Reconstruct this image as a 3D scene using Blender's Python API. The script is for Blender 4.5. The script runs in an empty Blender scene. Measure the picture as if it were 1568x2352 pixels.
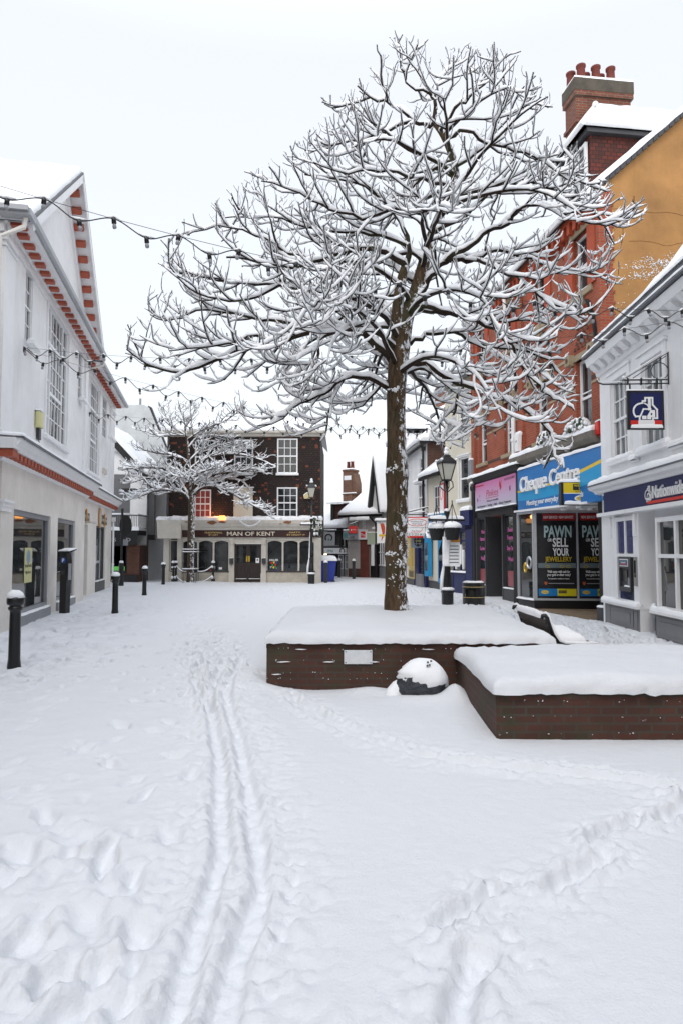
import bpy, math, random, time
import numpy as np
from mathutils import Vector, Matrix, noise
RAD = math.radians
rnd = random.Random(11)
scene = bpy.context.scene
COL = scene.collection
# ---------------------------------------------------------------- camera model (also used to measure the place)
F, CX, CY, HOR, EYE = 1568., 784., 1176., 1265., 1.7
TILT = math.atan((HOR - CY) / F)
def ray(px, py):
    u = (px - CX) / F; v = (CY - py) / F
    return (u, math.cos(TILT) - v * math.sin(TILT), math.sin(TILT) + v * math.cos(TILT))
def gnd(px, py, z=0.):
    d = ray(px, py); t = (z - EYE) / d[2]
    return (d[0] * t, d[1] * t)
def at(px, py, Y):
    d = ray(px, py); t = Y / d[1]
    return Vector((d[0] * t, Y, EYE + d[2] * t))
def proj(P):
    x, y, z = P[0], P[1], P[2] - EYE
    c, s = math.cos(TILT), math.sin(TILT)
    zc = y * c + z * s; yc = -y * s + z * c
    return (CX + F * x / zc, CY - F * yc / zc)
# ---------------------------------------------------------------- materials
def newmat(name, col=(.5, .5, .5), rough=.6, metal=0., spec=.5):
    m = bpy.data.materials.new(name); m.use_nodes = True
    nt = m.node_tree; b = nt.nodes['Principled BSDF']
    b.inputs['Base Color'].default_value = (*col, 1); b.inputs['Roughness'].default_value = rough
    b.inputs['Metallic'].default_value = metal; b.inputs['Specular IOR Level'].default_value = spec
    return m
class NT:
    def __init__(s, m): s.m = m; s.nt = m.node_tree; s.b = s.nt.nodes['Principled BSDF']
    def n(s, t, **kw):
        o = s.nt.nodes.new(t)
        for k, v in kw.items():
            if hasattr(o, k) and k not in o.inputs: setattr(o, k, v)
            else: o.inputs[k].default_value = v
        return o
    def l(s, a, b): s.nt.links.new(a, b)
    def obj(s): return s.n('ShaderNodeTexCoord').outputs['Object']
    def scale(s, vec, sc):
        m = s.n('ShaderNodeMapping'); m.inputs['Scale'].default_value = sc; s.l(vec, m.inputs['Vector']); return m.outputs[0]
    def noise(s, vec, scale, detail=4, rough=.6, dist=0.):
        o = s.n('ShaderNodeTexNoise'); o.inputs['Scale'].default_value = scale; o.inputs['Detail'].default_value = detail
        o.inputs['Roughness'].default_value = rough; o.inputs['Distortion'].default_value = dist; s.l(vec, o.inputs['Vector']); return o.outputs['Fac']
    def ramp(s, fac, stops):
        o = s.n('ShaderNodeValToRGB'); e = o.color_ramp.elements
        while len(e) < len(stops): e.new(.5)
        for i, (p, c) in enumerate(stops):
            e[i].position = p; e[i].color = (*c, 1) if len(c) == 3 else c
        s.l(fac, o.inputs[0]); return o.outputs[0]
    def mix(s, fac, a, b, mode='MIX'):
        o = s.n('ShaderNodeMix'); o.data_type = 'RGBA'; o.blend_type = mode
        for i, v in ((0, fac), (6, a), (7, b)):
            if hasattr(v, 'links'): s.l(v, o.inputs[i])
            elif i == 0: o.inputs[0].default_value = v
            else: o.inputs[i].default_value = (*v, 1)
        return o.outputs[2]
    def math(s, op, a, b=None):
        o = s.n('ShaderNodeMath'); o.operation = op
        for i, v in ((0, a), (1, b)):
            if v is None: continue
            if hasattr(v, 'links'): s.l(v, o.inputs[i])
            else: o.inputs[i].default_value = v
        return o.outputs[0]
    def bump(s, h, strength=.3, dist=.02):
        o = s.n('ShaderNodeBump'); o.inputs['Strength'].default_value = strength; o.inputs['Distance'].default_value = dist
        s.l(h, o.inputs['Height']); s.l(o.outputs[0], s.b.inputs['Normal'])
    def col(s, c): s.l(c, s.b.inputs['Base Color'])
    def rgh(s, c): s.l(c, s.b.inputs['Roughness'])
def mul(c, k): return tuple(min(1, x * k) for x in c)
def painted(name, col, rough=.6, var=.12, scale=1.5, bump=.15, bscale=40, streak=True):
    m = newmat(name, col, rough); t = NT(m); v = t.obj()
    n1 = t.noise(v, scale, 6, .65)
    c = t.mix(t.ramp(n1, [(.3, (0, 0, 0)), (.75, (1, 1, 1))]), mul(col, 1 - var), mul(col, 1 + var * .4))
    if streak:
        n2 = t.noise(t.scale(v, (5, 5, .35)), 1.3, 5, .7)
        c = t.mix(t.math('MULTIPLY', t.ramp(n2, [(.55, (0, 0, 0)), (.85, (1, 1, 1))]), .35), c, mul(col, .55))
    t.col(c); t.bump(t.noise(v, bscale, 3), bump, .01)
    return m
def snowmat(name, base=(.87, .88, .895)):
    m = newmat(name, base, .75, 0, .25); t = NT(m); v = t.obj()
    a = t.noise(v, 9, 5, .62); b = t.noise(v, 70, 3, .6)
    h = t.math('ADD', t.math('MULTIPLY', a, 1.0), t.math('MULTIPLY', b, .3))
    t.bump(h, .55, .022); return m
def brickmat(name, c1, c2, mort, bw=.225, bh=.075, snow=0., moss=0., rough=.85, ms=.012, spread=1.0, snowscale=(2.5, 2.5, 11)):
    m = newmat(name, c1, rough); t = NT(m); v = t.obj()
    sp = t.n('ShaderNodeSeparateXYZ'); t.l(v, sp.inputs[0])
    cb = t.n('ShaderNodeCombineXYZ'); t.l(t.math('ADD', sp.outputs[0], sp.outputs[1]), cb.inputs[0]); t.l(sp.outputs[2], cb.inputs[1])
    br = t.n('ShaderNodeTexBrick'); t.l(cb.outputs[0], br.inputs['Vector'])
    br.inputs['Scale'].default_value = 1; br.inputs['Brick Width'].default_value = bw; br.inputs['Row Height'].default_value = bh
    br.inputs['Mortar Size'].default_value = ms; br.inputs['Mortar Smooth'].default_value = .2; br.inputs['Bias'].default_value = 0
    br.inputs['Color1'].default_value = (*c1, 1); br.inputs['Color2'].default_value = (*c2, 1); br.inputs['Mortar'].default_value = (*mort, 1)
    c = br.outputs['Color']
    n = t.noise(v, 1.7, 6, .7)
    c = t.mix(t.ramp(n, [(.35, (0, 0, 0)), (.8, (.8, .8, .8))]), c, mul(c1, .45))
    if moss: c = t.mix(t.math('MULTIPLY', t.ramp(t.noise(v, 2.3, 5, .7), [(.5, (0, 0, 0)), (.7, (1, 1, 1))]), moss), c, (.035, .04, .018))
    if snow:
        s1 = t.noise(t.scale(v, snowscale), 1.6, 7, .72)
        f = t.ramp(s1, [(.735 - snow, (0, 0, 0)), (.765 - snow, (1, 1, 1))])
        c = t.mix(f, c, (.85, .87, .9))
    t.col(c); t.bump(br.outputs['Fac'], -.5, .012)
    return m
def glassmat(name, dark=(.012, .014, .016), rough=.03, light=None, sc=(1, 1, 1)):
    m = newmat(name, dark, rough, 0, .8); t = NT(m); v = t.obj()
    l = light or mul(dark, 3)
    n = t.noise(t.scale(v, sc), 1.4, 3, .5, .6)
    t.col(t.mix(t.ramp(n, [(.4, (0, 0, 0)), (.7, (1, 1, 1))]), dark, l))
    t.bump(t.noise(v, 1.1, 1), .03, .05)
    return m
M = {}
M['snow'] = snowmat('snow')
M['snow_ground'] = snowmat('snow_ground', (.69, .705, .73))
M['white'] = painted('white_paint', (.83, .83, .835), .5, .06, 2, .05)
M['whitewall'] = painted('white_render', (.85, .85, .85), .75, .13, .8, .3)
M['cream'] = painted('cream_render', (.78, .745, .69), .75, .2, .7, .3)
M['creamwall'] = painted('cream_wall', (.66, .61, .5), .75, .08, .8, .2)
M['creampaint'] = painted('cream_paint', (.6, .56, .49), .55, .14, 3, .1)
M['terracotta'] = painted('terracotta', (.42, .09, .045), .6, .2, 6, .2)
M['lead'] = painted('lead', (.11, .115, .13), .55, .2, 3, .1)
M['grey'] = painted('grey_paint', (.25, .26, .28), .5, .1, 3, .05)
M['lightgrey'] = painted('light_grey_paint', (.42, .43, .45), .5, .08, 3, .05)
M['riser'] = painted('riser_grey', (.2, .2, .21), .5, .12, 3, .08)
M['darkgrey'] = painted('dark_grey', (.045, .046, .05), .45, .2, 3, .05)
M['black'] = painted('black_paint', (.012, .012, .013), .3, .3, 5, .08, 60, False)
M['blackmat'] = painted('black_matt', (.012, .012, .012), .7, .3, 5, .1, 60, False)
M['iron'] = painted('cast_iron', (.011, .012, .013), .32, .3, 8, .15, 90, False)
M['navy'] = painted('navy_paint', (.016, .024, .10), .4, .2, 2, .05)
M['navysign'] = newmat('navy_sign', (.011, .015, .085), .5, 0, .3)
M['red'] = newmat('red_plastic', (.62, .02, .012), .35)
M['yellow'] = newmat('yellow_plastic', (.75, .55, .012), .4)
M['gold'] = newmat('gold_letters', (.72, .52, .2), .4)
M['brass'] = newmat('brass', (.75, .5, .08), .3, .8)
M['ltr'] = newmat('white_letters', (.85, .85, .85), .4)
M['blk'] = newmat('black_letters', (.015, .015, .015), .5)
M['glass'] = glassmat('window_glass', light=(.05, .055, .06))
M['shopglass'] = glassmat('shop_glass', (.016, .018, .02), .02, (.045, .05, .05))
M['greyglass'] = glassmat('pale_glass', (.07, .08, .085), .04, (.2, .22, .23))
M['oak'] = painted('dark_door', (.03, .018, .014), .45, .25, 4, .1)
M['redbrick'] = brickmat('red_brick', (.42, .075, .025), (.31, .05, .02), (.27, .15, .1), snow=0)
M['redplain'] = painted('red_rubbed_brick', (.42, .07, .025), .8, .2, 4, .2)
M['chimneybrick'] = brickmat('chimney_brick', (.24, .06, .03), (.13, .045, .03), (.2, .15, .11), snow=.02)
M['planterbrick'] = brickmat('planter_brick', (.092, .031, .019), (.055, .025, .017), (.06, .048, .036), moss=.85, snow=.045, rough=.8, snowscale=(3.2, 3.2, 9))
M['copingbrick'] = brickmat('coping_brick', (.095, .032, .02), (.06, .028, .019), (.05, .04, .03), .115, .2, moss=.7, snow=.03)
M['brownbrick'] = brickmat('brown_brick', (.11, .04, .022), (.07, .03, .02), (.09, .07, .06))
M['tile'] = brickmat('hung_tiles', (.022, .014, .012), (.045, .018, .012), (.006, .005, .005), .17, .115, snow=.085, ms=.02, snowscale=(2.2, 2.2, 20))
M['stone'] = painted('sandstone', (.36, .29, .19), .8, .25, 3, .3)
M['greystone'] = painted('stone_ledge', (.2, .18, .15), .85, .3, 2.5, .4)
M['bluebrick'] = painted('blue_brick', (.04, .04, .05), .7, .3, 5, .2)
M['orange'] = painted('orange_render', (.47, .24, .08), .85, .4, .55, .5)
M['greyrender'] = painted('grey_render', (.17, .17, .175), .85, .12, .8, .2)
M['pinkish'] = painted('pink_grey_render', (.46, .41, .38), .8, .1, 1, .2)
M['timber'] = painted('black_timber', (.015, .014, .013), .7, .3, 4, .2)
M['chimneypot'] = painted('chimney_pot', (.17, .032, .02), .75, .3, 5, .2)
M['bluebin'] = newmat('blue_plastic', (.02, .04, .3), .4)
M['skyblue'] = newmat('sky_blue_paint', (.02, .25, .5), .4)
M['softyellow'] = painted('yellow_paint', (.6, .45, .16), .5, .1, 3, .05)
M['cheque'] = newmat('blue_sign', (.012, .17, .47), .35)
M['chequedark'] = newmat('blue_sign_side', (.008, .10, .33), .35)
M['chequelight'] = newmat('light_blue_sign', (.012, .32, .62), .35)
M['signyellow'] = newmat('sign_yellow', (.75, .52, .03), .4)
M['wood'] = painted('bench_wood', (.05, .028, .018), .6, .3, 8, .15)
M['bag'] = newmat('black_bag', (.035, .04, .05), .28)
t = NT(M['bag']); t.bump(t.noise(t.scale(t.obj(), (6, 6, 14)), 1.5, 5, .6, 1.2), 1.0, .06)
M['slab'] = painted('door_step', (.22, .16, .1), .9, .3, 3, .3)
def glowmat(name, col, e, base=None):
    m = newmat(name, base or col, .4); b = m.node_tree.nodes['Principled BSDF']
    b.inputs['Emission Color'].default_value = (*col, 1); b.inputs['Emission Strength'].default_value = e
    return m
M['lampglow'] = glowmat('lit_lamp', (1, .42, .1), 2.2)
M['curtain'] = glowmat('lit_curtain', (1., .13, .08), .03, (.22, .045, .04))
M['shoplight'] = glowmat('shop_light', (1, .8, .45), 2.5)
M['frost'] = newmat('frosted_glass', (.5, .49, .42), .35)
# pub tiles: scattered orange replacements
def tile_extra():
    t = NT(M['tile']); cur = t.b.inputs['Base Color'].links[0].from_socket
    v = t.obj(); sp = t.n('ShaderNodeSeparateXYZ'); t.l(v, sp.inputs[0])
    cb = t.n('ShaderNodeCombineXYZ')
    t.l(t.math('FLOOR', t.math('DIVIDE', t.math('ADD', sp.outputs[0], sp.outputs[1]), .17)), cb.inputs[0])
    t.l(t.math('FLOOR', t.math('DIVIDE', sp.outputs[2], .115)), cb.inputs[1])
    w = t.n('ShaderNodeTexWhiteNoise'); w.noise_dimensions = '2D'; t.l(cb.outputs[0], w.inputs['Vector'])
    n = t.noise(v, 1.1, 2)
    f = t.math('GREATER_THAN', t.math('ADD', w.outputs['Value'], t.math('MULTIPLY', n, .5)), 1.2)
    t.col(t.mix(f, cur, (.15, .045, .02)))
tile_extra()
# bark with snow blown on one side
def barkmat(name, snowy, base=(.088, .058, .034)):
    m = newmat(name, base, .9, 0, .2); t = NT(m); v = t.obj()
    w = t.noise(t.scale(v, (14, 14, 2.2)), 1.6, 7, .7, .8)
    c = t.mix(t.ramp(w, [(.35, (0, 0, 0)), (.65, (1, 1, 1))]), mul(base, .4), mul(base, 1.5))
    c = t.mix(t.math('MULTIPLY', t.ramp(t.noise(v, 1.6, 4), [(.5, (0, 0, 0)), (.65, (1, 1, 1))]), .75), c, (.05, .052, .026))
    if snowy:
        g = t.n('ShaderNodeNewGeometry'); d = t.n('ShaderNodeVectorMath'); d.operation = 'DOT_PRODUCT'
        t.l(g.outputs['Normal'], d.inputs[0]); d.inputs[1].default_value = (.85, -.3, .45)
        s = t.noise(t.scale(v, (9, 9, 5)), 1.5, 7, .75)
        f = t.math('ADD', s, t.math('MULTIPLY', d.outputs['Value'], .16))
        c = t.mix(t.ramp(f, [(.635, (0, 0, 0)), (.665, (1, 1, 1))]), c, (.85, .87, .9))
    t.col(c); t.bump(w, .9, .03)
    return m
M['bark'] = barkmat('bark_trunk', True); M['bark2'] = barkmat('bark_limb', False, (.034, .022, .016)); M['bark3'] = barkmat('bark_small', True, (.07, .05, .036))
# ---------------------------------------------------------------- mesh builder
class MB:
    def __init__(s): s.v = []; s.f = []; s.sm = False
    def quad(s, a, b, c, d):
        i = len(s.v); s.v += [tuple(a), tuple(b), tuple(c), tuple(d)]; s.f.append((i, i + 1, i + 2, i + 3)); return s
    def box(s, x0, x1, y0, y1, z0, z1):
        i = len(s.v)
        s.v += [(x0, y0, z0), (x1, y0, z0), (x1, y1, z0), (x0, y1, z0), (x0, y0, z1), (x1, y0, z1), (x1, y1, z1), (x0, y1, z1)]
        for q in ((0, 1, 5, 4), (1, 2, 6, 5), (2, 3, 7, 6), (3, 0, 4, 7), (4, 5, 6, 7), (3, 2, 1, 0)): s.f.append(tuple(i + k for k in q))
        return s
    def bevbox(s, x0, x1, y0, y1, z0, z1, b=.015):      # box with chamfered vertical and top edges
        pl = [(x0 + b, y0), (x1 - b, y0), (x1, y0 + b), (x1, y1 - b), (x1 - b, y1), (x0 + b, y1), (x0, y1 - b), (x0, y0 + b)]
        pin = [(min(max(x, x0 + b), x1 - b), min(max(y, y0 + b), y1 - b)) for x, y in pl]
        i = len(s.v); s.v += [(x, y, z0) for x, y in pl] + [(x, y, z1 - b) for x, y in pl] + [(x, y, z1) for x, y in pin]
        for r in (0, 8):
            for k in range(8): s.f.append((i + r + k, i + r + (k + 1) % 8, i + r + 8 + (k + 1) % 8, i + r + 8 + k))
        s.f.append(tuple(i + 16 + k for k in range(8))); s.f.append(tuple(i + 7 - k for k in range(8))); return s
    def prism(s, poly, y0, y1):                         # polygon in x-z, extruded in y
        n = len(poly); i = len(s.v)
        s.v += [(x, y0, z) for x, z in poly] + [(x, y1, z) for x, z in poly]
        s.f.append(tuple(range(i, i + n))); s.f.append(tuple(range(i + 2 * n - 1, i + n - 1, -1)))
        for k in range(n): s.f.append((i + k, i + n + k, i + n + (k + 1) % n, i + (k + 1) % n))
        return s
    def xprism(s, poly, x0, x1):                        # profile in y-z, extruded in x
        n = len(poly); i = len(s.v)
        s.v += [(x0, y, z) for y, z in poly] + [(x1, y, z) for y, z in poly]
        s.f.append(tuple(range(i, i + n))); s.f.append(tuple(range(i + 2 * n - 1, i + n - 1, -1)))
        for k in range(n): s.f.append((i + k, i + n + k, i + n + (k + 1) % n, i + (k + 1) % n))
        return s
    def zprism(s, poly, z0, z1):
        n = len(poly); i = len(s.v)
        s.v += [(x, y, z0) for x, y in poly] + [(x, y, z1) for x, y in poly]
        s.f.append(tuple(range(i + n - 1, i - 1, -1))); s.f.append(tuple(range(i + n, i + 2 * n)))
        for k in range(n): s.f.append((i + k, i + (k + 1) % n, i + n + (k + 1) % n, i + n + k))
        return s
    def tube(s, pts, r, k=6, cap=True, rings=None):
        pts = [Vector(p) for p in pts]; n = len(pts)
        rr = r if isinstance(r, (list, tuple)) else [r] * n
        base = len(s.v); nrm = None
        for j in range(n):
            tg = (pts[min(j + 1, n - 1)] - pts[max(j - 1, 0)]); tg = tg.normalized() if tg.length > 1e-9 else Vector((0, 0, 1))
            if nrm is None: nrm = tg.orthogonal().normalized()
            else:
                nrm = nrm - tg * nrm.dot(tg); nrm = nrm.normalized() if nrm.length > 1e-6 else tg.orthogonal().normalized()
            bn = tg.cross(nrm)
            for a in range(k):
                an = 2 * math.pi * a / k; q = pts[j] + (nrm * math.cos(an) + bn * math.sin(an)) * rr[j]; s.v.append((q.x, q.y, q.z))
        for j in range(n - 1):
            for a in range(k):
                b0 = base + j * k; s.f.append((b0 + a, b0 + (a + 1) % k, b0 + k + (a + 1) % k, b0 + k + a))
        if cap:
            s.f.append(tuple(base + k - 1 - a for a in range(k))); s.f.append(tuple(base + (n - 1) * k + a for a in range(k)))
        return s
    def lathe(s, prof, c=(0, 0, 0), k=16, sq=None):
        base = len(s.v); n = len(prof)
        for r, z in prof:
            for a in range(k):
                an = 2 * math.pi * (a + .5) / k; s.v.append((c[0] + r * math.cos(an), c[1] + r * math.sin(an), c[2] + z))
        for j in range(n - 1):
            for a in range(k):
                b0 = base + j * k; s.f.append((b0 + a, b0 + (a + 1) % k, b0 + k + (a + 1) % k, b0 + k + a))
        s.f.append(tuple(base + k - 1 - a for a in range(k))); s.f.append(tuple(base + (n - 1) * k + a for a in range(k))); return s
    def ball(s, c, r, k=8, m=5, sz=1., jit=0.):
        base = len(s.v)
        for j in range(m + 1):
            th = math.pi * j / m
            for a in range(k):
                an = 2 * math.pi * a / k; q = 1 + jit * rnd.uniform(-1, 1)
                s.v.append((c[0] + r * q * math.sin(th) * math.cos(an), c[1] + r * q * math.sin(th) * math.sin(an), c[2] - r * q * sz * math.cos(th)))
        for j in range(m):
            for a in range(k): s.f.append((base + j * k + a, base + j * k + (a + 1) % k, base + (j + 1) * k + (a + 1) % k, base + (j + 1) * k + a))
        return s
    def stroke(s, pts, w, y0, y1, closed=False):        # flat band along a polyline in x-z
        P = list(pts) + ([pts[0]] if closed else [])
        for (x0, z0), (x1, z1) in zip(P[:-1], P[1:]):
            dx, dz = x1 - x0, z1 - z0; L = math.hypot(dx, dz) or 1; ex, ez = dx / L * w / 2, dz / L * w / 2
            s.prism([(x0 - ex + ez, z0 - ez - ex), (x1 + ex + ez, z1 + ez - ex), (x1 + ex - ez, z1 + ez + ex), (x0 - ex - ez, z0 - ez + ex)], y0 + rnd.uniform(0, .0008), y1)
        return s
    def build(s, name, mat, parent=None, smooth=False, loc=None, rot=None):
        me = bpy.data.meshes.new(name); me.from_pydata(s.v, [], s.f); me.update()
        if smooth: me.polygons.foreach_set('use_smooth', [True] * len(me.polygons))
        me.materials.append(M[mat] if isinstance(mat, str) else mat)
        o = bpy.data.objects.new(name, me); COL.objects.link(o)
        if parent is not None: o.parent = parent
        if loc is not None: o.location = loc
        if rot is not None: o.rotation_euler = rot
        return o
def build_each(mb, name, mat, parent, smooth=False):
    """one object per separate piece"""
    par = list(range(len(mb.v)))
    def fd(i):
        while par[i] != i: par[i] = par[par[i]]; i = par[i]
        return i
    for f in mb.f:
        for q in f[1:]: par[fd(q)] = fd(f[0])
    grp = {}
    for f in mb.f: grp.setdefault(fd(f[0]), []).append(f)
    for fs in grp.values():
        ids = sorted({q for f in fs for q in f}); mp = {q: i for i, q in enumerate(ids)}; s = MB(); s.v = [mb.v[q] for q in ids]; s.f = [tuple(mp[q] for q in f) for f in fs]; s.build(name, mat, parent, smooth)
def tag(o, label=None, cat=None, group=None, kind=None):
    if label: o['label'] = label
    if cat: o['category'] = cat
    if group: o['group'] = group
    if kind: o['kind'] = kind
    return o
def empty(name, loc, rz, label, cat, group=None):
    o = bpy.data.objects.new(name, None); COL.objects.link(o); o.location = loc; o.rotation_euler = (0, 0, rz); o.empty_display_size = .2
    return tag(o, label, cat, group)
KIDS = {}
def copy_tree(o, parent=None):
    c = o.copy(); COL.objects.link(c)
    if parent is not None: c.parent = parent
    for ch in list(o.children): copy_tree(ch, c)
    return c
# ---------------------------------------------------------------- snow lying on a four-cornered surface
def snow_quad(mb, P0, P1, P2, P3, h, N=(0, 0, 1), r=.07, step=.1, open_=(0, 0, 0, 0), wob=.02, nz=.25, ns=2.2):
    """P0->P1 is u, P0->P3 is v; open_ = (u0, u1, v0, v1) edges that run on (no rounding)"""
    P0, P1, P2, P3 = map(Vector, (P0, P1, P2, P3)); N = Vector(N).normalized()
    lu = max((P1 - P0).length, (P2 - P3).length); lv = max((P3 - P0).length, (P2 - P1).length)
    def axis(l, o0, o1):
        rr = min(r, l * .49); a = [0, rr * .08, rr * .25, rr * .55, rr] if not o0 else [0]
        b = [l - rr, l - rr * .55, l - rr * .25, l - rr * .08, l] if not o1 else [l]
        n = max(1, int((b[0] - a[-1]) / step)); mid = [a[-1] + (b[0] - a[-1]) * i / n for i in range(1, n)]
        return a + mid + b
    us = axis(lu, open_[0], open_[1]); vs = axis(lv, open_[2], open_[3])
    base = len(mb.v); W = len(us)
    for v in vs:
        for u in us:
            a, b = u / lu, v / lv
            p = P0 * (1 - a) * (1 - b) + P1 * a * (1 - b) + P2 * a * b + P3 * (1 - a) * b
            d = 9.
            if not open_[0]: d = min(d, u)
            if not open_[1]: d = min(d, lu - u)
            if not open_[2]: d = min(d, v)
            if not open_[3]: d = min(d, lv - v)
            q = min(d / r, 1.); k = math.sqrt(max(0, 1 - (1 - q) ** 2))
            nn = noise.noise(p * ns); n2 = noise.noise(p * ns * 3.3 + Vector((5, 1, 9)))
            hh = h * k * (1 + nz * nn + nz * .45 * n2)
            w = Vector((noise.noise(p * 3 + Vector((9, 0, 0))), noise.noise(p * 3 + Vector((0, 7, 0))), 0)) * wob
            e = p + N * hh + w; mb.v.append((e.x, e.y, e.z))
    for j in range(len(vs) - 1):
        for i in range(W - 1): b0 = base + j * W + i; mb.f.append((b0, b0 + 1, b0 + W + 1, b0 + W))
    # skirts closing down to the surface
    H = len(vs); ring = [i for i in range(W)] + [j * W + W - 1 for j in range(1, H)] + [(H - 1) * W + i for i in range(W - 2, -1, -1)] + [j * W for j in range(H - 2, 0, -1)]
    b2 = len(mb.v)
    for q in ring:
        x, y, z = mb.v[base + q]; e = Vector((x, y, z)) - N * (.004 + h * .02); mb.v.append((e.x, e.y, e.z))
    n = len(ring)
    for k in range(n): mb.f.append((base + ring[k], b2 + k, b2 + (k + 1) % n, base + ring[(k + 1) % n]))
    return mb
def ledge_snow(root, x0, x1, y0, y1, z, h, back=True, name='snow_cap', r=.06, step=.12, **kw):
    mb = MB(); snow_quad(mb, (x0, y0, z), (x1, y0, z), (x1, y1, z), (x0, y1, z), h, r=r, step=step, open_=(0, 0, 0, 1 if back else 0), **kw)
    return mb.build(name, 'snow', root, True)
# ---------------------------------------------------------------- lettering
_TX = {}
def text(root, s, x, z, y, h, mat, width=None, ext=.006, shear=0., bold=0., anchor='l', name='lettering', rot=None, arc=None):
    key = (s, shear, bold)
    if key not in _TX:
        cu = bpy.data.curves.new('lettering', 'FONT'); cu.body = s; cu.size = 1; cu.shear = shear; cu.offset = bold; cu.resolution_u = 3; cu.extrude = .5
        ob = bpy.data.objects.new('lettering', cu); COL.objects.link(ob)
        dg = bpy.context.evaluated_depsgraph_get(); me = bpy.data.meshes.new_from_object(ob.evaluated_get(dg))
        bpy.data.objects.remove(ob); n = len(me.vertices); a = np.zeros(n * 3); me.vertices.foreach_get('co', a); a = a.reshape(-1, 3)
        fs = [tuple(p.vertices) for p in me.polygons]; bpy.data.meshes.remove(me); _TX[key] = (a, fs)
    a, fs = _TX[key]; a = a.copy()
    sc = h / .73; x0, x1 = a[:, 0].min(), a[:, 0].max(); sx = sc if width is None else width / (x1 - x0)
    a[:, 0] = (a[:, 0] - x0) * sx; a[:, 1] *= sc
    W = a[:, 0].max()
    if anchor == 'c': a[:, 0] -= W / 2
    if anchor == 'r': a[:, 0] -= W
    mb = MB()
    if rot is not None: 
        c_, s_ = math.cos(rot), math.sin(rot); X = a[:, 0] * c_ - a[:, 1] * s_; Z = a[:, 0] * s_ + a[:, 1] * c_
    else: X, Z = a[:, 0], a[:, 1]
    mb.v = [(x + X[i], y - (a[i, 2] + .5) * ext, z + Z[i]) for i in range(len(a))]; mb.f = fs
    return mb.build(name, mat, root)
# ---------------------------------------------------------------- facades: local x along the wall, y into it, z up
class Fac:
    def __init__(s, name, A, B, label, cat='building', group=None):
        s.A = A; dx, dy = B[0] - A[0], B[1] - A[1]; s.w = math.hypot(dx, dy); s.u = (dx / s.w, dy / s.w); s.nv = (s.u[1], -s.u[0])
        s.rz = math.atan2(dy, dx); s.root = empty(name, (A[0], A[1], 0), s.rz, label, cat, group)
    def sz(s, px, py, out=0.):
        d = ray(px, py); ax = s.A[0] + s.nv[0] * out; ay = s.A[1] + s.nv[1] * out
        den = d[0] * s.nv[0] + d[1] * s.nv[1]; t = (ax * s.nv[0] + ay * s.nv[1]) / den
        return ((d[0] * t - ax) * s.u[0] + (d[1] * t - ay) * s.u[1], EYE + d[2] * t)
    def world(s, x, y, z):
        return Vector((s.A[0] + s.u[0] * x - s.nv[0] * y, s.A[1] + s.u[1] * x - s.nv[1] * y, z))
    def thing(s, name, x, y, z, label, cat, group=None, rz=0.):
        p = s.world(x, y, z); return empty(name, p, s.rz + rz, label, cat, group)
def wall_holes(mb, x0, x1, z0, z1, holes, y=0., dep=.15):
    xs = sorted({x0, x1, *[h[0] for h in holes], *[h[1] for h in holes]}); zs = sorted({z0, z1, *[h[2] for h in holes], *[h[3] for h in holes]})
    xs = [x for x in xs if x0 <= x <= x1]; zs = [z for z in zs if z0 <= z <= z1]
    for a, b in zip(xs[:-1], xs[1:]):
        for c, d in zip(zs[:-1], zs[1:]):
            mx, mz = (a + b) / 2, (c + d) / 2
            if any(h[0] < mx < h[1] and h[2] < mz < h[3] for h in holes): continue
            mb.quad((a, y, c), (b, y, c), (b, y, d), (a, y, d))
    for h in holes:
        a, b, c, d = h; mb.quad((a, y, c), (a, y, d), (a, y + dep, d), (a, y + dep, c)); mb.quad((b, y, d), (b, y, c), (b, y + dep, c), (b, y + dep, d))
        mb.quad((a, y, d), (b, y, d), (b, y + dep, d), (a, y + dep, d)); mb.quad((b, y, c), (a, y, c), (a, y + dep, c), (b, y + dep, c))
    return mb
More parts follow.
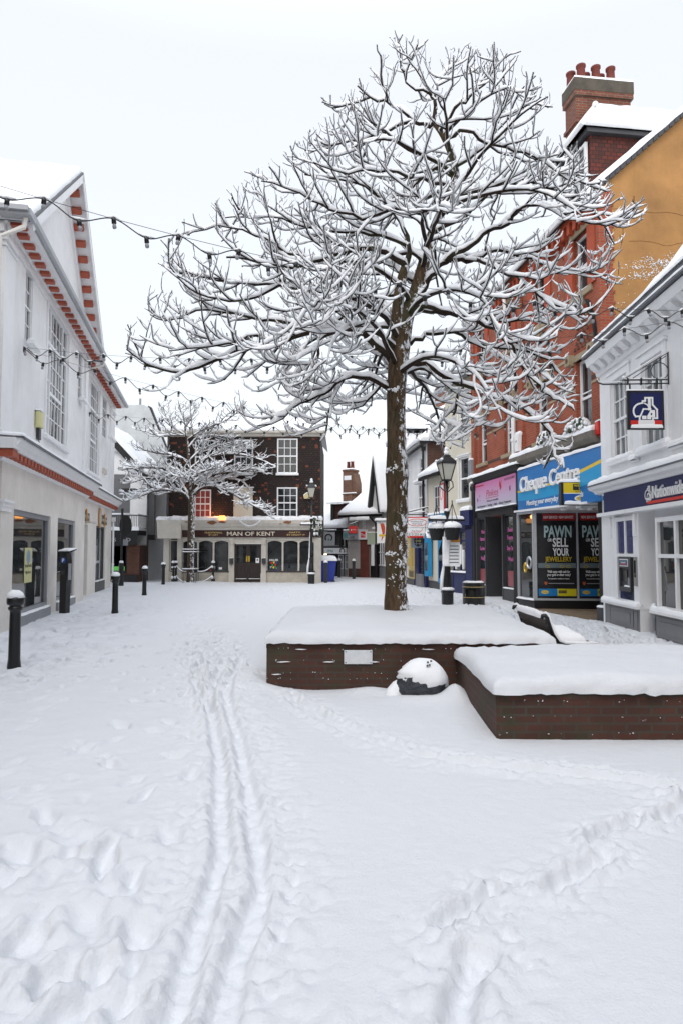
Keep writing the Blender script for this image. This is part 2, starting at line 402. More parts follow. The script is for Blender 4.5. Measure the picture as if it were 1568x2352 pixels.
def window(root, x0, x1, z0, z1, cols=2, rows=2, y=.06, fr=.06, mu=.022, mat='white', glass='glass', rail=None, sill=True, sillsnow=.05, surround=0., sm='white', name='window', sy=0., lights=None, sillmat=None):
    mb = MB()
    mb.box(x0, x0 + fr, y, y + .07, z0, z1); mb.box(x1 - fr, x1, y, y + .07, z0, z1)
    mb.box(x0 + fr, x1 - fr, y + .002, y + .068, z1 - fr, z1); mb.box(x0 + fr, x1 - fr, y + .002, y + .068, z0, z0 + fr * 1.2)
    X0, X1, Z0, Z1 = x0 + fr, x1 - fr, z0 + fr * 1.2, z1 - fr
    if rail is None: rail = (z0 + z1) / 2 if rows % 2 == 0 else None
    if rail: mb.box(X0, X1, y + .004, y + .07, rail - fr * .5, rail + fr * .5)
    if lights:                                        # fractions of thick mullions
        for q in lights: xx = X0 + (X1 - X0) * q; mb.box(xx - fr * .5, xx + fr * .5, y + .003, y + .069, Z0, Z1)
    for i in range(1, cols): xx = X0 + (X1 - X0) * i / cols; mb.box(xx - mu / 2, xx + mu / 2, y + .02, y + .06, Z0, Z1)
    for i in range(1, rows): zz = Z0 + (Z1 - Z0) * i / rows; mb.box(X0, X1, y + .022, y + .058, zz - mu / 2, zz + mu / 2)
    if surround:
        w = surround; mb.box(x0 - w, x0 - .001, sy - .035, sy + .01, z0, z1 + w); mb.box(x1 + .001, x1 + w, sy - .035, sy + .01, z0, z1 + w); mb.box(x0, x1, sy - .034, sy + .009, z1 + .001, z1 + w - .001)
        mb.box(x0 - w - .04, x1 + w + .04, sy - .07, sy + .01, z1 + w, z1 + w + .05)
    o = mb.build(name, mat, root)
    MB().quad((x0 + .01, y + .05, z0 + .01), (x1 - .01, y + .05, z0 + .01), (x1 - .01, y + .05, z1 - .01), (x0 + .01, y + .05, z1 - .01)).build('pane', glass, o)
    if sill:
        e = .06 + surround; MB().box(x0 - e, x1 + e, sy - .1, sy + .05, z0 - .09, z0 - .002).build('sill', sillmat or mat, o)
        if sillsnow: ledge_snow(o, x0 - e + .01, x1 + e - .01, sy - .1, sy + .03, z0 - .003, sillsnow, r=.05)
    return o
def shopwin(root, x0, x1, z0, z1, y=.08, fr=.06, mat='grey', glass='shopglass', mull=(), trans=None, name='shop_window', pane=True):
    mb = MB(); mb.box(x0, x0 + fr, y, y + .08, z0, z1); mb.box(x1 - fr, x1, y, y + .08, z0, z1); mb.box(x0 + fr, x1 - fr, y + .002, y + .078, z1 - fr, z1); mb.box(x0 + fr, x1 - fr, y + .002, y + .078, z0, z0 + fr)
    for q in mull: xx = x0 + (x1 - x0) * q; mb.box(xx - fr * .4, xx + fr * .4, y + .004, y + .076, z0 + fr, z1 - fr)
    if trans: mb.box(x0 + fr, x1 - fr, y + .006, y + .074, trans - fr * .4, trans + fr * .4)
    o = mb.build(name, mat, root)
    if pane: MB().quad((x0 + .01, y + .06, z0 + .01), (x1 - .01, y + .06, z0 + .01), (x1 - .01, y + .06, z1 - .01), (x0 + .01, y + .06, z1 - .01)).build('pane', glass, o)
    return o
def downpipe(root, x, y, z0, z1, mat='white', r=.045, hop=True):
    mb = MB().tube([(x, y, z0), (x, y, z1)], r, 8)
    for k in range(int((z1 - z0) / 1.8)): mb.lathe([(r * 1.3, 0), (r * 1.35, .08), (r * 1.3, .1)], (x, y, z0 + .9 + k * 1.8), 8)
    if hop: mb.box(x - .1, x + .1, y - .09, y + .08, z1 - .02, z1 + .18)
    return mb.build('downpipe', mat, root)
# ================================================================ LEFT: white gabled shop
L = Fac('gabled_shop', gnd(9, 1452), gnd(266, 1349), 'long white rendered shop with tall sash windows, a big gable and red block cornices', 'shop building')
r = L.root
X0, XM, XE = -.45, 9.75, 18.5
YU, YF = .12, .32                      # upper wall near part, far part (ground y=0 near, YF far)
# upper walls
H1 = [(1.46, 2.12, 6.66, 8.42), (3.72, 6.5, 4.78, 8.42), (8.2, 8.95, 6.8, 8.42)]
H2 = [(11.55, 14.15, 4.72, 8.4), (15.0, 16.3, 6.64, 8.4)]
mb = MB(); wall_holes(mb, X0, XM, 3.6, 8.75, H1, YU, .14)
wall_holes(mb, XM, XE, 3.6, 8.75, H2, YF, .14); mb.quad((XM, YU, 3.6), (XM, YF, 3.6), (XM, YF, 8.75), (XM, YU, 8.75))
mb.quad((X0, YU, 3.6), (X0, YU, 8.75), (X0, 9, 8.75), (X0, 9, 3.6)); mb.quad((XE, YF, 0), (XE, 9, 0), (XE, 9, 8.75), (XE, YF, 8.75))
mb.build('upper_wall', 'whitewall', r)
# ground floor walls
G1 = [(.5, 4.1, .02, 2.62), (5.0, 7.6, .02, 2.64)]
G2 = [(10.55, 11.95, 0.02, 2.68), (13.95, 16.5, .02, 2.74)]
mb = MB(); wall_holes(mb, X0, 9.3, -.3, 3.6, G1, 0, .45); wall_holes(mb, 9.3, XE, -.3, 3.6, G2, YF, .45)
mb.quad((9.3, 0, -.3), (9.3, YF, -.3), (9.3, YF, 3.6), (9.3, 0, 3.6)); mb.quad((X0, 0, -.3), (X0, 0, 3.6), (X0, 9, 3.6), (X0, 9, -.3))
mb.build('ground_floor_wall', 'cream', r)
# end piers and pilasters
mb = MB()
for a, b, y in ((X0 - .02, .32, YU), (9.3, XM + .02, YU), (17.15, XE + .02, YF)):
    mb.box(a, b, y - .07, y + .2, 4.1, 8.2); mb.box(a - .05, b + .05, y - .12, y + .2, 8.2, 8.3); mb.box(a - .03, b + .03, y - .1, y + .2, 8.08, 8.12); mb.box(a - .05, b + .05, y - .12, y + .2, 4.02, 4.2)
build_each(mb, 'pilaster', 'white', r)
mb = MB(); mb.box(X0 - .06, .2, -.06, .3, 2.62, 2.7); mb.box(X0 - .04, .18, -.04, .3, 2.52, 2.62); mb.box(X0 - .09, .23, -.09, .3, 2.7, 2.76); mb.build('pier_capital', 'white', r)
# lower cornice: moulded body, lead top, red blocks
def cornice(x0, x1, y, zb, name_s):
    prof = [(y + .1, zb), (y - .06, zb), (y - .1, zb + .05), (y - .1, zb + .19), (y - .28, zb + .2), (y - .3, zb + .26), (y - .36, zb + .3), (y - .44, zb + .4), (y - .46, zb + .46), (y + .1, zb + .5)]
    MB().xprism(prof, x0, x1).build('cornice', 'white', r)
    MB().xprism([(y + .1, zb + .503), (y - .5, zb + .463), (y - .5, zb + .41), (y - .475, zb + .41), (y - .475, zb + .44), (y + .1, zb + .47)], x0 - .03, x1 + .03).build('lead_flashing', 'lead', r)
    mb = MB(); n = int((x1 - x0) / .31)
    for i in range(n): xx = x0 + .08 + i * (x1 - x0 - .1) / n; mb.box(xx, xx + .19, y - .25, y - .09, zb + .055, zb + .185)
    build_each(mb, 'red_block', 'terracotta', r)
    ledge_snow(r, x0, x1, y - .46, y + .12, zb + .49, .09, r=.08, step=.2, wob=.04)
cornice(X0 - .3, 9.6, 0, 3.55, 'near'); cornice(9.62, XE + .3, YF, 3.6, 'far')
MB().box(X0 - .4, X0 - .05, -.3, 3, 3.6, 3.75).build('end_blocks', 'terracotta', r)
MB().box(X0 - .45, X0 - .02, -.35, 3, 3.76, 3.98).build('end_cornice', 'white', r)
# eaves: frieze, soffit, red modillions, gutter
def eaves(x0, x1, y, z, zb):
    MB().xprism([(y + .05, zb), (y - .05, zb), (y - .05, zb + .2), (y - .1, zb + .24), (y - .1, z), (y - .52, z), (y - .55, z + .1), (y + .05, z + .1)], x0, x1).build('eaves_board', 'white', r)
    mb = MB(); n = int((x1 - x0) / .5)
    for i in range(n): xx = x0 + .1 + i * (x1 - x0 - .1) / n; mb.box(xx, xx + .2, y - .36, y - .14, z - .08, z - .003)
    build_each(mb, 'modillion', 'terracotta', r)
    MB().xprism([(y - .55, z + .12), (y - .66, z + .12), (y - .64, z + .03), (y - .57, z)], x0, x1).build('gutter', 'lightgrey', r)
eaves(X0 - .1, XM + .1, YU, 8.62, 8.36); eaves(XM + .12, XE + .2, YF, 8.6, 8.36)
# gable in the plane of the street front
AP, GL, GR, ZA, ZG = 5.15, -.3, 9.9, 12.8, 8.76
mb = MB(); yg = YU - .06
mb.prism([(GL + .1, ZG), (GR - .1, ZG), (AP, ZA - .12)], yg, yg + .2); mb.build('gable_wall', 'whitewall', r)
sl = math.hypot(GR - AP, ZA - ZG)
def rake(xa, za, xb, zb, nm, off0, off1, y0, y1, mat, ext=0.):
    dx, dz = xb - xa, zb - za; l = math.hypot(dx, dz); ux, uz = dx / l, dz / l; nx, nz = -uz, ux
    if nz < 0: nx, nz = -nx, -nz
    MB().prism([(xa + nx * off0, za + nz * off0), (xb + ux * ext + nx * off0, zb + uz * ext + nz * off0), (xb + ux * ext + nx * off1, zb + uz * ext + nz * off1), (xa + nx * off1, za + nz * off1)], y0, y1).build(nm, mat, r)
    return ux, uz, nx, nz
for (xb, sgn) in ((GR, 1), (GL, -1)):
    rake(AP, ZA, xb, ZG, 'bargeboard', -.38, -.04, yg - .08, yg, 'white', .2)
    ux, uz, nx, nz = rake(AP, ZA, xb, ZG, 'verge_soffit', -.1, -.02, yg - .48, yg - .081, 'white', .2)
    rake(AP, ZA, xb, ZG, 'verge_tiles', .0, .05, yg - .52, yg - .0, 'darkgrey', .25)
    rake(AP, ZA, xb, ZG, 'verge_board', -.2, -.005, yg - .52, yg - .485, 'white', .2)
    mb = MB(); n = 12; l = math.hypot(xb - AP, ZG - ZA)
    for i in range(n):
        q = (i + .8) / n * l; x, z = AP + ux * q, ZA + uz * q
        a = [(x - nx * .24, z - nz * .24), (x + ux * .19 - nx * .24, z + uz * .19 - nz * .24), (x + ux * .19 - nx * .105, z + uz * .19 - nz * .105), (x - nx * .105, z - nz * .105)]
        mb.prism(a, yg - .36, yg - .09)
    build_each(mb, 'modillion', 'terracotta', r)
# roof planes of the cross gable and of the far range, under snow
mb = MB(); D = 9.
mb.quad((GL - .3, yg - .5, ZG - .2), (AP, yg - .5, ZA), (AP, D, ZA), (GL - .3, D, ZG - .2)); mb.quad((AP, yg - .5, ZA), (GR + .3, yg - .5, ZG - .2), (GR + .3, D, ZG - .2), (AP, D, ZA))
mb.quad((XM, YF - .5, 8.8), (XE + .2, YF - .5, 8.8), (XE + .2, 5, 11.), (XM, 5, 11.)); mb.quad((XE + .2, YF - .5, 8.8), (XE + .2, 9, 8.8), (XE + .2, 5, 11.), (XE + .2, 5, 11.))
rf = mb.build('roof', 'darkgrey', r)
mb = MB(); nl = Vector((-(ZA - ZG), 0, AP - GL)).normalized(); nr = Vector(((ZA - ZG), 0, GR - AP)).normalized()
snow_quad(mb, (GL - .3, yg - .47, ZG - .18), (AP, yg - .47, ZA + .05), (AP, D, ZA + .05), (GL - .3, D, ZG - .18), .16, nl, .12, .4, (0, 1, 0, 1))
snow_quad(mb, (AP, yg - .4, ZA + .06), (GR + .3, yg - .4, ZG - .1), (GR + .3, D, ZG - .1), (AP, D, ZA + .06), .14, nr, .12, .4, (1, 0, 0, 1))
snow_quad(mb, (XM, YF - .5, 8.82), (XE + .2, YF - .5, 8.82), (XE + .2, 5, 11.02), (XM, 5, 11.02), .14, (0, -.4, .9), .12, .4, (1, 0, 0, 1))
mb.build('roof_snow', 'snow', r, True)
# corner gutter box and pipes
mb = MB(); mb.box(X0 - .42, X0 + .02, YU - .64, YU - .02, 8.6, 8.74); mb.xprism([(YU - .6, 8.66), (4, 8.66), (4, 8.76), (YU - .6, 8.76)], X0 - .5, X0 - .4); mb.build('gutter', 'lightgrey', r)
ledge_snow(r, X0 - .4, X0, YU - .62, YU + .1, 8.74, .06)
MB().tube([(X0 - .25, YU - .5, 8.6), (X0 - .25, YU - .48, 8.4), (X0 - .38, YU - .05, 8.1), (X0 - .38, YU - .06, 4.2)], .055, 8).build('downpipe', 'cream', r)
MB().tube([(XM + .35, YU - .55, 8.66), (XM + .35, YU - .5, 8.4), (XM + .2, YU - .02, 8.2), (XM + .16, YF - .08, 4.1)], .05, 8).build('downpipe', 'cream', r)
downpipe(r, XE - .12, YF - .1, .1, 3.1, 'white'); downpipe(r, 9.42, YF - .06, .1, 3.3, 'creampaint', .03, False)
# windows
window(r, 1.46, 2.12, 6.66, 8.42, 2, 4, YU + .03, .05, .03)
window(r, 8.2, 8.95, 6.8, 8.42, 2, 4, YU + .03, .05, .03)
window(r, 15.0, 16.3, 6.64, 8.4, 3, 4, YF + .03, .05, .03)
for (a, b, c, d, y) in ((3.72, 6.5, 4.78, 8.42, YU), (11.55, 14.15, 4.72, 8.4, YF)):
    o = window(r, a, b, c, d, 6, 7, y + .03, .09, .03, rail=7.4 if y == YU else 7.3, lights=(.2, .8), sy=y, glass='glass', surround=.12)
    MB().box(a + .65, b - .65, y + .025, y + .11, 6.0, 6.09).build('meeting_rail', 'white', o)
shopwin(r, .5, 4.1, .22, 2.62, .05, .12, 'grey'); shopwin(r, 5.0, 7.6, .24, 2.64, .05, .12, 'grey')
shopwin(r, 13.95, 16.5, .42, 2.74, YF + .06, .07, 'darkgrey', 'greyglass')
for a, b, z, y in ((.5, 4.1, .22, -.06), (5.0, 7.6, .24, -.06), (13.95, 16.5, .42, YF - .02)):
    MB().box(a + .01, b - .01, y, y + .3, -.2, z).build('stall_riser', 'grey' if z < .4 else 'darkgrey', r); ledge_snow(r, a + .03, b - .03, y, y + .24, z, .035, r=.04)
dr = MB().box(10.56, 11.94, YF + .3, YF + .36, 0, 2.66).build('door', 'cream', r)
MB().box(10.75, 11.8, YF + .285, YF + .3, .3, 2.5).build('pane', 'greyglass', dr); MB().box(10.57, 11.93, YF + .27, YF + .299, -.1, .28).build('kick_plate', 'darkgrey', dr)
# notice stuck in the first shop window
n_ = L.thing('window_notice', 2.25, .1, 1.35, 'pale yellow moving notice stuck inside the first white shop window', 'notice')
MB().box(-.36, .36, -.004, 0, -.42, .42).build('paper', newmat('notice_paper', (.55, .55, .26), .4), n_)
for k, (s_, w_) in enumerate((("WE HAVE MOVED", .6), ("High Street", .5))): text(n_, s_, 0, -.05 - .15 * k, -.006, .07, 'darkgrey', w_, .002, anchor='c')
mb = MB(); mb.prism([(.17 * math.cos(a * .3), .2 + .17 * math.sin(a * .3)) for a in range(21)], -.006, -.004); mb.build('emblem', newmat('notice_blue', (.2, .3, .45), .4), n_)
# shop lettering: two dark green and amber signs
def edge_sign(x, y, z, lab, roundel):
    t_ = L.thing('shop_sign', x, y, z, lab, 'sign')
    MB().box(-.02, .75, -.05, -.02, -.2, .18).build('board', newmat('sign_green', (.035, .06, .05), .5), t_)
    MB().box(.95, 1.5, -.05, -.02, -.2, .12).build('board', 'darkgrey', t_)
    MB().box(.77, .93, -.06, -.02, -.28, .26).build('stripe', newmat('sign_amber', (.7, .3, .03), .5), t_)
    text(t_, 'Evening', .06, -.08, -.052, .17, 'creampaint', .62, .004); text(t_, 'Edge', 1.0, -.08, -.052, .17, 'creampaint', .44, .004)
    if roundel:
        MB().prism([(-.5 + .3 * math.cos(a * math.pi / 12), .02 + .42 * math.sin(a * math.pi / 12)) for a in range(24)], -.07, -.02).build('roundel', newmat('roundel_tan', (.55, .33, .16), .5), t_)
        MB().prism([(-.5 + .17 * math.cos(a * math.pi / 12), .02 + .24 * math.sin(a * math.pi / 12)) for a in range(24)], -.08, -.0701).build('roundel_centre', 'creampaint', t_)
    return t_
edge_sign(10.5, YF, 3.0, 'dark green and amber shop sign over the recessed doorway, without a roundel', False)
edge_sign(15.1, YF, 3.05, 'dark green and amber shop sign with a tan roundel over the end window', True)
b_ = L.thing('sign_lamp', 10.7, YF - .35, 2.74, 'thin cream strip lamp on arms below the doorway sign', 'lamp')
MB().tube([(-.7, 0, 0), (.75, 0, 0)], .04, 6).build('tube_housing', 'creampaint', b_); MB().tube([(-.5, 0, 0), (-.5, .34, 0)], .015, 5).build('arm', 'creampaint', b_); MB().tube([(.5, 0, 0), (.5, .34, 0)], .015, 5).build('arm', 'creampaint', b_)
# yellow box on the wall
b_ = L.thing('alarm_box', 2.75, YU, 5.02, 'pale yellow alarm box with a snow cap between two upper windows of the white shop', 'alarm box')
MB().bevbox(-.17, .17, -.15, -.0, -.22, .2, .04).build('cover', newmat('pale_yellow', (.62, .6, .3), .4), b_)
MB().box(.02, .22, -.08, -.0, -.5, -.225).build('junction_box', 'darkgrey', b_); MB().tube([(.1, -.05, -.5), (.2, -.05, -.65), (.05, -.03, -.75), (.0, -.03, -1.0)], .012, 5).build('cable', 'black', b_)
ledge_snow(b_, -.17, .17, -.15, 0, .2, .05)
b_ = L.thing('wall_lights', 15.2, YF, 5.15, 'small pair of square bracket lights under the end window', 'lamp')
for k in (0, .5): MB().box(k, k + .14, -.12, 0, -.12, .12).build('lamp_box', 'creampaint', b_)

# ================================================================ PUB
YP = gnd(560, 1338)[1]
P = Fac('corner_pub', (-9.42, YP), (-1.14, YP), 'dark tile-hung pub with a cream shopfront and lettered brown fascia', 'pub')
PUB = P; r = P.root; W = P.w
def px2(px, py): a = at(px, py, YP); return (a.x + 9.42, a.z)
hw = [(5.95, 7.06, 5.86, 7.78), (5.95, 7.06, 3.45, 5.12), (1.5, 2.6, 5.86, 7.7), (1.5, 2.4, 3.45, 5.0), (3.62, 4.65, 5.86, 7.72)]
mb = MB(); wall_holes(mb, 0, W, 2.9, 8.0, hw, 0, .1); mb.quad((W, 0, -.2), (W, 8, -.2), (W, 8, 8), (W, 0, 8)); mb.quad((0, 0, -.2), (0, 0, 8), (0, 8, 8), (0, 8, -.2)); mb.build('upper_wall', 'tile', r)
for i, (a, b, c, d) in enumerate(hw):
    window(r, a, b, c, d, 3, 4, .0, .07, .035, glass='curtain' if i == 3 else 'glass', rail=(c + d) / 2)
bp = MB().box(3.62, 4.65, -.02, .05, 3.42, 5.08).build('blocked_window', 'creamwall', r); MB().box(3.56, 4.71, -.05, .0, 5.081, 5.15).build('lintel', 'white', bp)
# eaves and roof
MB().xprism([(.02, 7.86), (-.1, 7.9), (-.12, 8.0), (-.28, 8.06), (-.3, 8.16), (.02, 8.16)], -.2, W + .2).build('eaves_board', 'creampaint', r)
mb = MB(); mb.quad((-.25, -.3, 8.17), (W + .25, -.3, 8.17), (W - 1.5, 4, 9.6), (1.5, 4, 9.6)); mb.quad((W + .25, -.3, 8.17), (W + .25, 8, 8.17), (W - 1.5, 4, 9.6), (W - 1.5, 4, 9.6)); mb.quad((-.25, 8, 8.17), (-.25, -.3, 8.17), (1.5, 4, 9.6), (1.5, 4, 9.6)); mb.build('roof', 'darkgrey', r)
mb = MB(); snow_quad(mb, (-.25, -.3, 8.17), (W + .25, -.3, 8.17), (W - 1.5, 4, 9.6), (1.5, 4, 9.6), .17, (0, -.2, 1), .15, .4, (0, 0, 0, 0)); mb.build('roof_snow', 'snow', r, True)
downpipe(r, .1, -.06, 3.4, 7.9, 'darkgrey', .045, False)
# cornice over the shopfront
MB().xprism([(.1, 2.8), (-.42, 2.8), (-.45, 2.9), (-.55, 3.0), (-.62, 3.15), (-.64, 3.32), (.1, 3.38)], -.1, W + .12).build('cornice', 'creampaint', r)
MB().prism([(-.28, 2.35), (.95, 2.35), (.95, 3.3), (-.34, 3.3)], -.66, -.1).build('corner_cornice', 'creampaint', r)
mb = MB(); snow_quad(mb, (-.38, -.62, 3.32), (W + .14, -.62, 3.32), (W + .14, .05, 3.4), (-.38, .05, 3.4), .17, (0, 0, 1), .09, .14, (0, 0, 0, 1), wob=.07, nz=.5)
for k in range(26):
    x = rnd.uniform(0, W); mb.ball((x, -.6 + rnd.uniform(-.03, .1), 3.42), rnd.uniform(.05, .11), 8, 5, .8)
mb.build('snow_cap', 'snow', r, True)
mb = MB()
for k in range(70):
    x = rnd.choice([rnd.uniform(.2, 2), rnd.uniform(3.8, 5.2), rnd.uniform(3, W)]); l = rnd.uniform(.05, .16); mb.tube([(x, -.66, 3.33), (x, -.66, 3.33 - l)], [.012, .002], 4)
mb.build('icicles', newmat('ice', (.75, .8, .85), .15), r)
# peeling paint patches
mb = MB()
for (x, z, s_) in ((2.6, 3.2, .3), (3.1, 3.22, .22), (6.6, 3.2, .22), (7.6, 3.17, .25), (6.2, 3.12, .08), (1.2, 3.22, .1)):
    pl = [(x + s_ * (.7 + .5 * rnd.random()) * math.cos(a * .7), z + .33 * s_ * (.6 + .7 * rnd.random()) * math.sin(a * .7)) for a in range(9)]; mb.prism(pl, -.66, -.635)
build_each(mb, 'bare_patch', newmat('bare_wood', (.22, .09, .04), .8), r)
# ground floor: piers, stall risers, windows, doors
mb = MB(); mb.box(-.1, .2, -.1, .3, -.2, 2.36); mb.box(.68, .92, -.3, .3, -.2, 2.36); mb.box(3.46, 3.72, -.34, .3, -.2, 2.4); mb.box(5.16, 5.42, -.34, .3, -.2, 2.4); mb.box(8.02, W + .06, -.3, .3, -.2, 2.4)
mb.box(.92, 8.02, -.28, .3, 2.26, 2.42); mb.box(3.722, 5.158, -.33, .3, 2.08, 2.258)
for x in (3.44, 5.14): mb.box(x, x + .3, -.38, -.34, 0, .5); mb.box(x + .04, x + .26, -.4, -.34, 2.05, 2.2)
build_each(mb, 'pilaster', 'creampaint', r)
mb = MB(); mb.box(.92, 3.46, -.26, .3, -.2, .56); mb.box(5.42, 8.02, -.26, .3, -.2, .56); mb.box(.2, .68, -.2, .3, -.2, .56); build_each(mb, 'stall_riser', brickmat('cream_brick', (.58, .53, .44), (.55, .5, .42), (.5, .46, .38)), r)
mb = MB(); mb.box(.9, 3.45, -.3, -.24, .562, .62); mb.box(5.43, 8.04, -.3, -.24, .562, .62); build_each(mb, 'sill', 'oak', r)
def lights3(x0, x1, z0, z1):
    mb = MB(); w = (x1 - x0) / 3
    for i in range(3):
        a, b = x0 + i * w, x0 + (i + 1) * w; f = .045
        mb.box(a, a + f, -.24, -.16, z0, z1); mb.box(b - f, b, -.24, -.16, z0, z1)
        N_ = 8; top = [(a + f + (b - a - 2 * f) * k / N_, z1 - .13 + .1 * math.sin(math.pi * k / N_) ** .7) for k in range(N_ + 1)]
        mb.prism([(a + f, z1)] + top + [(b - f, z1)], -.238, -.162)
    o = mb.build('shop_window', 'creampaint', r); MB().quad((x0 + .01, -.18, z0), (x1 - .01, -.18, z0), (x1 - .01, -.18, z1 - .01), (x0 + .01, -.18, z1 - .01)).build('pane', 'shopglass', o); return o
lights3(.94, 3.44, .62, 2.26); lights3(5.44, 8.0, .62, 2.26)
sw = shopwin(r, .22, .66, .62, 2.28, -.02, .05, 'creampaint')
for k in (0, 1):
    a = 3.74 + k * .705; o = MB(); o.box(a, a + .1, -.2, -.13, .03, 2.06); o.box(a + .6, a + .7, -.2, -.13, .03, 2.06); o.box(a + .1, a + .6, -.199, -.131, 1.95, 2.06); o.box(a + .1, a + .6, -.199, -.131, .9, 1.05); o.box(a + .1, a + .6, -.199, -.131, .03, .2); o.box(a + .1, a + .6, -.17, -.132, .2, .9); o.box(a + .16, a + .54, -.19, -.17, .28, .8)
    o = o.build('door', 'oak', r); MB().quad((a + .1, -.15, 1.05), (a + .6, -.15, 1.05), (a + .6, -.15, 1.95), (a + .1, -.15, 1.95)).build('pane', 'shopglass', o)
    MB().box(a + (.6 if k == 0 else .02), a + (.68 if k == 0 else .1), -.215, -.2, 1.12, 1.42).build('push_plate', 'brass', o)
    ledge_snow(o, a + .05, a + .65, -.25, -.15, .2, .02, False, 'sill_snow', .02)
MB().box(3.7, 5.18, -.36, .1, -.2, .05).build('door_step', 'greystone', r)
# fascia board with lettering
f_ = P.thing('pub_fascia', 0, -.3, 0, 'dark brown pub fascia board with pale lettering above the doors', 'sign')
MB().box(.95, 8.18, -.08, .02, 2.42, 2.79).build('board', newmat('fascia_brown', (.04, .012, .01), .35), f_)
text(f_, 'MAN OF KENT', 4.62, 2.5, -.081, .22, newmat('pale_gold', (.75, .68, .55), .4), 2.55, .03, bold=.012, anchor='c')
text(f_, 'TRADITIONAL', 2.62, 2.62, -.081, .09, 'gold', .98, .01, anchor='c'); text(f_, 'BY DAY', 2.62, 2.5, -.081, .08, 'gold', .5, .01, anchor='c')
text(f_, 'PARTY', 6.95, 2.63, -.081, .09, 'gold', .62, .01, .25, anchor='c'); text(f_, 'BY NIGHT !!!', 7.0, 2.5, -.081, .09, 'gold', .95, .01, .25, anchor='c')
# lit lamp on the cornice, wall boxes, posters in the windows
l_ = P.thing('fascia_lamp', 3.12, -.62, 3.44, 'lit orange floodlamp sitting in the snow on the pub cornice', 'lamp')
MB().bevbox(-.17, .17, -.1, .1, -.12, .12, .05).build('lens', 'lampglow', l_); MB().box(-.19, .19, .1, .16, -.14, .14).build('housing', 'black', l_)
for px, lab in ((3.46, 'dark outside wall lamp on the pub door pier nearer the small tree'), (5.18, 'dark outside wall lamp on the pub door pier nearer the killer pool window')):
    w_ = P.thing('pier_lamp', px + .13, -.34, 1.15, lab, 'lamp', 'lamps beside the pub doors')
    MB().bevbox(-.1, .1, -.16, 0, -.14, .16, .03).build('housing', 'darkgrey', w_); MB().tube([(0, -.1, -.14), (0, -.1, -.22)], .05, 8).build('lens', 'greyglass', w_); ledge_snow(w_, -.1, .1, -.16, 0, .16, .03)
a_ = P.thing('alarm_box', 7.58, 0, 4.62, 'small cream pentagonal alarm box with snow on the tile-hung pub wall', 'alarm box')
MB().prism([(-.16, -.12), (.16, -.12), (.2, .05), (.0, .2), (-.2, .05)], -.12, -.0).build('cover', newmat('alarm_cream', (.6, .52, .28), .5), a_)
mb = MB(); snow_quad(mb, (-.2, -.12, .06), (.0, -.12, .21), (.0, 0, .21), (-.2, 0, .06), .05); snow_quad(mb, (0, -.12, .21), (.2, -.12, .06), (.2, 0, .06), (0, 0, .21), .05); mb.build('snow_cap', 'snow', a_, True)
k_ = P.thing('window_poster', 5.83, -.2, 1.05, 'painted killer pool lettering with coloured balls on the pub window', 'window sign')
text(k_, 'KILLER', 0, .1, -.004, .11, 'ltr', .48, .003, bold=.02, anchor='c'); text(k_, 'P   L', -.02, -.28, -.004, .11, 'ltr', .36, .003, anchor='c')
for q, (x, z, c) in enumerate(((-.14, 0, 'red'), (.14, 0, 'sky'), (-.08, -.12, 'grn'), (.08, -.1, 'red'), (0, .02, 'yel'), (-.02, -.24, 'yel'), (.05, -.23, 'grn'), (.1, -.42, 'sky'))):
    MB().prism([(x + .055 * math.cos(a * .524), z + .055 * math.sin(a * .524)) for a in range(12)], -.004 - q * .0005, -.001).build('ball', {'red': M['red'], 'sky': M['bluebin'], 'yel': M['yellow'], 'grn': newmat('green', (.02, .3, .05), .5)}[c], k_)
n_ = P.thing('door_notice', 4.95, -.205, 1.18, 'small white no-smoking notice on the pub door glass', 'notice'); MB().box(-.09, .09, -.004, 0, -.13, .13).build('paper', 'ltr', n_); MB().prism([(.05 * math.cos(a * .6), .03 + .05 * math.sin(a * .6)) for a in range(10)], -.006, -.0041).build('symbol', 'darkgrey', n_)
for x, z, w_, h_, m_, lab in ((2.98, .76, .17, .12, 'ltr', 'larger white card standing inside the pub window by the caged tree'), (2.66, .82, .07, .13, 'creampaint', 'narrow cream card beside the white one in the pub window by the caged tree'), (2.45, .68, .08, .07, 'red', 'tiny red card at the bottom of the left pub window')):
    c_ = P.thing('window_card', x, -.19, z, lab, 'card', None); MB().box(-w_ / 2, w_ / 2, -.012, 0, -h_ / 2, h_ / 2).build('card_face', m_, c_)
w_ = P.thing('frosted_garland', 4.6, -.66, 3.3, 'frosted white bow of light garland hanging from the pub cornice', 'garland')
mb = MB(); pts = [(-.55 + 1.1 * i / 14, 0, -.28 * (1 - ((i - 7) / 7) ** 2)) for i in range(15)]; mb.tube(pts, .035, 6)
for p_ in pts: mb.tube([p_, (p_[0], -.01, p_[2] - rnd.uniform(.08, .16))], [.015, .003], 4)
mb.build('strand', 'snow', w_)
# ================================================================ RIGHT: red brick building with two shops
Q = Fac('brick_building', (5.2, 26.7), (6.49, 16.8), 'tall red brick building with pointed stone-trimmed arches, an orange end wall and a big chimney', 'building')
r = Q.root; W = Q.w; ZE = 10.85
wc = [1.07, 3.72, 6.38, 9.02]
H1 = [(c - .42, c + .42, 5.0, 6.78) for c in wc]; H2 = [(c - .45, c + .45, 8.56, 10.15) for c in wc]
mb = MB(); wall_holes(mb, 0, W, 4.3, ZE, H1 + H2, 0, .22); mb.quad((0, 0, -.2), (0, 0, ZE), (0, 9, ZE), (0, 9, -.2)); mb.build('front_wall', 'redbrick', r)
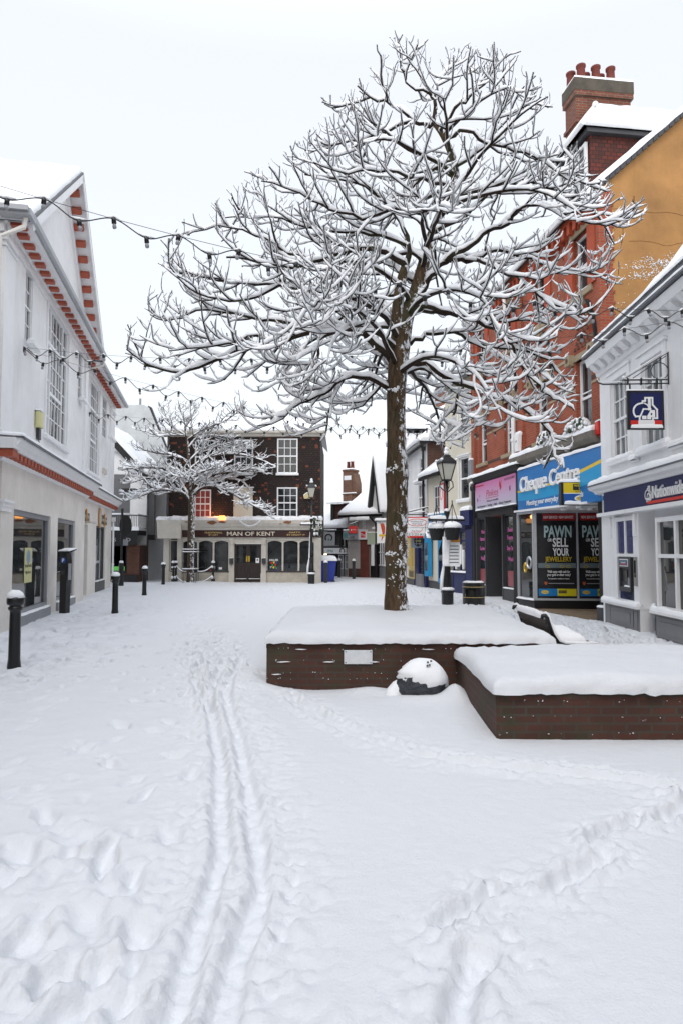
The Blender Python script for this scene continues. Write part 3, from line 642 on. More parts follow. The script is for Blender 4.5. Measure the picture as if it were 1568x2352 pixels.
# ground floor party piers
mb = MB(); mb.box(-.02, .3, -.12, .4, -.2, 4.2); mb.box(4.3, 4.62, -.14, .5, -.2, 4.2); mb.box(9.9, 10.3, -.14, 1.0, -.2, 4.25); build_each(mb, 'pilaster', 'blackmat', r)
for x0, x1 in ((9.86, 10.28),): MB().box(x0, x1, -.2, .2, -.2, .32).build('pier_base', 'darkgrey', r); ledge_snow(r, x0, x1, -.2, -.1, .32, .06)
# orange rendered end wall, with roof
RY, RZ = 4.2, 14.6
mb = MB(); i = 0
mb.v = [(W, .0, -.2), (W, 9, -.2), (W, 9, ZE), (W, RY, RZ), (W, .0, ZE)]; mb.f = [(0, 1, 2, 3, 4)]
mb.build('end_wall', 'orange', r)
MB().box(W - .12, W + .03, -.03, .33, 4.3, ZE).build('brick_quoin', 'redbrick', r)
mb = MB()
for k in range(46): z = 4.4 + k * .14; mb.box(W - .02, W + .034 + .0, .33, .33 + (.06 if k % 2 else .012), z, z + .07)
build_each(mb, 'quoin_block', 'redbrick', r)
# blown snow splashes and cracks on the orange wall
mb = MB(); rs = random.Random(4)
for cx, cz, sx, sz_, n in ((1.6, 9.0, .6, .1, 330), (1.3, 8.68, .5, .06, 150), (2.5, 9.1, .6, .14, 260), (.75, 7.8, .3, .25, 40), (1.0, 7.3, .3, .3, 40)):
    for k in range(n):
        y = rs.gauss(cx, sx); z = rs.gauss(cz, sz_) + (y - cx) * .15
        if y > .35: mb.ball((W + .005, y, z), rs.uniform(.005, .018) * (1.8 if rs.random() < .12 else 1), 6, 4, rs.uniform(.6, .9), .2)
tag(mb.build('snow_splash', 'snow', r, True), kind='stuff')
mb = MB()
for z0, y0, y1 in ((9.75 + .6, .3, 2.6), (9.2 + .35, .8, 3.2)):
    pts = []; 
    for k in range(24): pts.append((W + .002, y0 + (y1 - y0) * k / 23, z0 + .05 * noise.noise(Vector((k * .4, z0, 0))) + .03 * math.sin(k * .5)))
    mb.tube(pts, .005, 4)
mb.build('cracks', newmat('crack', (.2, .09, .03), .9), r)
sl = math.hypot(RY, RZ - ZE); ny, nz = -(RZ - ZE) / sl, RY / sl
mb = MB(); mb.quad((-.1, -.35, ZE - .25), (W + .08, -.35, ZE - .25), (W + .08, RY, RZ + .05), (-.1, RY, RZ + .05)); mb.quad((-.1, RY, RZ + .05), (W + .08, RY, RZ + .05), (W + .08, 9.2, ZE - .2), (-.1, 9.2, ZE - .2)); mb.build('roof', 'brownbrick', r)
mb = MB()
n = 30
for k in range(n):
    a, b = k / n, (k + .9) / n; y0, z0 = -.35 + (RY + .35) * a, ZE - .25 + (RZ - ZE + .3) * a; y1, z1 = -.35 + (RY + .35) * b, ZE - .25 + (RZ - ZE + .3) * b
    mb.xprism([(y0, z0 - .07), (y1, z1 - .1), (y1, z1 + .03), (y0, z0 + .03)], W - .05, W + .13)
mb.build('verge_tiles', 'darkgrey', r)
mb = MB(); snow_quad(mb, (-.1, -.4, ZE - .22), (W + .1, -.4, ZE - .22), (W + .1, RY, RZ + .08), (-.1, RY, RZ + .08), .15, (0, ny, nz), .14, .35, (0, 0, 0, 1)); mb.build('roof_snow', 'snow', r, True)
# eaves: corbelled brick and gutter
mb = MB(); mb.box(-.05, W + .02, -.1, .05, ZE - .45, ZE - .3); mb.box(-.05, W + .02, -.2, .05, ZE - .3, ZE - .16)
for k in range(30): mb.box(.05 + k * .33, .2 + k * .33, -.2, -.02, ZE - .6, ZE - .302)
build_each(mb, 'corbel', 'redplain', r)
MB().xprism([(-.32, ZE - .1), (-.45, ZE - .1), (-.42, ZE - .22), (-.34, ZE - .22)], -.1, W + .1).build('gutter', 'white', r)
downpipe(r, 4.32, -.08, 4.4, 8.6, 'white', .075)
MB().tube([(4.32, -.08, 8.6), (4.32, -.3, 9.2), (4.32, -.36, 10.6)], .06, 8).build('downpipe', 'white', r)
# windows and arches
pale = M['stone']
for q, c in enumerate(wc):
    window(r, c - .42, c + .42, 5.0, 6.78, 1, 2, .12, .07, .03, rail=5.75, sill=False)
    MB().box(c - .55, c + .55, -.1, .1, 4.88, 5.0).build('sill', 'stone', r)
    # pointed arch: ring of voussoirs in brick, stone and blue brick, filled tympanum
    zb, wA, hA = 6.95, .5, 1.28
    def arc(off, n=16):
        pts = []; R_ = (wA * wA + hA * hA) / (2 * wA)
        for s_ in (-1, 1):
            seg = []
            for k in range(n + 1):
                zz = hA * k / n; xx = math.sqrt(max(0, (R_ + off) ** 2 - zz * zz)) - (R_ - wA); seg.append((c + s_ * -xx if s_ < 0 else c + xx, zb + zz))
            pts.append(seg)
        return pts
    inn, out, out2 = arc(0), arc(.22), arc(.3)
    mats = {'redplain': MB(), 'stone': MB(), 'bluebrick': MB()}
    for s_ in (0, 1):
        for k in range(16):
            m_ = 'stone' if k % 4 == 3 else ('redplain' if k % 4 != 1 else 'redplain')
            a, b, d, e = inn[s_][k], inn[s_][k + 1], out[s_][k + 1], out[s_][k]
            mats[m_].prism([a, b, d, e] if s_ == 1 else [e, d, b, a], -.05, .05)
            a, b, d, e = out[s_][k], out[s_][k + 1], out2[s_][k + 1], out2[s_][k]
            mats['bluebrick'].prism([a, b, d, e] if s_ == 1 else [e, d, b, a], -.07, .05)
    mats['stone'].prism([(c - .1, zb + hA - .1), (c + .1, zb + hA - .1), (c + .16, zb + hA + .32), (c - .16, zb + hA + .32)], -.09, .05)
    o = mats['redplain'].build('arch', 'redplain', r); build_each(mats['stone'], 'stone_voussoir', 'stone', o); mats['bluebrick'].build('blue_brick_ring', 'bluebrick', o)
    ty = [(x, z) for x, z in inn[0]] + [(x, z) for x, z in reversed(inn[1])]
    MB().prism(ty, -.012, .02).build('tympanum', 'stone', o)
    mb = MB()
    for a in range(9):
        for b in range(5):
            x, z = c - .4 + b * .2 + (.1 if a % 2 else 0), zb + .12 + a * .13
            if abs(x - c) < (wA - .07) * (1 - ((z - zb) / hA) ** 1.8): mb.prism([(x - .07, z), (x + .07, z), (x, z + .1)], -.03, -.0125)
    mb.build('diaper_pattern', 'brownbrick', o)
    MB().box(c - .5, c + .5, -.04, .1, 6.78, 6.94).build('lintel', 'stone', o)
    for s_ in (-1, 1):
        MB().box(c + s_ * .62 - .13, c + s_ * .62 + .13, -.16, .05, 6.72, 7.0).build('impost_block', 'stone', o)
        MB().tube([(c + s_ * .62, -.165, 6.86), (c + s_ * .62, -.155, 6.86)], .07, 12).build('rosette', 'brownbrick', o)
    # upper window
    window(r, c - .45, c + .45, 8.56, 10.15, 1, 2, .14, .06, .03, sill=False, mat='redplain' if q == 1 else 'white', rail=9.3)
    MB().box(c - .6, c + .6, -.06, .2, 8.4, 8.56).build('sill', 'stone', r); ledge_snow(r, c - .44, c + .44, -.05, .12, 8.56, .05, r=.04)
    MB().prism([(c - .6, 10.15), (c + .6, 10.15), (c + .6, 10.3), (c, 10.62), (c - .6, 10.3)], -.05, .05).build('window_head', 'stone', r)
# bands
for z, h, m_, y in ((8.3, .1, 'bluebrick', -.012), (7.0, .08, 'stone', -.02), (6.2, .1, 'brownbrick', -.01), (6.05, .06, 'stone', -.014), (5.0, .1, 'brownbrick', -.012)):
    mb = MB(); last = 0
    for c in wc + [W + .45]:
        e = c - (.44 if z < 6.6 else .76)
        if e > last + .05: mb.box(last, e, y, .05, z - h, z)
        last = c + (.44 if z < 6.6 else .76)
    mb.build('string_course', m_, r)
# brick pilaster strips
mb = MB(); mb.box(-.02, .35, -.1, .05, 4.5, ZE - .45); mb.box(4.75, 5.1, -.08, .05, 4.7, ZE - .6); build_each(mb, 'brick_pilaster', 'redbrick', r)
for c in wc:
    rec = MB()
    for s_ in (-1, 1): rec.box(c + s_ * .62 - .2, c + s_ * .62 + .2, -.05, .03, 8.57, 10.14)
    build_each(rec, 'brick_jamb', 'redplain', r)
# chimney
cx0, cx1, cy0, cy1 = W - 2.4, W - 1.75, .35, 2.0
mb = MB(); mb.box(cx0, cx1, cy0, cy1, 9.8, 14.55); mb.box(cx0 - .05, cx1 + .05, cy0 - .05, cy1 + .05, 13.75, 13.85); mb.box(cx0 - .06, cx1 + .06, cy0 - .06, cy1 + .06, 14.55, 14.7)
ch = mb.build('chimney', 'chimneybrick', r); MB().box(cx0 - .07, cx1 + .07, cy0 - .07, cy1 + .07, 14.7, 15.05).build('cap', painted('chimney_cap', (.1, .085, .065), .9, .4, 4, .4), ch)
ledge_snow(ch, cx0 - .07, cx1 + .07, cy0 - .07, cy1 + .07, 15.05, .09, False)
for k in range(3):
    for j in (0, 1):
        MB().lathe([(.14, 0), (.125, .08), (.115, .38), (.14, .41), (.14, .46), (.11, .46), (.1, .35)], (cx1 - .16 - .34 * j, cy0 + .25 + k * .45 - .14 * j, 15.1), 12).build('chimney_pot', 'chimneypot', ch, True)
# dormer with tile-hung cheek
dx0, dx1 = W - 2.3, W - .55
mb = MB(); mb.quad((dx1, .12, 10.9), (dx1, 2.6, 12.7), (dx1, 2.6, 12.72), (dx1, .12, 12.72)); mb.quad((dx0, .12, 10.9), (dx0, .12, 12.7), (dx0, 2.6, 12.7), (dx0, 2.6, 12.7)); mb.quad((dx0, .12, 10.9), (dx1, .12, 10.9), (dx1, .12, 12.7), (dx0, .12, 12.7))
do = mb.build('dormer', brickmat('tile_hanging', (.16, .03, .018), (.05, .02, .015), (.02, .01, .01), .17, .11), r)
window(do, dx0 + .1, dx1 - .1, 11.05, 12.5, 4, 3, .02, .08, .04, sill=False)
MB().box(dx0 - .12, dx1 + .16, -.05, 2.9, 12.62, 12.74).build('fascia', 'darkgrey', do)
mb = MB(); xm = (dx0 + dx1) / 2
mb.quad((dx1 + .2, -.15, 12.745), (dx1 + .2, 3.6, 12.745), (xm, 3.6, 13.98), (xm, .75, 13.98)); mb.quad((dx0 - .2, 3.6, 12.745), (dx0 - .2, -.15, 12.745), (xm, .75, 13.98), (xm, 3.6, 13.98)); mb.quad((dx0 - .2, -.15, 12.745), (dx1 + .2, -.15, 12.745), (xm, .75, 13.98), (xm, .75, 13.98)); mb.build('dormer_roof', 'darkgrey', do)
mb = MB(); sN = Vector((.72, 0, .7))
snow_quad(mb, (dx1 + .22, -.15, 12.75), (dx1 + .22, 3.6, 12.75), (xm, 3.6, 13.99), (xm, .75, 13.99), .13, sN, .1, .25, (0, 1, 0, 1)); snow_quad(mb, (dx0 - .22, -.17, 12.75), (dx1 + .22, -.17, 12.75), (xm + .02, .75, 13.99), (xm - .02, .75, 13.99), .12, (0, -.7, .7), .1, .25, (0, 0, 0, 1)); mb.ball((xm, .75, 14.1), .09); mb.build('dormer_snow', 'snow', do, True)
# stone ledge over the shop fronts, snow on it, little box bushes
LG = MB().xprism([(.05, 4.35), (-.25, 4.4), (-.38, 4.5), (-.4, 4.66), (.05, 4.7)], 4.7, W + .15).build('stone_ledge', 'greystone', r)
MB().xprism([(.05, 4.32), (-.25, 4.34), (-.3, 4.5), (.05, 4.55)], -.02, 4.69).build('stone_ledge', 'greystone', r)
ledge_snow(r, 4.72, W + .13, -.4, .02, 4.66, .16, r=.1, wob=.05); ledge_snow(r, 0, 4.7, -.3, .02, 4.5, .13, r=.1, wob=.05)
for q, (x, lab, w_) in enumerate(((7.2, 'snow-crusted low box bush on the stone ledge, nearer the white downpipe', .9), (9.05, 'longer snow-crusted box bush on the stone ledge at the orange wall end', 1.15))):
    b_ = Q.thing('box_bush', x, -.2, 4.78, lab, 'bush', 'snowy bushes on the shop ledge')
    m1, m2 = MB(), MB()
    for k in range(120):
        u, th = rnd.uniform(-1, 1), rnd.uniform(0, math.pi); rr = .24 * math.sqrt(max(.05, 1 - u * u)) + .05
        p_ = (u * w_ / 2, -.02 + rr * .7 * math.cos(th), .02 + rr * 1.15 * math.sin(th))
        (m1 if k % 4 == 0 else m2).ball(p_, rnd.uniform(.035, .06), 6, 4, 1, .25)
    m1.build('leaves', newmat('box_leaf', (.03, .05, .02), .7) if q == 0 else bpy.data.materials['box_leaf'], b_); m2.build('snow_crust', 'snow', b_, True)
# ---- left shop: pink sign, black shopfront
mb = MB(); mb.box(.3, 4.3, -.02, .1, 2.95, 3.35); mb.box(.3, .45, -.08, .1, -.2, 2.95); mb.box(1.32, 1.42, -.06, .1, -.2, 2.95); mb.box(3.05, 3.15, -.06, .1, -.2, 2.95); mb.box(.45, 1.32, -.05, .1, -.2, .42); mb.box(3.15, 4.3, -.05, .1, -.2, .42); mb.box(1.42, 1.46, 0, 1., -.2, 2.95); mb.box(3.0, 3.04, 0, 1., -.2, 2.95)
mb.build('shopfront', 'darkgrey', r)
for a, b in ((.45, 1.32), (3.15, 4.3)):
    o = shopwin(r, a, b, .42, 2.94, .0, .05, 'darkgrey'); ledge_snow(o, a, b, -.07, .03, .42, .04, r=.03)
o = shopwin(r, 1.46, 3.0, -.1, 2.9, .8, .07, 'darkgrey', mull=(.5,)); 
PK = newmat('pink_vinyl', (.62, .13, .38), .45)
for xs, ws, nm, lab in ((.88, ('Hair', 'Extensions', 'Sunbeds', 'Nails'), 'a', 'pink hair and nails lettering on the window beside the cream house'), (3.72, ('Beauty', 'Treatments', 'Spray Tanning', 'Waxing'), 'b', 'pink beauty treatments lettering on the window beside the blue shop')):
    t_ = Q.thing('window_lettering', xs, .035, 0, lab, 'window sign')
    for k, s_ in enumerate(ws): text(t_, s_, 0, (2.35, 2.08, 1.72, 1.35)[k], 0, .15, PK, min(.8, .105 * len(s_)), .003, bold=.015, anchor='c')
    MB().box(-.36, .36, -.003, 0, .5, 1.02).build('pink_panel', newmat('pink_panel', (.30, .07, .08), .3), t_)
sgn = Q.thing('shop_sign', 0, 0, 0, 'pink beauty shop fascia sign with butterflies in a black frame', 'sign')
so = -.3; x0, x1 = Q.sz(1090, 1100, .32)[0], Q.sz(1182, 1065, .32)[0]; z0, z1 = 3.22, 4.2
mb = MB(); mb.box(x0 - .08, x1 + .3, so, .1, z0 - .08, z1 + .02); mb.xprism([(so, z1 + .02), (so - .06, z1 + .05), (so - .1, z1 + .16), (so - .14, z1 + .22), (.1, z1 + .24)], x0 - .1, x1 + .3); mb.build('frame', 'blackmat', sgn)
MB().lathe([(.3, 0), (.3, .0)], (0, 0, 0), 4) if False else None
MB().tube([(x0 - .35, so + .05, z1 - .12), (x0 + .02, so + .05, z1 - .12)], .17, 14).build('scroll_bracket', 'blackmat', sgn)
pm = newmat('pink_sign', (.6, .3, .5), .4); t = NT(pm); sp = t.n('ShaderNodeSeparateXYZ'); t.l(t.obj(), sp.inputs[0])
t.col(t.ramp(t.math('MULTIPLY', t.math('SUBTRACT', sp.outputs[2], z0), 1 / (z1 - z0)), [(0, (.5, .5, .58)), (.35, (.55, .42, .58)), (1, (.62, .16, .38))]))
MB().box(x0, x1, so - .02, so - .001, z0, z1 - .02).build('panel', pm, sgn)
ys = so - .021; crim = newmat('crimson', (.45, .01, .05), .4)
text(sgn, 'Pinkies', x0 + (x1 - x0) * .31, z0 + .4, ys, .26, crim, (x1 - x0) * .3, .004, .2, bold=-.008); MB().box(x0 + (x1 - x0) * .3, x0 + (x1 - x0) * .62, ys - .004, ys, z0 + .345, z0 + .362).build('underline', crim, sgn)
text(sgn, '(Faking you beautiful)', x0 + (x1 - x0) * .32, z0 + .22, ys, .075, 'blk', (x1 - x0) * .29, .003); text(sgn, 'Hair Extensions  v  Tanning  v  Nails  v  Beauty Treatments', x0 + .25, z0 + .06, ys, .085, 'blk', (x1 - x0) * .84, .003, bold=.01)
text(sgn, 'Tel: 01233 624007', x1 - .05, z1 - .17, ys, .09, 'blk', .95, .003, anchor='r'); text(sgn, 'www.pinkiesfakingyoubeautiful.co.uk', x0 + .06, z1 - .14, ys, .06, 'red', .95, .003)
def butterfly(x, z, s_, m_):
    MB().prism([(x, z - s_ * .6), (x + s_ * .5, z - s_ * .2), (x + s_ * .35, z + .1 * s_), (x + s_ * .55, z + s_ * .9), (x + .1 * s_, z + .25 * s_), (x - s_ * .25, z + s_ * .75), (x - s_ * .4, z + s_ * .15)], ys - .004, ys).build('butterfly', m_, sgn)
butterfly(x0 + (x1 - x0) * .66, z0 + .68, .26, crim)
for fx, fz, s_ in ((.88, .5, .14), (.07, .34, .12), (.13, .48, .06), (.14, .32, .04)): butterfly(x0 + (x1 - x0) * fx, z0 + fz, s_, newmat('plum', (.2, .01, .12), .5))
ledge_snow(sgn, x0 - .1, x1 + .3, so - .13, .0, z1 + .24, .09, r=.06); ledge_snow(sgn, x0, x1, so - .03, so + .0, z0 - .03, .05, False, r=.02)
ledge_snow(sgn, x0 - .4, x0 - .12, so - .12, so + .25, z1 + .05, .07, r=.06)
# ---- right shop: blue sign, recessed angled shopfront
sgn = Q.thing('shop_sign', 0, 0, 0, 'large bright blue fascia sign with raised white letters and a yellow stripe', 'sign')
so = -.34; x0, x1 = Q.sz(1186, 1078, .36)[0], Q.sz(1384, 1010, .36)[0]; z0, z1 = 2.9, 4.22
MB().box(x0, x1 - .02, so, .12, z0, z1).build('panel', 'cheque', sgn)
MB().box(x1 - .02, x1 + .18, so + .002, .12, z0 + .002, z1 - .002).build('side_panel', 'chequedark', sgn)
def wave(u): return z0 + .62 + .30 * u * u + .02 * math.sin(3 * u) - .06 * math.sin(math.pi * u)
n = 24; top = [(x0 + (x1 - x0 - .02) * k / n, wave(k / n)) for k in range(n + 1)]; bot = [(x, z - .26 - .12 * (x - x0) / (x1 - x0)) for x, z in top]
mb = MB()
for k in range(n): mb.prism([bot[k], bot[k + 1], top[k + 1], top[k]], so - .004, so - .0005)
mb.build('light_band', 'chequelight', sgn); mb = MB()
for k in range(n): mb.prism([top[k], top[k + 1], (top[k + 1][0], top[k + 1][1] + .055 + .035 * k / n), (top[k][0], top[k][1] + .055 + .035 * k / n)], so - .006, so - .0005)
mb.build('yellow_stripe', 'signyellow', sgn)
text(sgn, 'Cheque Centre', x0 + .3, z0 + .62, so - .007, .46, 'ltr', (x1 - x0) * .72, .06, .08, bold=.012); text(sgn, 'Meeting your everyday financial needs', x0 + .7, z0 + .17, so - .003, .16, 'ltr', 3.6, .008, .12, bold=.006)
ledge_snow(sgn, x0, x1 + .16, so - .02, .1, z1, .09, r=.06)
# shopfront in a deep recess
C0 = Vector((5.62, 19.85, 0)); 
def ql(X, Y): dx, dy = X - Q.A[0], Y - Q.A[1]; return (dx * Q.u[0] + dy * Q.u[1], -(dx * Q.nv[0] + dy * Q.nv[1]))
sf = Fac('x', (5.62, 19.95), (7.55, 19.75), 'x', 'x'); bpy.data.objects.remove(sf.root)
def shoppart(ob): ob.parent = r; ob.matrix_local = MI @ Matrix.Translation((sf.A[0], sf.A[1], 0)) @ Matrix.Rotation(sf.rz, 4, 'Z'); return ob
MI = (Matrix.Translation((Q.A[0], Q.A[1], 0)) @ Matrix.Rotation(Q.rz, 4, 'Z')).inverted()
w2 = 2.3
o = shopwin(None, 0, w2, .26, 2.86, -.04, .06, 'lightgrey', mull=(.53,)); shoppart(o); MB().box(0, w2, -.02, .2, -.2, .26).build('stall_riser', 'black', o)
# angled side pane back to the street line
a0 = Vector((5.42, 21.0, 0)); b0 = Vector((5.62, 19.95, 0)); d0 = (b0 - a0)
o2 = shopwin(None, 0, d0.length, .26, 2.86, -.04, .06, 'lightgrey'); o2.parent = r; o2.matrix_local = MI @ Matrix.Translation(a0) @ Matrix.Rotation(math.atan2(d0.y, d0.x), 4, 'Z')
MB().box(0, d0.length, -.02, .2, -.2, .26).build('stall_riser', 'black', o2); ledge_snow(o2, 0, d0.length, -.1, -.03, .26, .05)
mb = MB(); pl = [ql(5.3, 21.), ql(5.62, 19.95), ql(7.6, 19.7), ql(6.6, 16.9), ql(6.1, 17.0)]; mb.zprism(pl[::-1] if False else pl, 2.87, 2.93); mb.build('soffit', 'white', r)
mb = MB(); mb.zprism(pl, .0, .022); mb.build('door_step', 'slab', r)
for X, Y in ((6.2, 19.0), (6.6, 18.6), (6.3, 18.0), (6.9, 18.9)): lx, ly = ql(X, Y); MB().lathe([(.1, 0), (.1, .05), (.02, .06)], (lx, ly, 2.82), 14).build('downlight', 'white', r)
mb = MB(); a_, b_2 = ql(7.55, 19.75), ql(6.62, 16.9); mb.quad((a_[0], a_[1], -.2), (b_2[0], b_2[1], -.2), (b_2[0], b_2[1], 2.95), (a_[0], a_[1], 2.95)); mb.build('recess_side', 'darkgrey', r)
# posters behind / on the glass
ps = newmat('poster_black', (.02, .02, .021), .12); cop = newmat('poster_silver', (.45, .6, .6), .3); pc = newmat('poster_red', (.38, .02, .02), .2); ye = newmat('poster_yellow', (.6, .52, .02), .25); bl = newmat('poster_blue', (.015, .2, .5), .25); gj = newmat('gold_text', (.5, .36, .02), .3)
for q, (xa, xb, lab) in enumerate(((.1, 1.17, 'black pawn and jewellery poster next to the angled corner pane of the blue shop'), (1.28, 2.24, 'black pawn and jewellery poster next to the party pillar of the blue shop'))):
    p_ = Fac('window_poster', sf.world(xa, -.002, 0), sf.world(xb, -.002, 0), lab, 'poster', 'pawn posters in the blue shop window').root; w_ = xb - xa
    MB().box(0, w_, -.004, .01, .34, 2.8).build('sheet', ps, p_)
    MB().box(.14 if q == 0 else .02, w_, -.006, -.0041, 2.58, 2.78).build('red_banner', pc, p_)
    o_ = .18 if q == 0 else .08; y = -.006
    text(p_, 'NEW SERVICE!  NEW SERVICE!', .17 if q == 0 else .06, 2.64, -.0061, .075, 'ltr', .84, .002, bold=.012)
    text(p_, 'PAWN', o_, 2.1, y, .34, cop, .78, .003, bold=.03); text(p_, 'OR', o_ + .1, 1.97, y, .09, 'ltr', .12, .003, bold=.02)
    text(p_, 'SELL', o_ + .24, 1.82, y, .26, 'ltr', .44, .003, bold=.025); text(p_, 'YOUR', o_ + .24, 1.56, y, .22, 'ltr', .46, .003, bold=.025)
    text(p_, 'JEWELLERY', o_ + .02, 1.39, y, .14, gj, .76, .003, bold=.02)
    mb = MB(); mb.box(0, w_, -.0058, -.0042, 1.2, 1.34); mb.build('pale_streak', newmat('streak', (.13, .17, .18), .3), p_)
    for k, fx in enumerate((.1, .55, .75)): MB().tube([(o_ + fx * .9 + .06 * math.cos(a * .63), y - .002, 1.24 + .035 * math.sin(a * .63)) for a in range(11)], .008, 5).build('ring', gj, p_)
    text(p_, 'Walk away with cash for', o_ + .08, 1.06, y, .075, 'ltr', .64, .002, bold=.01); text(p_, 'your gold or silver today!', o_ + .07, .97, y, .075, 'ltr', .66, .002, bold=.01); text(p_, 'Free quotations available on request.', o_ + .1, .875, y, .04, 'ltr', .6, .002)
    MB().prism([(o_ + .03, .7), (o_ + .07, .74), (o_ + .07, .8), (o_ - .01, .8), (o_ - .01, .74)], y - .002, y).build('crest', newmat('crest', (.5, .1, .02), .4), p_)
    MB().box(o_ + .1, w_ - .06, y, y + .001, .74, .765).build('small_print', 'grey', p_)
    MB().box(0, w_ * .5, -.0065, -.0042, .39, .6).build('blue_strip', bl, p_); MB().box(w_ * .5, w_, -.0066, -.0042, .39, .6).build('yellow_strip', ye, p_)
    MB().prism([(w_ * .17 + .11 * math.cos(a * .4), .5 + .055 * math.sin(a * .4)) for a in range(16)], -.009, -.0067).build('oval', 'signyellow', p_); text(p_, 'Cheque', w_ * .17, .485, -.0092, .04, bl, .15, .001, .2, anchor='c')
    MB().box(w_ * .53, w_ * .74, -.009, -.0067, .47, .55).build('black_box', 'blk', p_); text(p_, 'WESTERN UNION', w_ * .635, .495, -.0092, .03, ye, .19, .001, anchor='c')
# silver ring display in the angled pane
v_ = Vector((5.53, 20.4, 1.3)); d_ = empty('ring_picture', v_, math.atan2(d0.y, d0.x), 'picture of silver and gold rings on the narrow angled pane', 'window sign')
MB().tube([(.25 + .13 * math.cos(a * .4), -.06, .05 + .16 * math.sin(a * .4)) for a in range(17)], .035, 6).build('silver_ring', newmat('silver', (.5, .5, .52), .3, .7), d_); MB().tube([(0 + .07 * math.cos(a * .4), -.06, -.1 + .13 * math.sin(a * .4)) for a in range(17)], .03, 6).build('gold_ring', 'brass', d_)
# projecting lightbox sign, seen square on
sx = at(1288, 1130, 17.35); w_ = empty('hanging_lightbox', (sx.x, 17.35, 0), 0, 'yellow and blue projecting lightbox sign with snow on top, beside the white bank', 'sign')
zt, zb_ = at(1290, 1107, 17.35).z, at(1290, 1160, 17.35).z; ww = at(1385, 1100, 17.35).x - sx.x; h_ = zt - zb_
MB().bevbox(0, ww, 0, .2, zb_, zt, .01).build('case', 'black', w_); MB().box(.06, ww - .02, -.01, -.001, zb_ + h_ * .52, zt - .02).build('yellow_panel', 'yellow', w_); MB().box(.06, ww - .02, -.01, -.001, zb_ + .03, zb_ + h_ * .5).build('blue_panel', newmat('deep_blue', (.02, .1, .35), .35), w_); MB().box(.06, ww - .02, -.012, -.001, zb_ + h_ * .49, zb_ + h_ * .52).build('white_stripe', 'ltr', w_)
MB().box(.3, .82, -.014, -.0101, zt - .21, zt - .05).build('black_box', 'blk', w_); text(w_, 'WESTERN', .32, zt - .12, -.0145, .055, 'yellow', .41, .002, bold=.02); text(w_, 'UNION', .45, zt - .195, -.0145, .055, 'yellow', .28, .002, bold=.02); text(w_, 'MONEY TRANSFER', .36, zt - .27, -.0105, .04, 'blk', .42, .002)
MB().prism([(.57 + .24 * math.cos(a * .3), zb_ + .17 + .09 * math.sin(a * .3)) for a in range(21)], -.014, -.0101).build('oval', 'ltr', w_); MB().prism([(.57 + .2 * math.cos(a * .3), zb_ + .17 + .065 * math.sin(a * .3)) for a in range(21)], -.016, -.0141).build('oval_fill', 'signyellow', w_); text(w_, 'Cheque', .57, zb_ + .15, -.0165, .06, 'chequedark', .3, .002, .2, anchor='c')
ledge_snow(w_, -.02, ww + .02, -.02, .22, zt, .09, False, r=.08); mb = MB(); snow_quad(mb, (.06, -.06, zb_ + .02), (ww - .06, -.06, zb_ + .02), (ww - .06, 0, zb_ + .02), (.06, 0, zb_ + .02), .1, r=.05, nz=.8); mb.build('lodged_snow', 'snow', w_, True)
MB().box(ww, ww + .4, .06, .14, zt - .2, zt - .14).build('bracket', 'black', w_)
# red alarm box by the corner
w_ = empty('alarm_box', at(1387, 980, 16.45), RAD(-90), 'bright red alarm box at the top corner between the brick and white buildings', 'alarm box')
MB().bevbox(-.22, .02, -.16, .06, -.17, .15, .02).build('cover', 'red', w_); MB().box(-.12, -.06, -.1, -.04, -.22, -.17).build('strobe', 'red', w_); ledge_snow(w_, -.22, .02, -.16, .06, .15, .05, False)
o_ = MB().box(-.228, -.2205, -.12, .03, -.1, .1).build('label_plate', newmat('alarm_pink', (.65, .2, .2), .4), w_)
tx = text(w_, 'ABEL', 0, 0, 0, .07, 'ltr', .15, .002, bold=.01, anchor='c'); tx.rotation_euler = (0, 0, RAD(-90)); tx.location = (-.229, -.045, .01)
tx = text(w_, 'ALARM', 0, 0, 0, .05, 'ltr', .15, .002, bold=.01, anchor='c'); tx.rotation_euler = (0, 0, RAD(-90)); tx.location = (-.229, -.045, -.07)
w_ = Q.thing('flood_light', .15, -.75, 7.95, 'black floodlight on an arm at the far top corner of the red brick front', 'lamp')
MB().xprism([(-.3, -.1), (.25, .02), (.25, .12), (-.3, .0)], -.25, .25).build('housing', 'black', w_); MB().tube([(0, .1, 0), (0, .7, -.1)], .03, 6).build('arm', 'black', w_); ledge_snow(w_, -.25, .25, -.25, .2, .08, .04, False)
w_ = Q.thing('electric_box', .1, -.12, 4.95, 'narrow grey electric box with a snow cap between the cream and brick walls', 'box'); MB().bevbox(-.14, .14, -.12, .06, -.35, .3, .02).build('cover', 'grey', w_); ledge_snow(w_, -.14, .14, -.12, .06, .3, .07, False); MB().tube([(0, -.05, -.35), (0, -.05, -.45)], .05, 6).build('gland', 'black', w_)
w_ = Q.thing('alarm_box', 4.9, -.1, 5.2, 'white tapered alarm box with a snow cap beside the white downpipe', 'alarm box'); MB().prism([(-.11, -.3), (.11, -.3), (.17, .22), (-.17, .22)], -.12, 0).build('cover', 'ltr', w_); text(w_, 'ADT', 0, -.02, -.121, .07, 'navysign', .14, .002, anchor='c'); ledge_snow(w_, -.17, .17, -.12, .02, .22, .12, False)

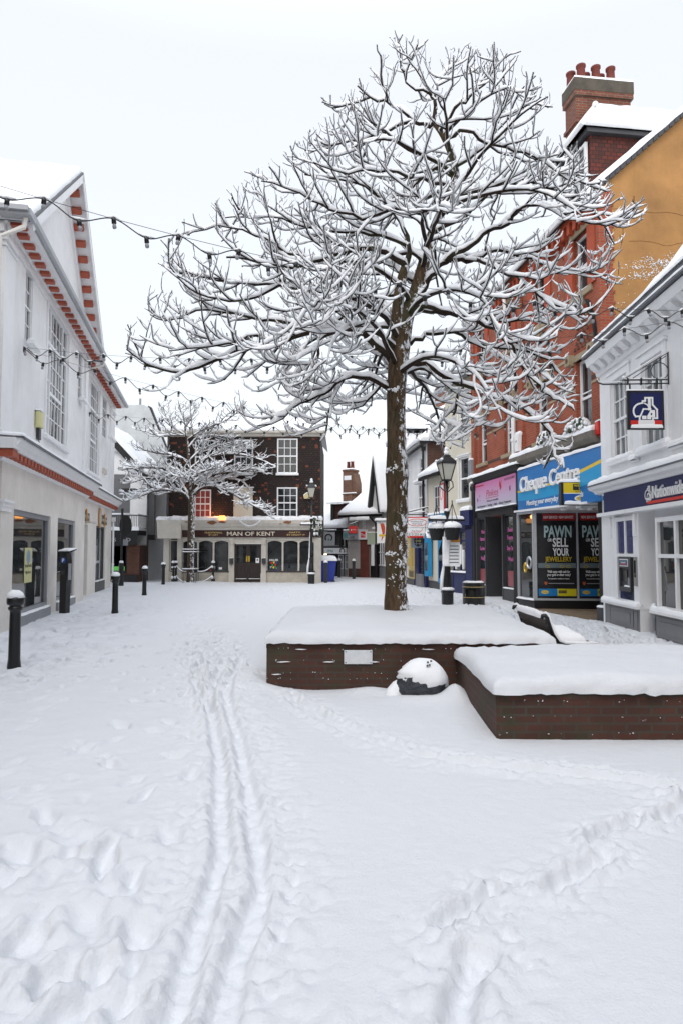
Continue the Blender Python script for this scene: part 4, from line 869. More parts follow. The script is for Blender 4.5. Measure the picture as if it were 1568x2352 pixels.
# ================================================================ RIGHT FRONT: white bank
N = Fac('bank_building', (6.2, 16.0), (6.03, 11.0), 'white two-storey bank with a bracketed eaves cornice and grey panelled base', 'bank')
r = N.root; XA, XB = -.24, 7.5
Hn = [(.52, 1.5, 3.72, 5.55), (2.28, 3.26, 3.72, 5.5), (4.4, 5.4, 3.72, 5.5)]
mb = MB(); wall_holes(mb, XA, XB, 3.0, 6.0, Hn, 0, .12); mb.quad((XA, 0, 0), (XA, 0, 6), (XA, 9, 6), (XA, 9, 0)); mb.build('upper_wall', 'whitewall', r)
for a, b, c, d in Hn: window(r, a, b, c, d, 3, 4, .0 + .03, .06, .03, surround=.16, glass='greyglass', sillsnow=.09)
MB().xprism([(.05, 5.86), (-.05, 5.88), (-.07, 5.95), (-.09, 6.1), (-.28, 6.12), (-.3, 6.2), (-.33, 6.3), (.05, 6.34)], XA - .05, XB).build('eaves_cornice', 'white', r)
mb = MB(); n = 16
for k in range(n): x = XA + .06 + k * .46; mb.xprism([(-.08, 5.96), (-.14, 5.97), (-.22, 6.04), (-.27, 6.115), (-.08, 6.115)], x, x + .24)
build_each(mb, 'bracket', 'white', r)
MB().xprism([(-.2, 6.345), (-.37, 6.31), (-.39, 6.34), (-.38, 6.39), (-.2, 6.40)], XA - .1, XB).build('gutter', 'lead', r); ledge_snow(r, XA - .1, XB, -.39, -.16, 6.39, .07, False, r=.06, step=.25); MB().xprism([(-.0, 6.35), (-.12, 6.35), (-.12, 6.74), (-.0, 6.76)], XA - .02, XB).build('parapet', 'lead', r); ledge_snow(r, XA - .02, XB, -.15, .12, 6.75, .1, False, r=.07, step=.25)
MB().quad((1.95, .05, 6.72), (XB, .05, 6.72), (XB, 4.2, 11.5), (1.95, 4.2, 11.5)).build('roof', 'darkgrey', r)
mb = MB(); snow_quad(mb, (1.85, .05, 6.75), (XB, .05, 6.75), (XB, 4.2, 11.53), (1.85, 4.2, 11.53), .15, (0, -.75, .66), .12, .3, (0, 1, 0, 1), wob=.06); mb.build('roof_snow', 'snow', r, True)
# mid cornice
MB().xprism([(.05, 3.02), (-.12, 3.05), (-.16, 3.1), (-.26, 3.14), (-.3, 3.2), (-.3, 3.24), (.05, 3.3)], XA - .12, XB).build('cornice', 'white', r); MB().xprism([(.05, 3.302), (-.32, 3.242), (-.32, 3.21), (-.305, 3.21), (.05, 3.28)], XA - .13, XB).build('lead_flashing', 'lead', r)
ledge_snow(r, XA - .12, XB, -.31, .02, 3.25, .13, r=.07, wob=.04); mb = MB(); snow_quad(mb, (1.7, -.12, 3.6), (2.05, -.12, 3.6), (2.05, 0, 3.6), (1.7, 0, 3.6), .12, r=.06); snow_quad(mb, (3.5, -.1, 3.6), (4.15, -.1, 3.6), (4.15, 0, 3.6), (3.5, 0, 3.6), .12, r=.06); mb.box(3.5, 4.15, -.06, 0, 3.55, 3.6); mb.box(1.7, 2.05, -.06, 0, 3.55, 3.6); mb.build('lodged_snow', 'snow', r, True)
# fascia sign
sgn = N.thing('bank_sign', 0, 0, 0, 'navy bank fascia with raised white lettering and a red underline', 'sign')
MB().box(.14, XB, -.09, .02, 2.58, 3.04).build('board', 'navysign', sgn); xs = N.sz(1484, 1150, .12)[0]; xe = N.sz(1566, 1115, .12)[0]
text(sgn, 'Nationwide', xs + .26, 2.71, -.091, .25, 'ltr', xe - xs - .2, .03, bold=.01); MB().box(xs + .02, xe + .1, -.12, -.091, 2.61, 2.665).build('red_bar', 'red', sgn)
def emblem(root, x, z, s, y, fine=True):
    """house and round tree mark in white outline"""
    def T_(p): return (x + p[0] * s, z + p[1] * s)
    ln = MB(); w = .062 * s
    arc = [(-.2 - .29 * math.cos(a), .32 + .29 * math.sin(a)) for a in [(-.75 + i * .27) for i in range(9)]]
    ol = arc + [(-.15, .63), (-.15, .7), (-.05, .7), (-.05, .82), (.22, .82), (.22, .56), (.38, .38), (.38, .06), (.22, .06), (.22, -.04), (-.27, -.04), (-.27, .13), arc[0]]
    ln.stroke([T_(p) for p in ol], w, y - .006, y)
    ln.stroke([T_(p) for p in [(-.24, .14), (-.12, .4), (.14, .4)]], w * .9, y - .0065, y); ln.stroke([T_(p) for p in [(.1, .4), (.1, .74)]], w * 1.6, y - .007, y); ln.stroke([T_(p) for p in [(-.08, .62), (.02, .56), (.1, .44)]], w * .7, y - .0072, y)
    o = ln.build('emblem_outline', 'ltr', root)
    mb = MB(); mb.prism([T_(p) for p in [(-.18, .02), (-.02, .02), (-.02, .15), (-.18, .15)]], y - .0075, y); mb.prism([T_(p) for p in [(.01, .02), (.15, .02), (.15, .1), (.3, .1), (.3, .36), (.14, .36), (.01, .14)]], y - .0075, y); mb.build('house', 'ltr', o)
    MB().prism([T_(p) for p in [(.14, .17), (.19, .17), (.19, .25), (.14, .25)]], y - .009, y - .0076).build('door', 'navysign', o)
emblem(sgn, xs + .06, 2.68, .34, -.1)
# pilaster, ATM bay, grey panelling, canted bay
mb = MB(); mb.box(XA, .58, -.02, .3, -.2, 2.55); mb.box(1.7, 1.96, -.04, .32, .55, 2.55); mb.box(.58, 1.7, .1, .3, 2.42, 2.56); mb.box(XA - .02, XB, -.13, .05, 2.5, 2.58); mb.box(1.96, XB, .3, .5, 2.3, 2.56); mb.box(.3, .42, -.06, -.02, 2.0, 2.46); mb.box(1.77, 1.89, -.08, -.04, 2.0, 2.46); mb.build('shopfront', 'white', r)
o = shopwin(r, .58, 1.7, .55, 2.44, -.01, .09, 'white', 'shopglass', trans=1.6); MB().box(1.1, 1.17, 0, .06, 1.63, 2.36).build('mullion', 'white', o)
MB().box(.66, 1.62, .03, .048, 1.66, 2.36).build('blue_blind', newmat('dark_blue_glass', (.02, .025, .13), .08), o)
mb = MB(); mb.box(XA + .2, 1.96, -.05, .3, -.2, .5); mb.box(.36, 1.66, -.065, -.05, .1, .44); mb.box(.3, .34, -.068, -.05, .1, .46); mb.box(1.72, 1.88, -.068, -.05, .08, .44)
mb.box(.5, 1.52, -.08, -.065, .17, .37); mb.build('panelled_base', 'riser', r); MB().box(XA + .15, 2.0, -.13, .2, .5, .55).build('sill', 'white', r); ledge_snow(r, XA + .16, 2.0, -.14, .0, .55, .09, r=.06, nz=.5)
# canted bay further on
fac = [((1.98, .3), (2.72, -.03)), ((2.72, -.03), (4.9, -.03)), ((4.9, -.03), (5.6, .3))]
for q, (a, b) in enumerate(fac):
    l = math.hypot(b[0] - a[0], b[1] - a[1]); an = math.atan2(b[1] - a[1], b[0] - a[0])
    o = MB(); o.box(0, l, 0, .2, -.2, .5); o.box(.08, l - .08, -.02, 0, .06, .44); o.box(.2, l - .2, -.035, -.02, .14, .36); ob = o.build('panelled_base', 'riser', r, loc=(a[0], a[1], 0), rot=(0, 0, an))
    o = shopwin(r, 0, l, .55, 2.34, .02, .09, 'white', 'shopglass', mull=(.5,) if q != 1 else (.38,), trans=1.6); o.location = (a[0], a[1], 0); o.rotation_euler = (0, 0, an)
    mb = MB(); snow_quad(mb, (0, -.1, .55), (l, -.1, .55), (l, .03, .55), (0, .03, .55), .085, r=.05, nz=.5); s_ = mb.build('snow_cap', 'snow', r, True, (a[0], a[1], 0), (0, 0, an)); MB().box(-.03, l + .03, -.12, .1, .5, .552).build('sill', 'white', o)
MB().box(1.955, 1.985, -.04, .34, -.2, 2.55).build('return_wall', 'white', r)
po = N.thing('window_poster', 3.6, -.0, 1.1, 'navy bank poster with pale capitals in the nearest bay window', 'poster'); MB().box(-.05, .82, .07, .078, -.45, .5).build('sheet', 'navysign', po)
for k, (s_, h2) in enumerate((("IT'S EASY", .07), ('TO SWITCH TO THE', .03), ('CURRENT', .07), ('ACCOUNT', .07), ('THAT GIVES YOU', .035), ('MORE FOR FREE', .035))): text(po, s_, .05, .36 - (0, .06, .15, .25, .31, .37)[k], .069, h2, 'lightgrey', .55, .002)
# cash machine in the window bay
at_ = N.thing('cash_machine', 1.0, .05, .62, 'dark grey cash machine set in a blue panel in the bank window', 'cash machine')
MB().box(-.31, .63, -.0, .06, -.02, .95).build('surround', newmat('atm_blue', (.03, .05, .2), .4), at_)
mb = MB(); mb.box(-.2, -.15, -.07, 0, .2, .95); mb.box(.4, .46, -.07, 0, .2, .95); mb.box(-.15, .4, -.07, 0, .7, .95); mb.box(-.15, .4, -.07, 0, .2, .3); mb.box(-.15, .4, -.03, -.001, .3, .7); mb.build('housing', 'darkgrey', at_); MB().box(-.14, .34, -.08, -.071, .74, .9).build('header', 'ltr', at_); MB().box(-.12, .32, -.086, -.0801, .76, .88).build('header_sign', newmat('atm_teal', (.05, .12, .2), .3), at_); text(at_, 'Nationwide', .1, .81, -.0865, .04, 'ltr', .26, .001, anchor='c'); MB().box(-.04, .28, -.088, -.0861, .775, .795).build('red_bar', 'red', at_)
MB().box(-.12, .2, -.05, -.031, .42, .66).build('screen', 'shopglass', at_); MB().box(.24, .38, -.05, -.031, .34, .5).build('keypad', 'grey', at_); ledge_snow(at_, .05, .36, -.07, -.0, .3, .035, False, r=.03); MB().box(0, .14, -.02, -.001, .96, 1.05).build('number_label', 'ltr', at_)
i_ = N.thing('intercom', 1.83, -.04, 1.25, 'narrow steel intercom plate on the white pillar beside the cash machine', 'intercom'); MB().box(-.07, .07, -.03, 0, -.28, .32).build('plate', newmat('steel', (.35, .33, .32), .35, .6), i_); MB().box(-.04, .05, -.035, -.03, -.1, .25).build('glass_cover', 'shopglass', i_)
# hanging sign on iron bracket
hs = empty('hanging_bank_sign', (0, 12.5, 0), 0, 'square navy hanging sign with a white house emblem on a black iron bracket', 'sign')
xa, xb, za, zb_ = 5.275, 5.957, 3.931, 4.664; WXB = 6.06
MB().bevbox(xa, xb, 12.5 - 12.5 - .03, .03, za, zb_, .01).build('frame', 'black', hs); MB().box(xa + .05, xb - .05, -.035, -.0301, za + .17, zb_ - .05).build('panel', 'navysign', hs)
for a, b in ((xa + .05, xa + .19), (xb - .19, xb - .05)): MB().box(a, b, -.036, -.0301, za + .09, za + .17).build('red_corner', 'red', hs)
MB().box(xa + .19, xb - .19, -.036, -.0301, za + .09, za + .17).build('base_strip', 'ltr', hs)
emblem(hs, xa + .35, za + .18, .5, -.037); ledge_snow(hs, xa + .05, xb - .05, -.06, -.03, za + .03, .07, False, r=.03); ledge_snow(hs, xa, xb, -.03, .03, zb_, .025, False, r=.02)
mb = MB(); zB = 4.80; mb.tube([(WXB, 0, zB), (4.84, 0, zB - .02), (4.76, 0, zB + .01), (4.73, 0, zB + .07)], .012, 6); mb.tube([(WXB, 0, zB + .07), (5.22, 0, zB + .06)], .012, 6); mb.tube([(WXB, 0, zB - .02), (WXB, 0, 5.38)], .013, 6); mb.tube([(5.22, 0, zB + .07), (6.2, 0, 5.46)], .008, 6); mb.tube([(5.36, 0, zB + .07), (6.03, 0, 5.32)], .008, 6)
mb.tube([(5.9 + .16 * math.cos(a * .35), 0, zB + .23 + .16 * math.sin(a * .35)) for a in range(19)], .009, 5, False)
for x in (5.3, 5.55, 5.84): mb.box(x - .015, x + .015, -.02, .02, zB - .03, zB + .1)
for x in (5.34, 5.84): mb.tube([(x, 0, zB), (x, 0, zb_)], .016, 6)
mb.build('bracket', 'iron', hs); mb = MB(); mb.tube([(WXB - .05, 0, zB + .09), (5.22, 0, zB + .085)], .014, 5); mb.tube([(5.22, 0, zB + .1), (5.95, 0, 5.365)], .013, 5); mb.tube([(5.2, 0, zB + .03), (4.84, 0, zB + .01), (4.76, 0, zB + .03), (4.735, 0, zB + .09)], .015, 5); mb.ball((5.23, 0, zB + .11), .035); mb.build('snow_cap', 'snow', hs, True)
# ================================================================ RIGHT, further along: cream shop, estate agent, white houses
def simple_body(f, x0, x1, zt, dep, mat, holes=(), y=0., side='both'):
    mb = MB(); wall_holes(mb, x0, x1, -.2, zt, list(holes), y, .14)
    if side in ('both', 'l'): mb.quad((x0, y, -.2), (x0, y, zt), (x0, dep, zt), (x0, dep, -.2))
    if side in ('both', 'r'): mb.quad((x1, y, -.2), (x1, dep, -.2), (x1, dep, zt), (x1, y, zt))
    return mb.build('wall', mat, f.root)
def roof_pitch(f, x0, x1, ze, zr, yr, over=.3, left=0., right=0., thick=.16):
    """street-parallel roof: eave at y=-over, ridge at yr; optional hips"""
    r = f.root; MB().quad((x0, -over, ze), (x1, -over, ze), (x1 - right, yr, zr), (x0 + left, yr, zr)).build('roof', 'darkgrey', r)
    mb = MB(); mb.quad((x1, -over, ze), (x1, 2 * yr + over, ze), (x1 - right, yr, zr), (x1 - right, yr, zr)); mb.quad((x0, 2 * yr + over, ze), (x0, -over, ze), (x0 + left, yr, zr), (x0 + left, yr, zr)); mb.build('roof_end', 'darkgrey', r)
    l = math.hypot(yr + over, zr - ze); N_ = (0, -(zr - ze) / l, (yr + over) / l); mb = MB(); snow_quad(mb, (x0 - .05, -over - .03, ze + .02), (x1 + .05, -over - .03, ze + .02), (x1 - right, yr, zr + .02), (x0 + left, yr, zr + .02), thick, N_, .14, .4, (0, 0, 0, 0), wob=.05)
    if right: snow_quad(mb, (x1, -over, ze + .02), (x1, 2 * yr, ze + .02), (x1 - right, yr + .1, zr + .02), (x1 - right, yr, zr + .02), thick, (.6, 0, .8), .14, .4, (0, 1, 0, 0))
    mb.build('roof_snow', 'snow', r, True)
    MB().box(x0, x1, -over - .02, -over + .08, ze - .14, ze - .01).build('gutter', 'black', r)
# cream tall house with dark blue shop
Cc = Fac('cream_house', (4.42, 29.0), (5.2, 26.72), 'tall cream rendered house with a dark blue shopfront beside the red brick building', 'house'); r = Cc.root; W = Cc.w
def cs(px, py, o=0.): return Cc.sz(px, py, o)
a, b = cs(1052, 960)[0], cs(1076, 960)[0]
hh = [(a, b, 6.45, 7.75), (a, b, 3.75, 5.5)]
simple_body(Cc, 0, W, 8.7, 6, 'creamwall', hh); [window(r, q[0], q[1], q[2], q[3], 1, 2, .04, .07, .03, sy=0, surround=.06) for q in hh]
roof_pitch(Cc, -.2, W + .1, 8.7, 10.6, 3.)
mb = MB(); mb.box(-.05, W + .05, -.14, .1, 2.55, 2.95); mb.box(-.02, .2, -.12, .1, -.2, 2.55); mb.box(W - .5, W + .02, -.14, .1, -.2, 2.9); mb.box(.2, W - .5, -.1, .1, -.2, .8); mb.box(W - .62, W + .1, -.3, .1, 2.7, 3.3); mb.box(.3, .8, -.12, -.1, .2, .7); mb.box(.95, W - .6, -.12, -.1, .2, .7); mb.build('shopfront', 'navy', r)
shopwin(r, .2, W - .5, .82, 2.54, -.06, .07, 'navy', 'greyglass', mull=(.33, .66), trans=2.1)
mb = MB()
for k in range(7): x = .35 + k * .2; mb.lathe([(.05, 0), (.09, .5), (.07, .75), (.03, .8)], (x, -.03, .95 + .1 * (k % 3)), 6)
build_each(mb, 'display_coat', 'whitewall', r)
ledge_snow(r, .15, W - .5, -.16, -.05, .82, .07, r=.05); ledge_snow(r, W - .64, W + .1, -.32, .1, 3.3, .16, r=.1); ledge_snow(r, -.05, W - .64, -.16, .1, 2.95, .14, r=.08)
# estate agent with blue door
Mt = Fac('estate_agent_house', (3.98, 31.4), (4.44, 29.02), 'low cream house with a bright blue doorway under a snowy lean roof', 'house'); r = Mt.root; W = Mt.w
def ms(px, py, o=0.): return Mt.sz(px, py, o)
a, b = ms(994, 1160)[0], ms(1008, 1160)[0]
simple_body(Mt, 0, W, 5.0, 6, 'creamwall', [(a, b, 3.1, 4.6)]); window(r, a, b, 3.1, 4.6, 2, 3, .03, .06, .03)
roof_pitch(Mt, -.2, W + .1, 5.05, 7.2, 2.6, .4)
MB().box(.0, W, -.03, .1, -.2, .35).build('plinth', 'black', r); a, b = ms(1007, 1290)[0], ms(1026, 1290)[0]
o = MB().box(a, b, -.05, .05, .3, 2.5).build('door', 'skyblue', r); MB().prism([(a + .15, .5), (b - .08, .5), (b - .08, 2.3), (a + .6 * (b - a), 2.2), (a + .15, 1.7)], -.06, -.051).build('pane', 'shopglass', o)
s_ = Mt.thing('shop_sign', 0, -.1, 0, 'pale estate agent fascia with blue figures over the bright blue doorway', 'sign'); a, b = ms(990, 1238)[0], ms(1024, 1238)[0]
MB().box(a, b, -.08, .08, 2.6, 3.3).build('board', 'skyblue', s_); MB().box(a + .05, b - .05, -.09, -.0801, 2.65, 3.25).build('panel', 'lightgrey', s_); text(s_, 'MARTINS', a + .55, 2.86, -.092, .26, 'darkgrey', .8, .004); text(s_, 'ESTATES', a + .75, 2.7, -.092, .1, 'darkgrey', .4, .004)
MB().box(a + .2, a + .5, -.093, -.0901, 2.75, 3.15).build('figure', 'skyblue', s_); ledge_snow(s_, a, b, -.1, .06, 3.3, .1); ledge_snow(s_, a, b, -.14, .02, 2.56, .06, False)
k_ = Mt.thing('display_cabinet', ms(990, 1330)[0], -.2, .55, 'bright blue arch-topped display cabinet standing out from the estate agent wall', 'cabinet')
MB().prism([(-.28, 0), (.28, 0), (.28, 1.6), (.2, 1.85), (0, 2.0), (-.2, 1.85), (-.28, 1.6)], -.04, .14).build('case', 'skyblue', k_); MB().box(-.2, .2, -.045, -.0401, .25, 1.5).build('pane', 'greyglass', k_); mb = MB(); snow_quad(mb, (-.28, -.08, 1.72), (0, -.08, 2.0), (0, .14, 2.0), (-.28, .14, 1.72), .08); snow_quad(mb, (0, -.08, 2.0), (.28, -.08, 1.72), (.28, .14, 1.72), (0, .14, 2.0), .08); mb.build('snow_cap', 'snow', k_, True)
n_ = Mt.thing('wall_board', ms(1016, 1160)[0], -.05, 3.7, 'tall white board framed in red on the cream upper wall behind the street lamp', 'sign'); MB().box(-.3, .3, 0, .05, -.85, .9).build('frame', 'red', n_); MB().box(-.24, .24, -.01, -.0005, -.79, .84).build('panel', 'ltr', n_); MB().tube([(.16 * math.cos(a * .35), -.012, .45 + .25 * math.sin(a * .35)) for a in range(19)], .015, 5, False).build('oval', 'red', n_)
# white two-storey house with brick side
Wh = Fac('white_brick_sided_house', (3.5, 36.2), (3.96, 31.5), 'white two-storey house with a brick side wall, black downpipe and navy shop', 'house'); r = Wh.root; W = Wh.w
def ws(px, py, o=0.): return Wh.sz(px, py, o)
a, b = ws(957, 1190)[0], ws(972, 1190)[0]
h2 = [(W - 1.7, W - .8, 3.6, 4.9), (W - 1.75, W - .85, 5.2, 6.2)]
mb = MB(); wall_holes(mb, 0, W, -.2, 6.7, h2, 0, .12); mb.build('wall', 'whitewall', r); MB().quad((W, 0, -.2), (W, 6, -.2), (W, 6, 8), (W, 0, 6.7)).build('side_wall', 'brownbrick', r)
for q in h2: window(r, q[0], q[1], q[2], q[3], 2, 2, -.05 if q[3] < 5 else .03, .06, .03, sy=-.05)
MB().box(W - 1.85, W - .65, -.3, .0, 4.92, 5.0).build('bay_roof', 'white', r); ledge_snow(r, W - 1.85, W - .65, -.32, 0, 5.0, .12)
roof_pitch(Wh, -.3, W + .3, 6.75, 9.4, 3., .4, right=1.5); downpipe(r, W - .3, -.12, .2, 6.4, 'black', .06)
mb = MB(); mb.box(.0, W - 2.4, -.06, .1, .9, 2.6); mb.build('yellow_shopfront', 'softyellow', r); shopwin(r, 1.0, W - 2.45, .8, 2.5, -.12, .1, 'softyellow', 'greyglass', mull=(.35, .7)); MB().box(0, W - 2.4, -.15, .1, -.2, .3).build('plinth', 'darkgrey', r); MB().box(.9, W - 2.4, -.16, -.06, .3, .78).build('yellow_panel', 'softyellow', r)
mb = MB()
for k in range(5): mb.box(1.2 + k * .22, 1.32 + k * .22, -.17, -.16, .38, .7)
mb.build('panel_slots', 'darkgrey', r)
mb = MB(); mb.box(W - 2.4, W - 1.5, -.12, .1, -.2, 3.0); mb.box(W - 1.5, W, -.12, .1, 2.4, 3.0); mb.box(W - .25, W, -.12, .1, -.2, 2.4); mb.build('navy_shopfront', 'navy', r); shopwin(r, W - 1.5, W - .25, .6, 2.4, -.06, .06, 'navy', 'shopglass'); MB().box(W - 1.5, W - .25, -.25, .1, -.2, .6).build('stall_riser', 'riser', r)
MB().box(0.2, W - 2.2, -.1, 0, 2.65, 3.2).build('fascia', 'white', r)
w_ = empty('box_sign', at(959, 1243, 31.9), 0, 'square silver box sign with a round black lens, under the red framed hanging board', 'sign'); MB().bevbox(-.28, .28, 0, .5, -.31, .31, .01).build('case', newmat('silver_case', (.25, .32, .4), .35, .5), w_); MB().prism([(.19 * math.cos(a * .314), .26 * math.sin(a * .314)) for a in range(20)], -.03, 0).build('lens', 'shopglass', w_); MB().box(-.12, .14, -.032, -.0301, -.02, .05).build('yellow_panel', newmat('dull_yellow', (.35, .36, .08), .4), w_)
mb = MB()
for k in (-.08, .08): mb.box(k - .008, k + .008, -.036, -.0301, -.2, .2); mb.box(-.16, .16, -.036, -.0301, k * 1.4 - .008, k * 1.4 + .008)
mb.build('grille', 'lightgrey', w_)
w_ = empty('hanging_board', at(957, 1210, 31.5), 0, 'white hanging board in a red frame advertising a mortgage broker, beside the big trunk', 'sign')
MB().box(-.74, .74, 0, .05, -.5, .46).build('frame', 'red', w_); MB().box(-.69, .69, -.01, -.0005, -.42, .41).build('panel', 'ltr', w_); y = -.0105
MB().tube([(.45 * math.cos(a * .33), y, .2 + .16 * math.sin(a * .33)) for a in range(20)], .014, 5, False).build('oval', 'red', w_); text(w_, 'INDEPENDENT', 0, .2, y, .08, 'navysign', .6, .003, anchor='c'); text(w_, 'MORTGAGE', 0, .09, y, .08, 'navysign', .45, .003, anchor='c'); text(w_, 'Whole of Market Mortgage Broker', 0, -.06, y, .06, 'blk', 1.15, .003, anchor='c'); text(w_, 'First Floor', -.05, -.22, y, .08, 'blk', .4, .003, anchor='c'); mb = MB(); mb.stroke([(-.3, -.25), (.12, -.25), (.26, -.12)], .02, y - .004, y); mb.build('arrow', 'red', w_); text(w_, 'Tel: 01233 661166', 0, -.4, y, .11, 'blk', 1.0, .003, bold=.015, anchor='c')
mb = MB(); mb.tube([(-.8, .02, .56), (1.2, .02, .58)], .025, 5); mb.tube([(-.75, .02, .6), (1.15, .02, 1.05)], .02, 5); mb.tube([(1.17, .02, .4), (1.17, .02, 1.25)], .025, 5); mb.tube([(.95 + .13 * math.cos(a * .5), .02, .75 + .13 * math.sin(a * .5)) for a in range(12)], .015, 4)
for x in (-.5, .5): mb.tube([(x, .02, .57), (x, .02, .45)], .015, 4)
mb.build('bracket', 'iron', w_); mb = MB(); mb.tube([(-.78, .02, .64), (1.15, .02, 1.09)], .03, 5); mb.tube([(-.8, .02, .6), (.7, .02, .75)], .03, 5); mb.build('snow_cap', 'snow', w_, True)
# white three-storey house
V = Fac('white_tall_house', (3.15, 41.5), (3.5, 36.3), 'white stuccoed three-storey house partly behind the big trunk', 'house'); r = V.root; W = V.w
hv = [(W - 1.5 - k * 1.9, W - .7 - k * 1.9, z, z + 1.4) for k in range(2) for z in (2.9 + .2, 5.6)]
simple_body(V, 0, W, 8.0, 7, 'whitewall', hv); [window(r, *q, 2, 4, .03, .06, .03, surround=.08) for q in hv]
MB().xprism([(.05, 7.7), (-.1, 7.75), (-.35, 8.0), (-.4, 8.15), (.05, 8.2)], -.1, W + .1).build('cornice', 'white', r); MB().box(0, W, -.1, 0, 5.1, 5.3).build('string_course', 'white', r); roof_pitch(V, -.2, W + .2, 8.2, 10.2, 3.5, .4, right=1.2)
ch = MB().box(W - 3.4, W - 2.6, 2.2, 3.2, 8.5, 11.2).build('chimney', 'chimneybrick', r); MB().lathe([(.2, 0), (.16, .6), (.18, .65)], (W - 2.9, 2.7, 11.2), 8).build('chimney_pot', 'chimneypot', ch)
shopwin(r, W - 2.8, W - .4, .6, 2.5, -.05, .1, 'softyellow', 'greyglass', mull=(.5,)); MB().box(0, W, -.08, .02, 2.55, 2.95).build('fascia', 'lightgrey', r)
# half-timbered gable end facing the street
G = Fac('bargeboard_house', (2.28, 43.7), (2.78, 42.0), 'narrow white house with a tall black bargeboard gable beside the big trunk', 'house'); r = G.root; W = G.w
simple_body(G, 0, W, 4.4, 7, 'whitewall', [(.5, 1.2, 2.7, 3.9)]); window(r, .5, 1.2, 2.7, 3.9, 2, 3, .03, .06, .03)
mb = MB(); mb.prism([(-.1, 4.2), (W + .1, 4.2), (W / 2, 7.4)], -.35, -.2); mb.build('gable', 'whitewall', r)
mb = MB(); mb.prism([(-.35, 4.0), (-.05, 4.0), (W / 2 + .08, 7.2), (W / 2, 7.65)], -.6, -.34); mb.prism([(W + .35, 4.0), (W / 2, 7.65), (W / 2 - .08, 7.2), (W + .05, 4.0)], -.6, -.34); mb.box(-.35, -.1, -.6, .3, 3.75, 4.1); mb.build('bargeboard', 'timber', r)
mb = MB(); snow_quad(mb, (-.4, -.6, 4.05), (W / 2, -.6, 7.68), (W / 2, 6, 7.68), (-.4, 6, 4.05), .16, (-.8, 0, .55), .1, .5, (0, 0, 0, 1)); snow_quad(mb, (W / 2, -.6, 7.68), (W + .4, -.6, 4.05), (W + .4, 6, 4.05), (W / 2, 6, 7.68), .16, (.8, 0, .55), .1, .5, (0, 0, 0, 1)); mb.build('roof_snow', 'snow', r, True)
MB().box(-.3, -.05, .5, 1.2, 2.6, 7.4).build('chimney', 'whitewall', r)
shopwin(r, .35, W - .2, .75, 2.4, -.1, .08, 'white', 'shopglass', mull=(.33, .66), trans=1.6); MB().box(-.02, .2, -.05, .1, -.2, 2.6).build('corner_post', 'darkgrey', r); MB().box(.2, W, -.05, .1, -.2, .7).build('plinth', 'riser', r); MB().box(0, W, -.12, 0, 2.5, 3.0).build('fascia', 'lightgrey', r)
w_ = empty('hanging_board', at(877, 1220, 41.0), 0, 'white hanging board with a big red chilli pepper and yellow ribbon', 'sign'); MB().box(-.32, .32, 0, .06, -.72, .62).build('panel', 'ltr', w_)
MB().prism([(-.12, .42), (.0, .5), (.12, .42), (.17, .2), (.15, -.1), (.05, -.4), (-.08, -.62), (-.02, -.35), (.0, -.1), (-.06, .15)], -.012, -.0005).build('chilli', newmat('chilli_red', (.55, .07, .02), .4), w_); MB().box(-.2, .22, -.02, -.0125, -.32, -.2).build('ribbon', 'signyellow', w_); text(w_, 'The', -.24, .46, -.003, .1, 'blk', .16, .003); ledge_snow(w_, -.45, .42, -.15, .2, .64, .14, False); MB().box(-.42, .4, -.1, .15, .6, .64).build('hood', 'darkgrey', w_); MB().tube([(.3, .05, .66), (.9, .6, .66)], .03, 5).build('bracket', 'iron', w_)
# pink-grey house with steep snowy roof
Pk = Fac('pink_grey_house', (at(798, 1300, 44.6).x, 44.6), (at(869, 1300, 43.2).x, 43.2), 'pinkish grey rendered house with a steep snow-covered roof and a dormer', 'house'); r = Pk.root; W = Pk.w
def qs(px, py, o=0.): return Pk.sz(px, py, o)
wn = []
for p0, p1, t_, b_ in ((808.5, 817, 1190, 1231), (831, 838.5, 1190, 1232), (857, 863.5, 1190, 1212)): x0, z1 = qs(p0, t_); x1, _ = qs(p1, t_); _, z0 = qs(p0, b_); wn.append((x0, x1, z0, z1))
simple_body(Pk, 0, W, 4.0, 8, 'pinkish', wn); [window(r, *q, 3, 4, .03, .05, .025) for q in wn]
roof_pitch(Pk, -.35, W + .5, 4.0, 6.1, 3.2, .45, thick=.2)
dm = MB().box(W - .75, W + .1, 1.0, 3.5, 4.8, 5.85).build('dormer', 'oak', r); window(dm, W - .7, W + .05, 4.95, 5.75, 3, 3, .94, .06, .03, sill=False); ledge_snow(dm, W - .95, W + .3, .8, 3.4, 5.85, .22, r=.2)
MB().box(W - 1.9, W - .4, -.55, -.1, 3.65, 3.72).build('hood', 'white', r); ledge_snow(r, W - 1.9, W - .4, -.55, -.1, 3.72, .14, False); MB().tube([(W - .35, -.5, 3.85), (W - .1, -.15, 3.4), (W - .1, -.12, .1)], .06, 6).build('downpipe', 'black', r)
ch = MB().lathe([(.18, 0), (.16, .5), (.18, .55)], (1.4, 3.2, 6.1), 8).build('chimney_pot', 'darkgrey', r)
a0, a1 = 0.1, qs(828, 1290)[0]; o = shopwin(r, a0, a1, .55, 2.35, -.05, .06, 'lightgrey', 'greyglass', mull=(.5,), trans=2.0); MB().box(a0, a1, -.08, .1, -.2, .55).build('stall_riser', 'brownbrick', r); MB().box(a1, qs(848, 1290)[0], -.08, .1, -.2, 2.4).build('brick_pier', painted('worn_red_brick', (.14, .035, .022), .8, .3, 2, .2), r)
a2 = qs(850, 1290)[0]; MB().box(a2, W + .02, -.03, .05, -.2, 2.5).build('black_shopfront', 'black', r); shopwin(r, a2 + .15, W - .25, .75, 2.2, -.15, .07, 'white', 'greyglass', mull=(.2, .4, .6, .8), trans=1.55)
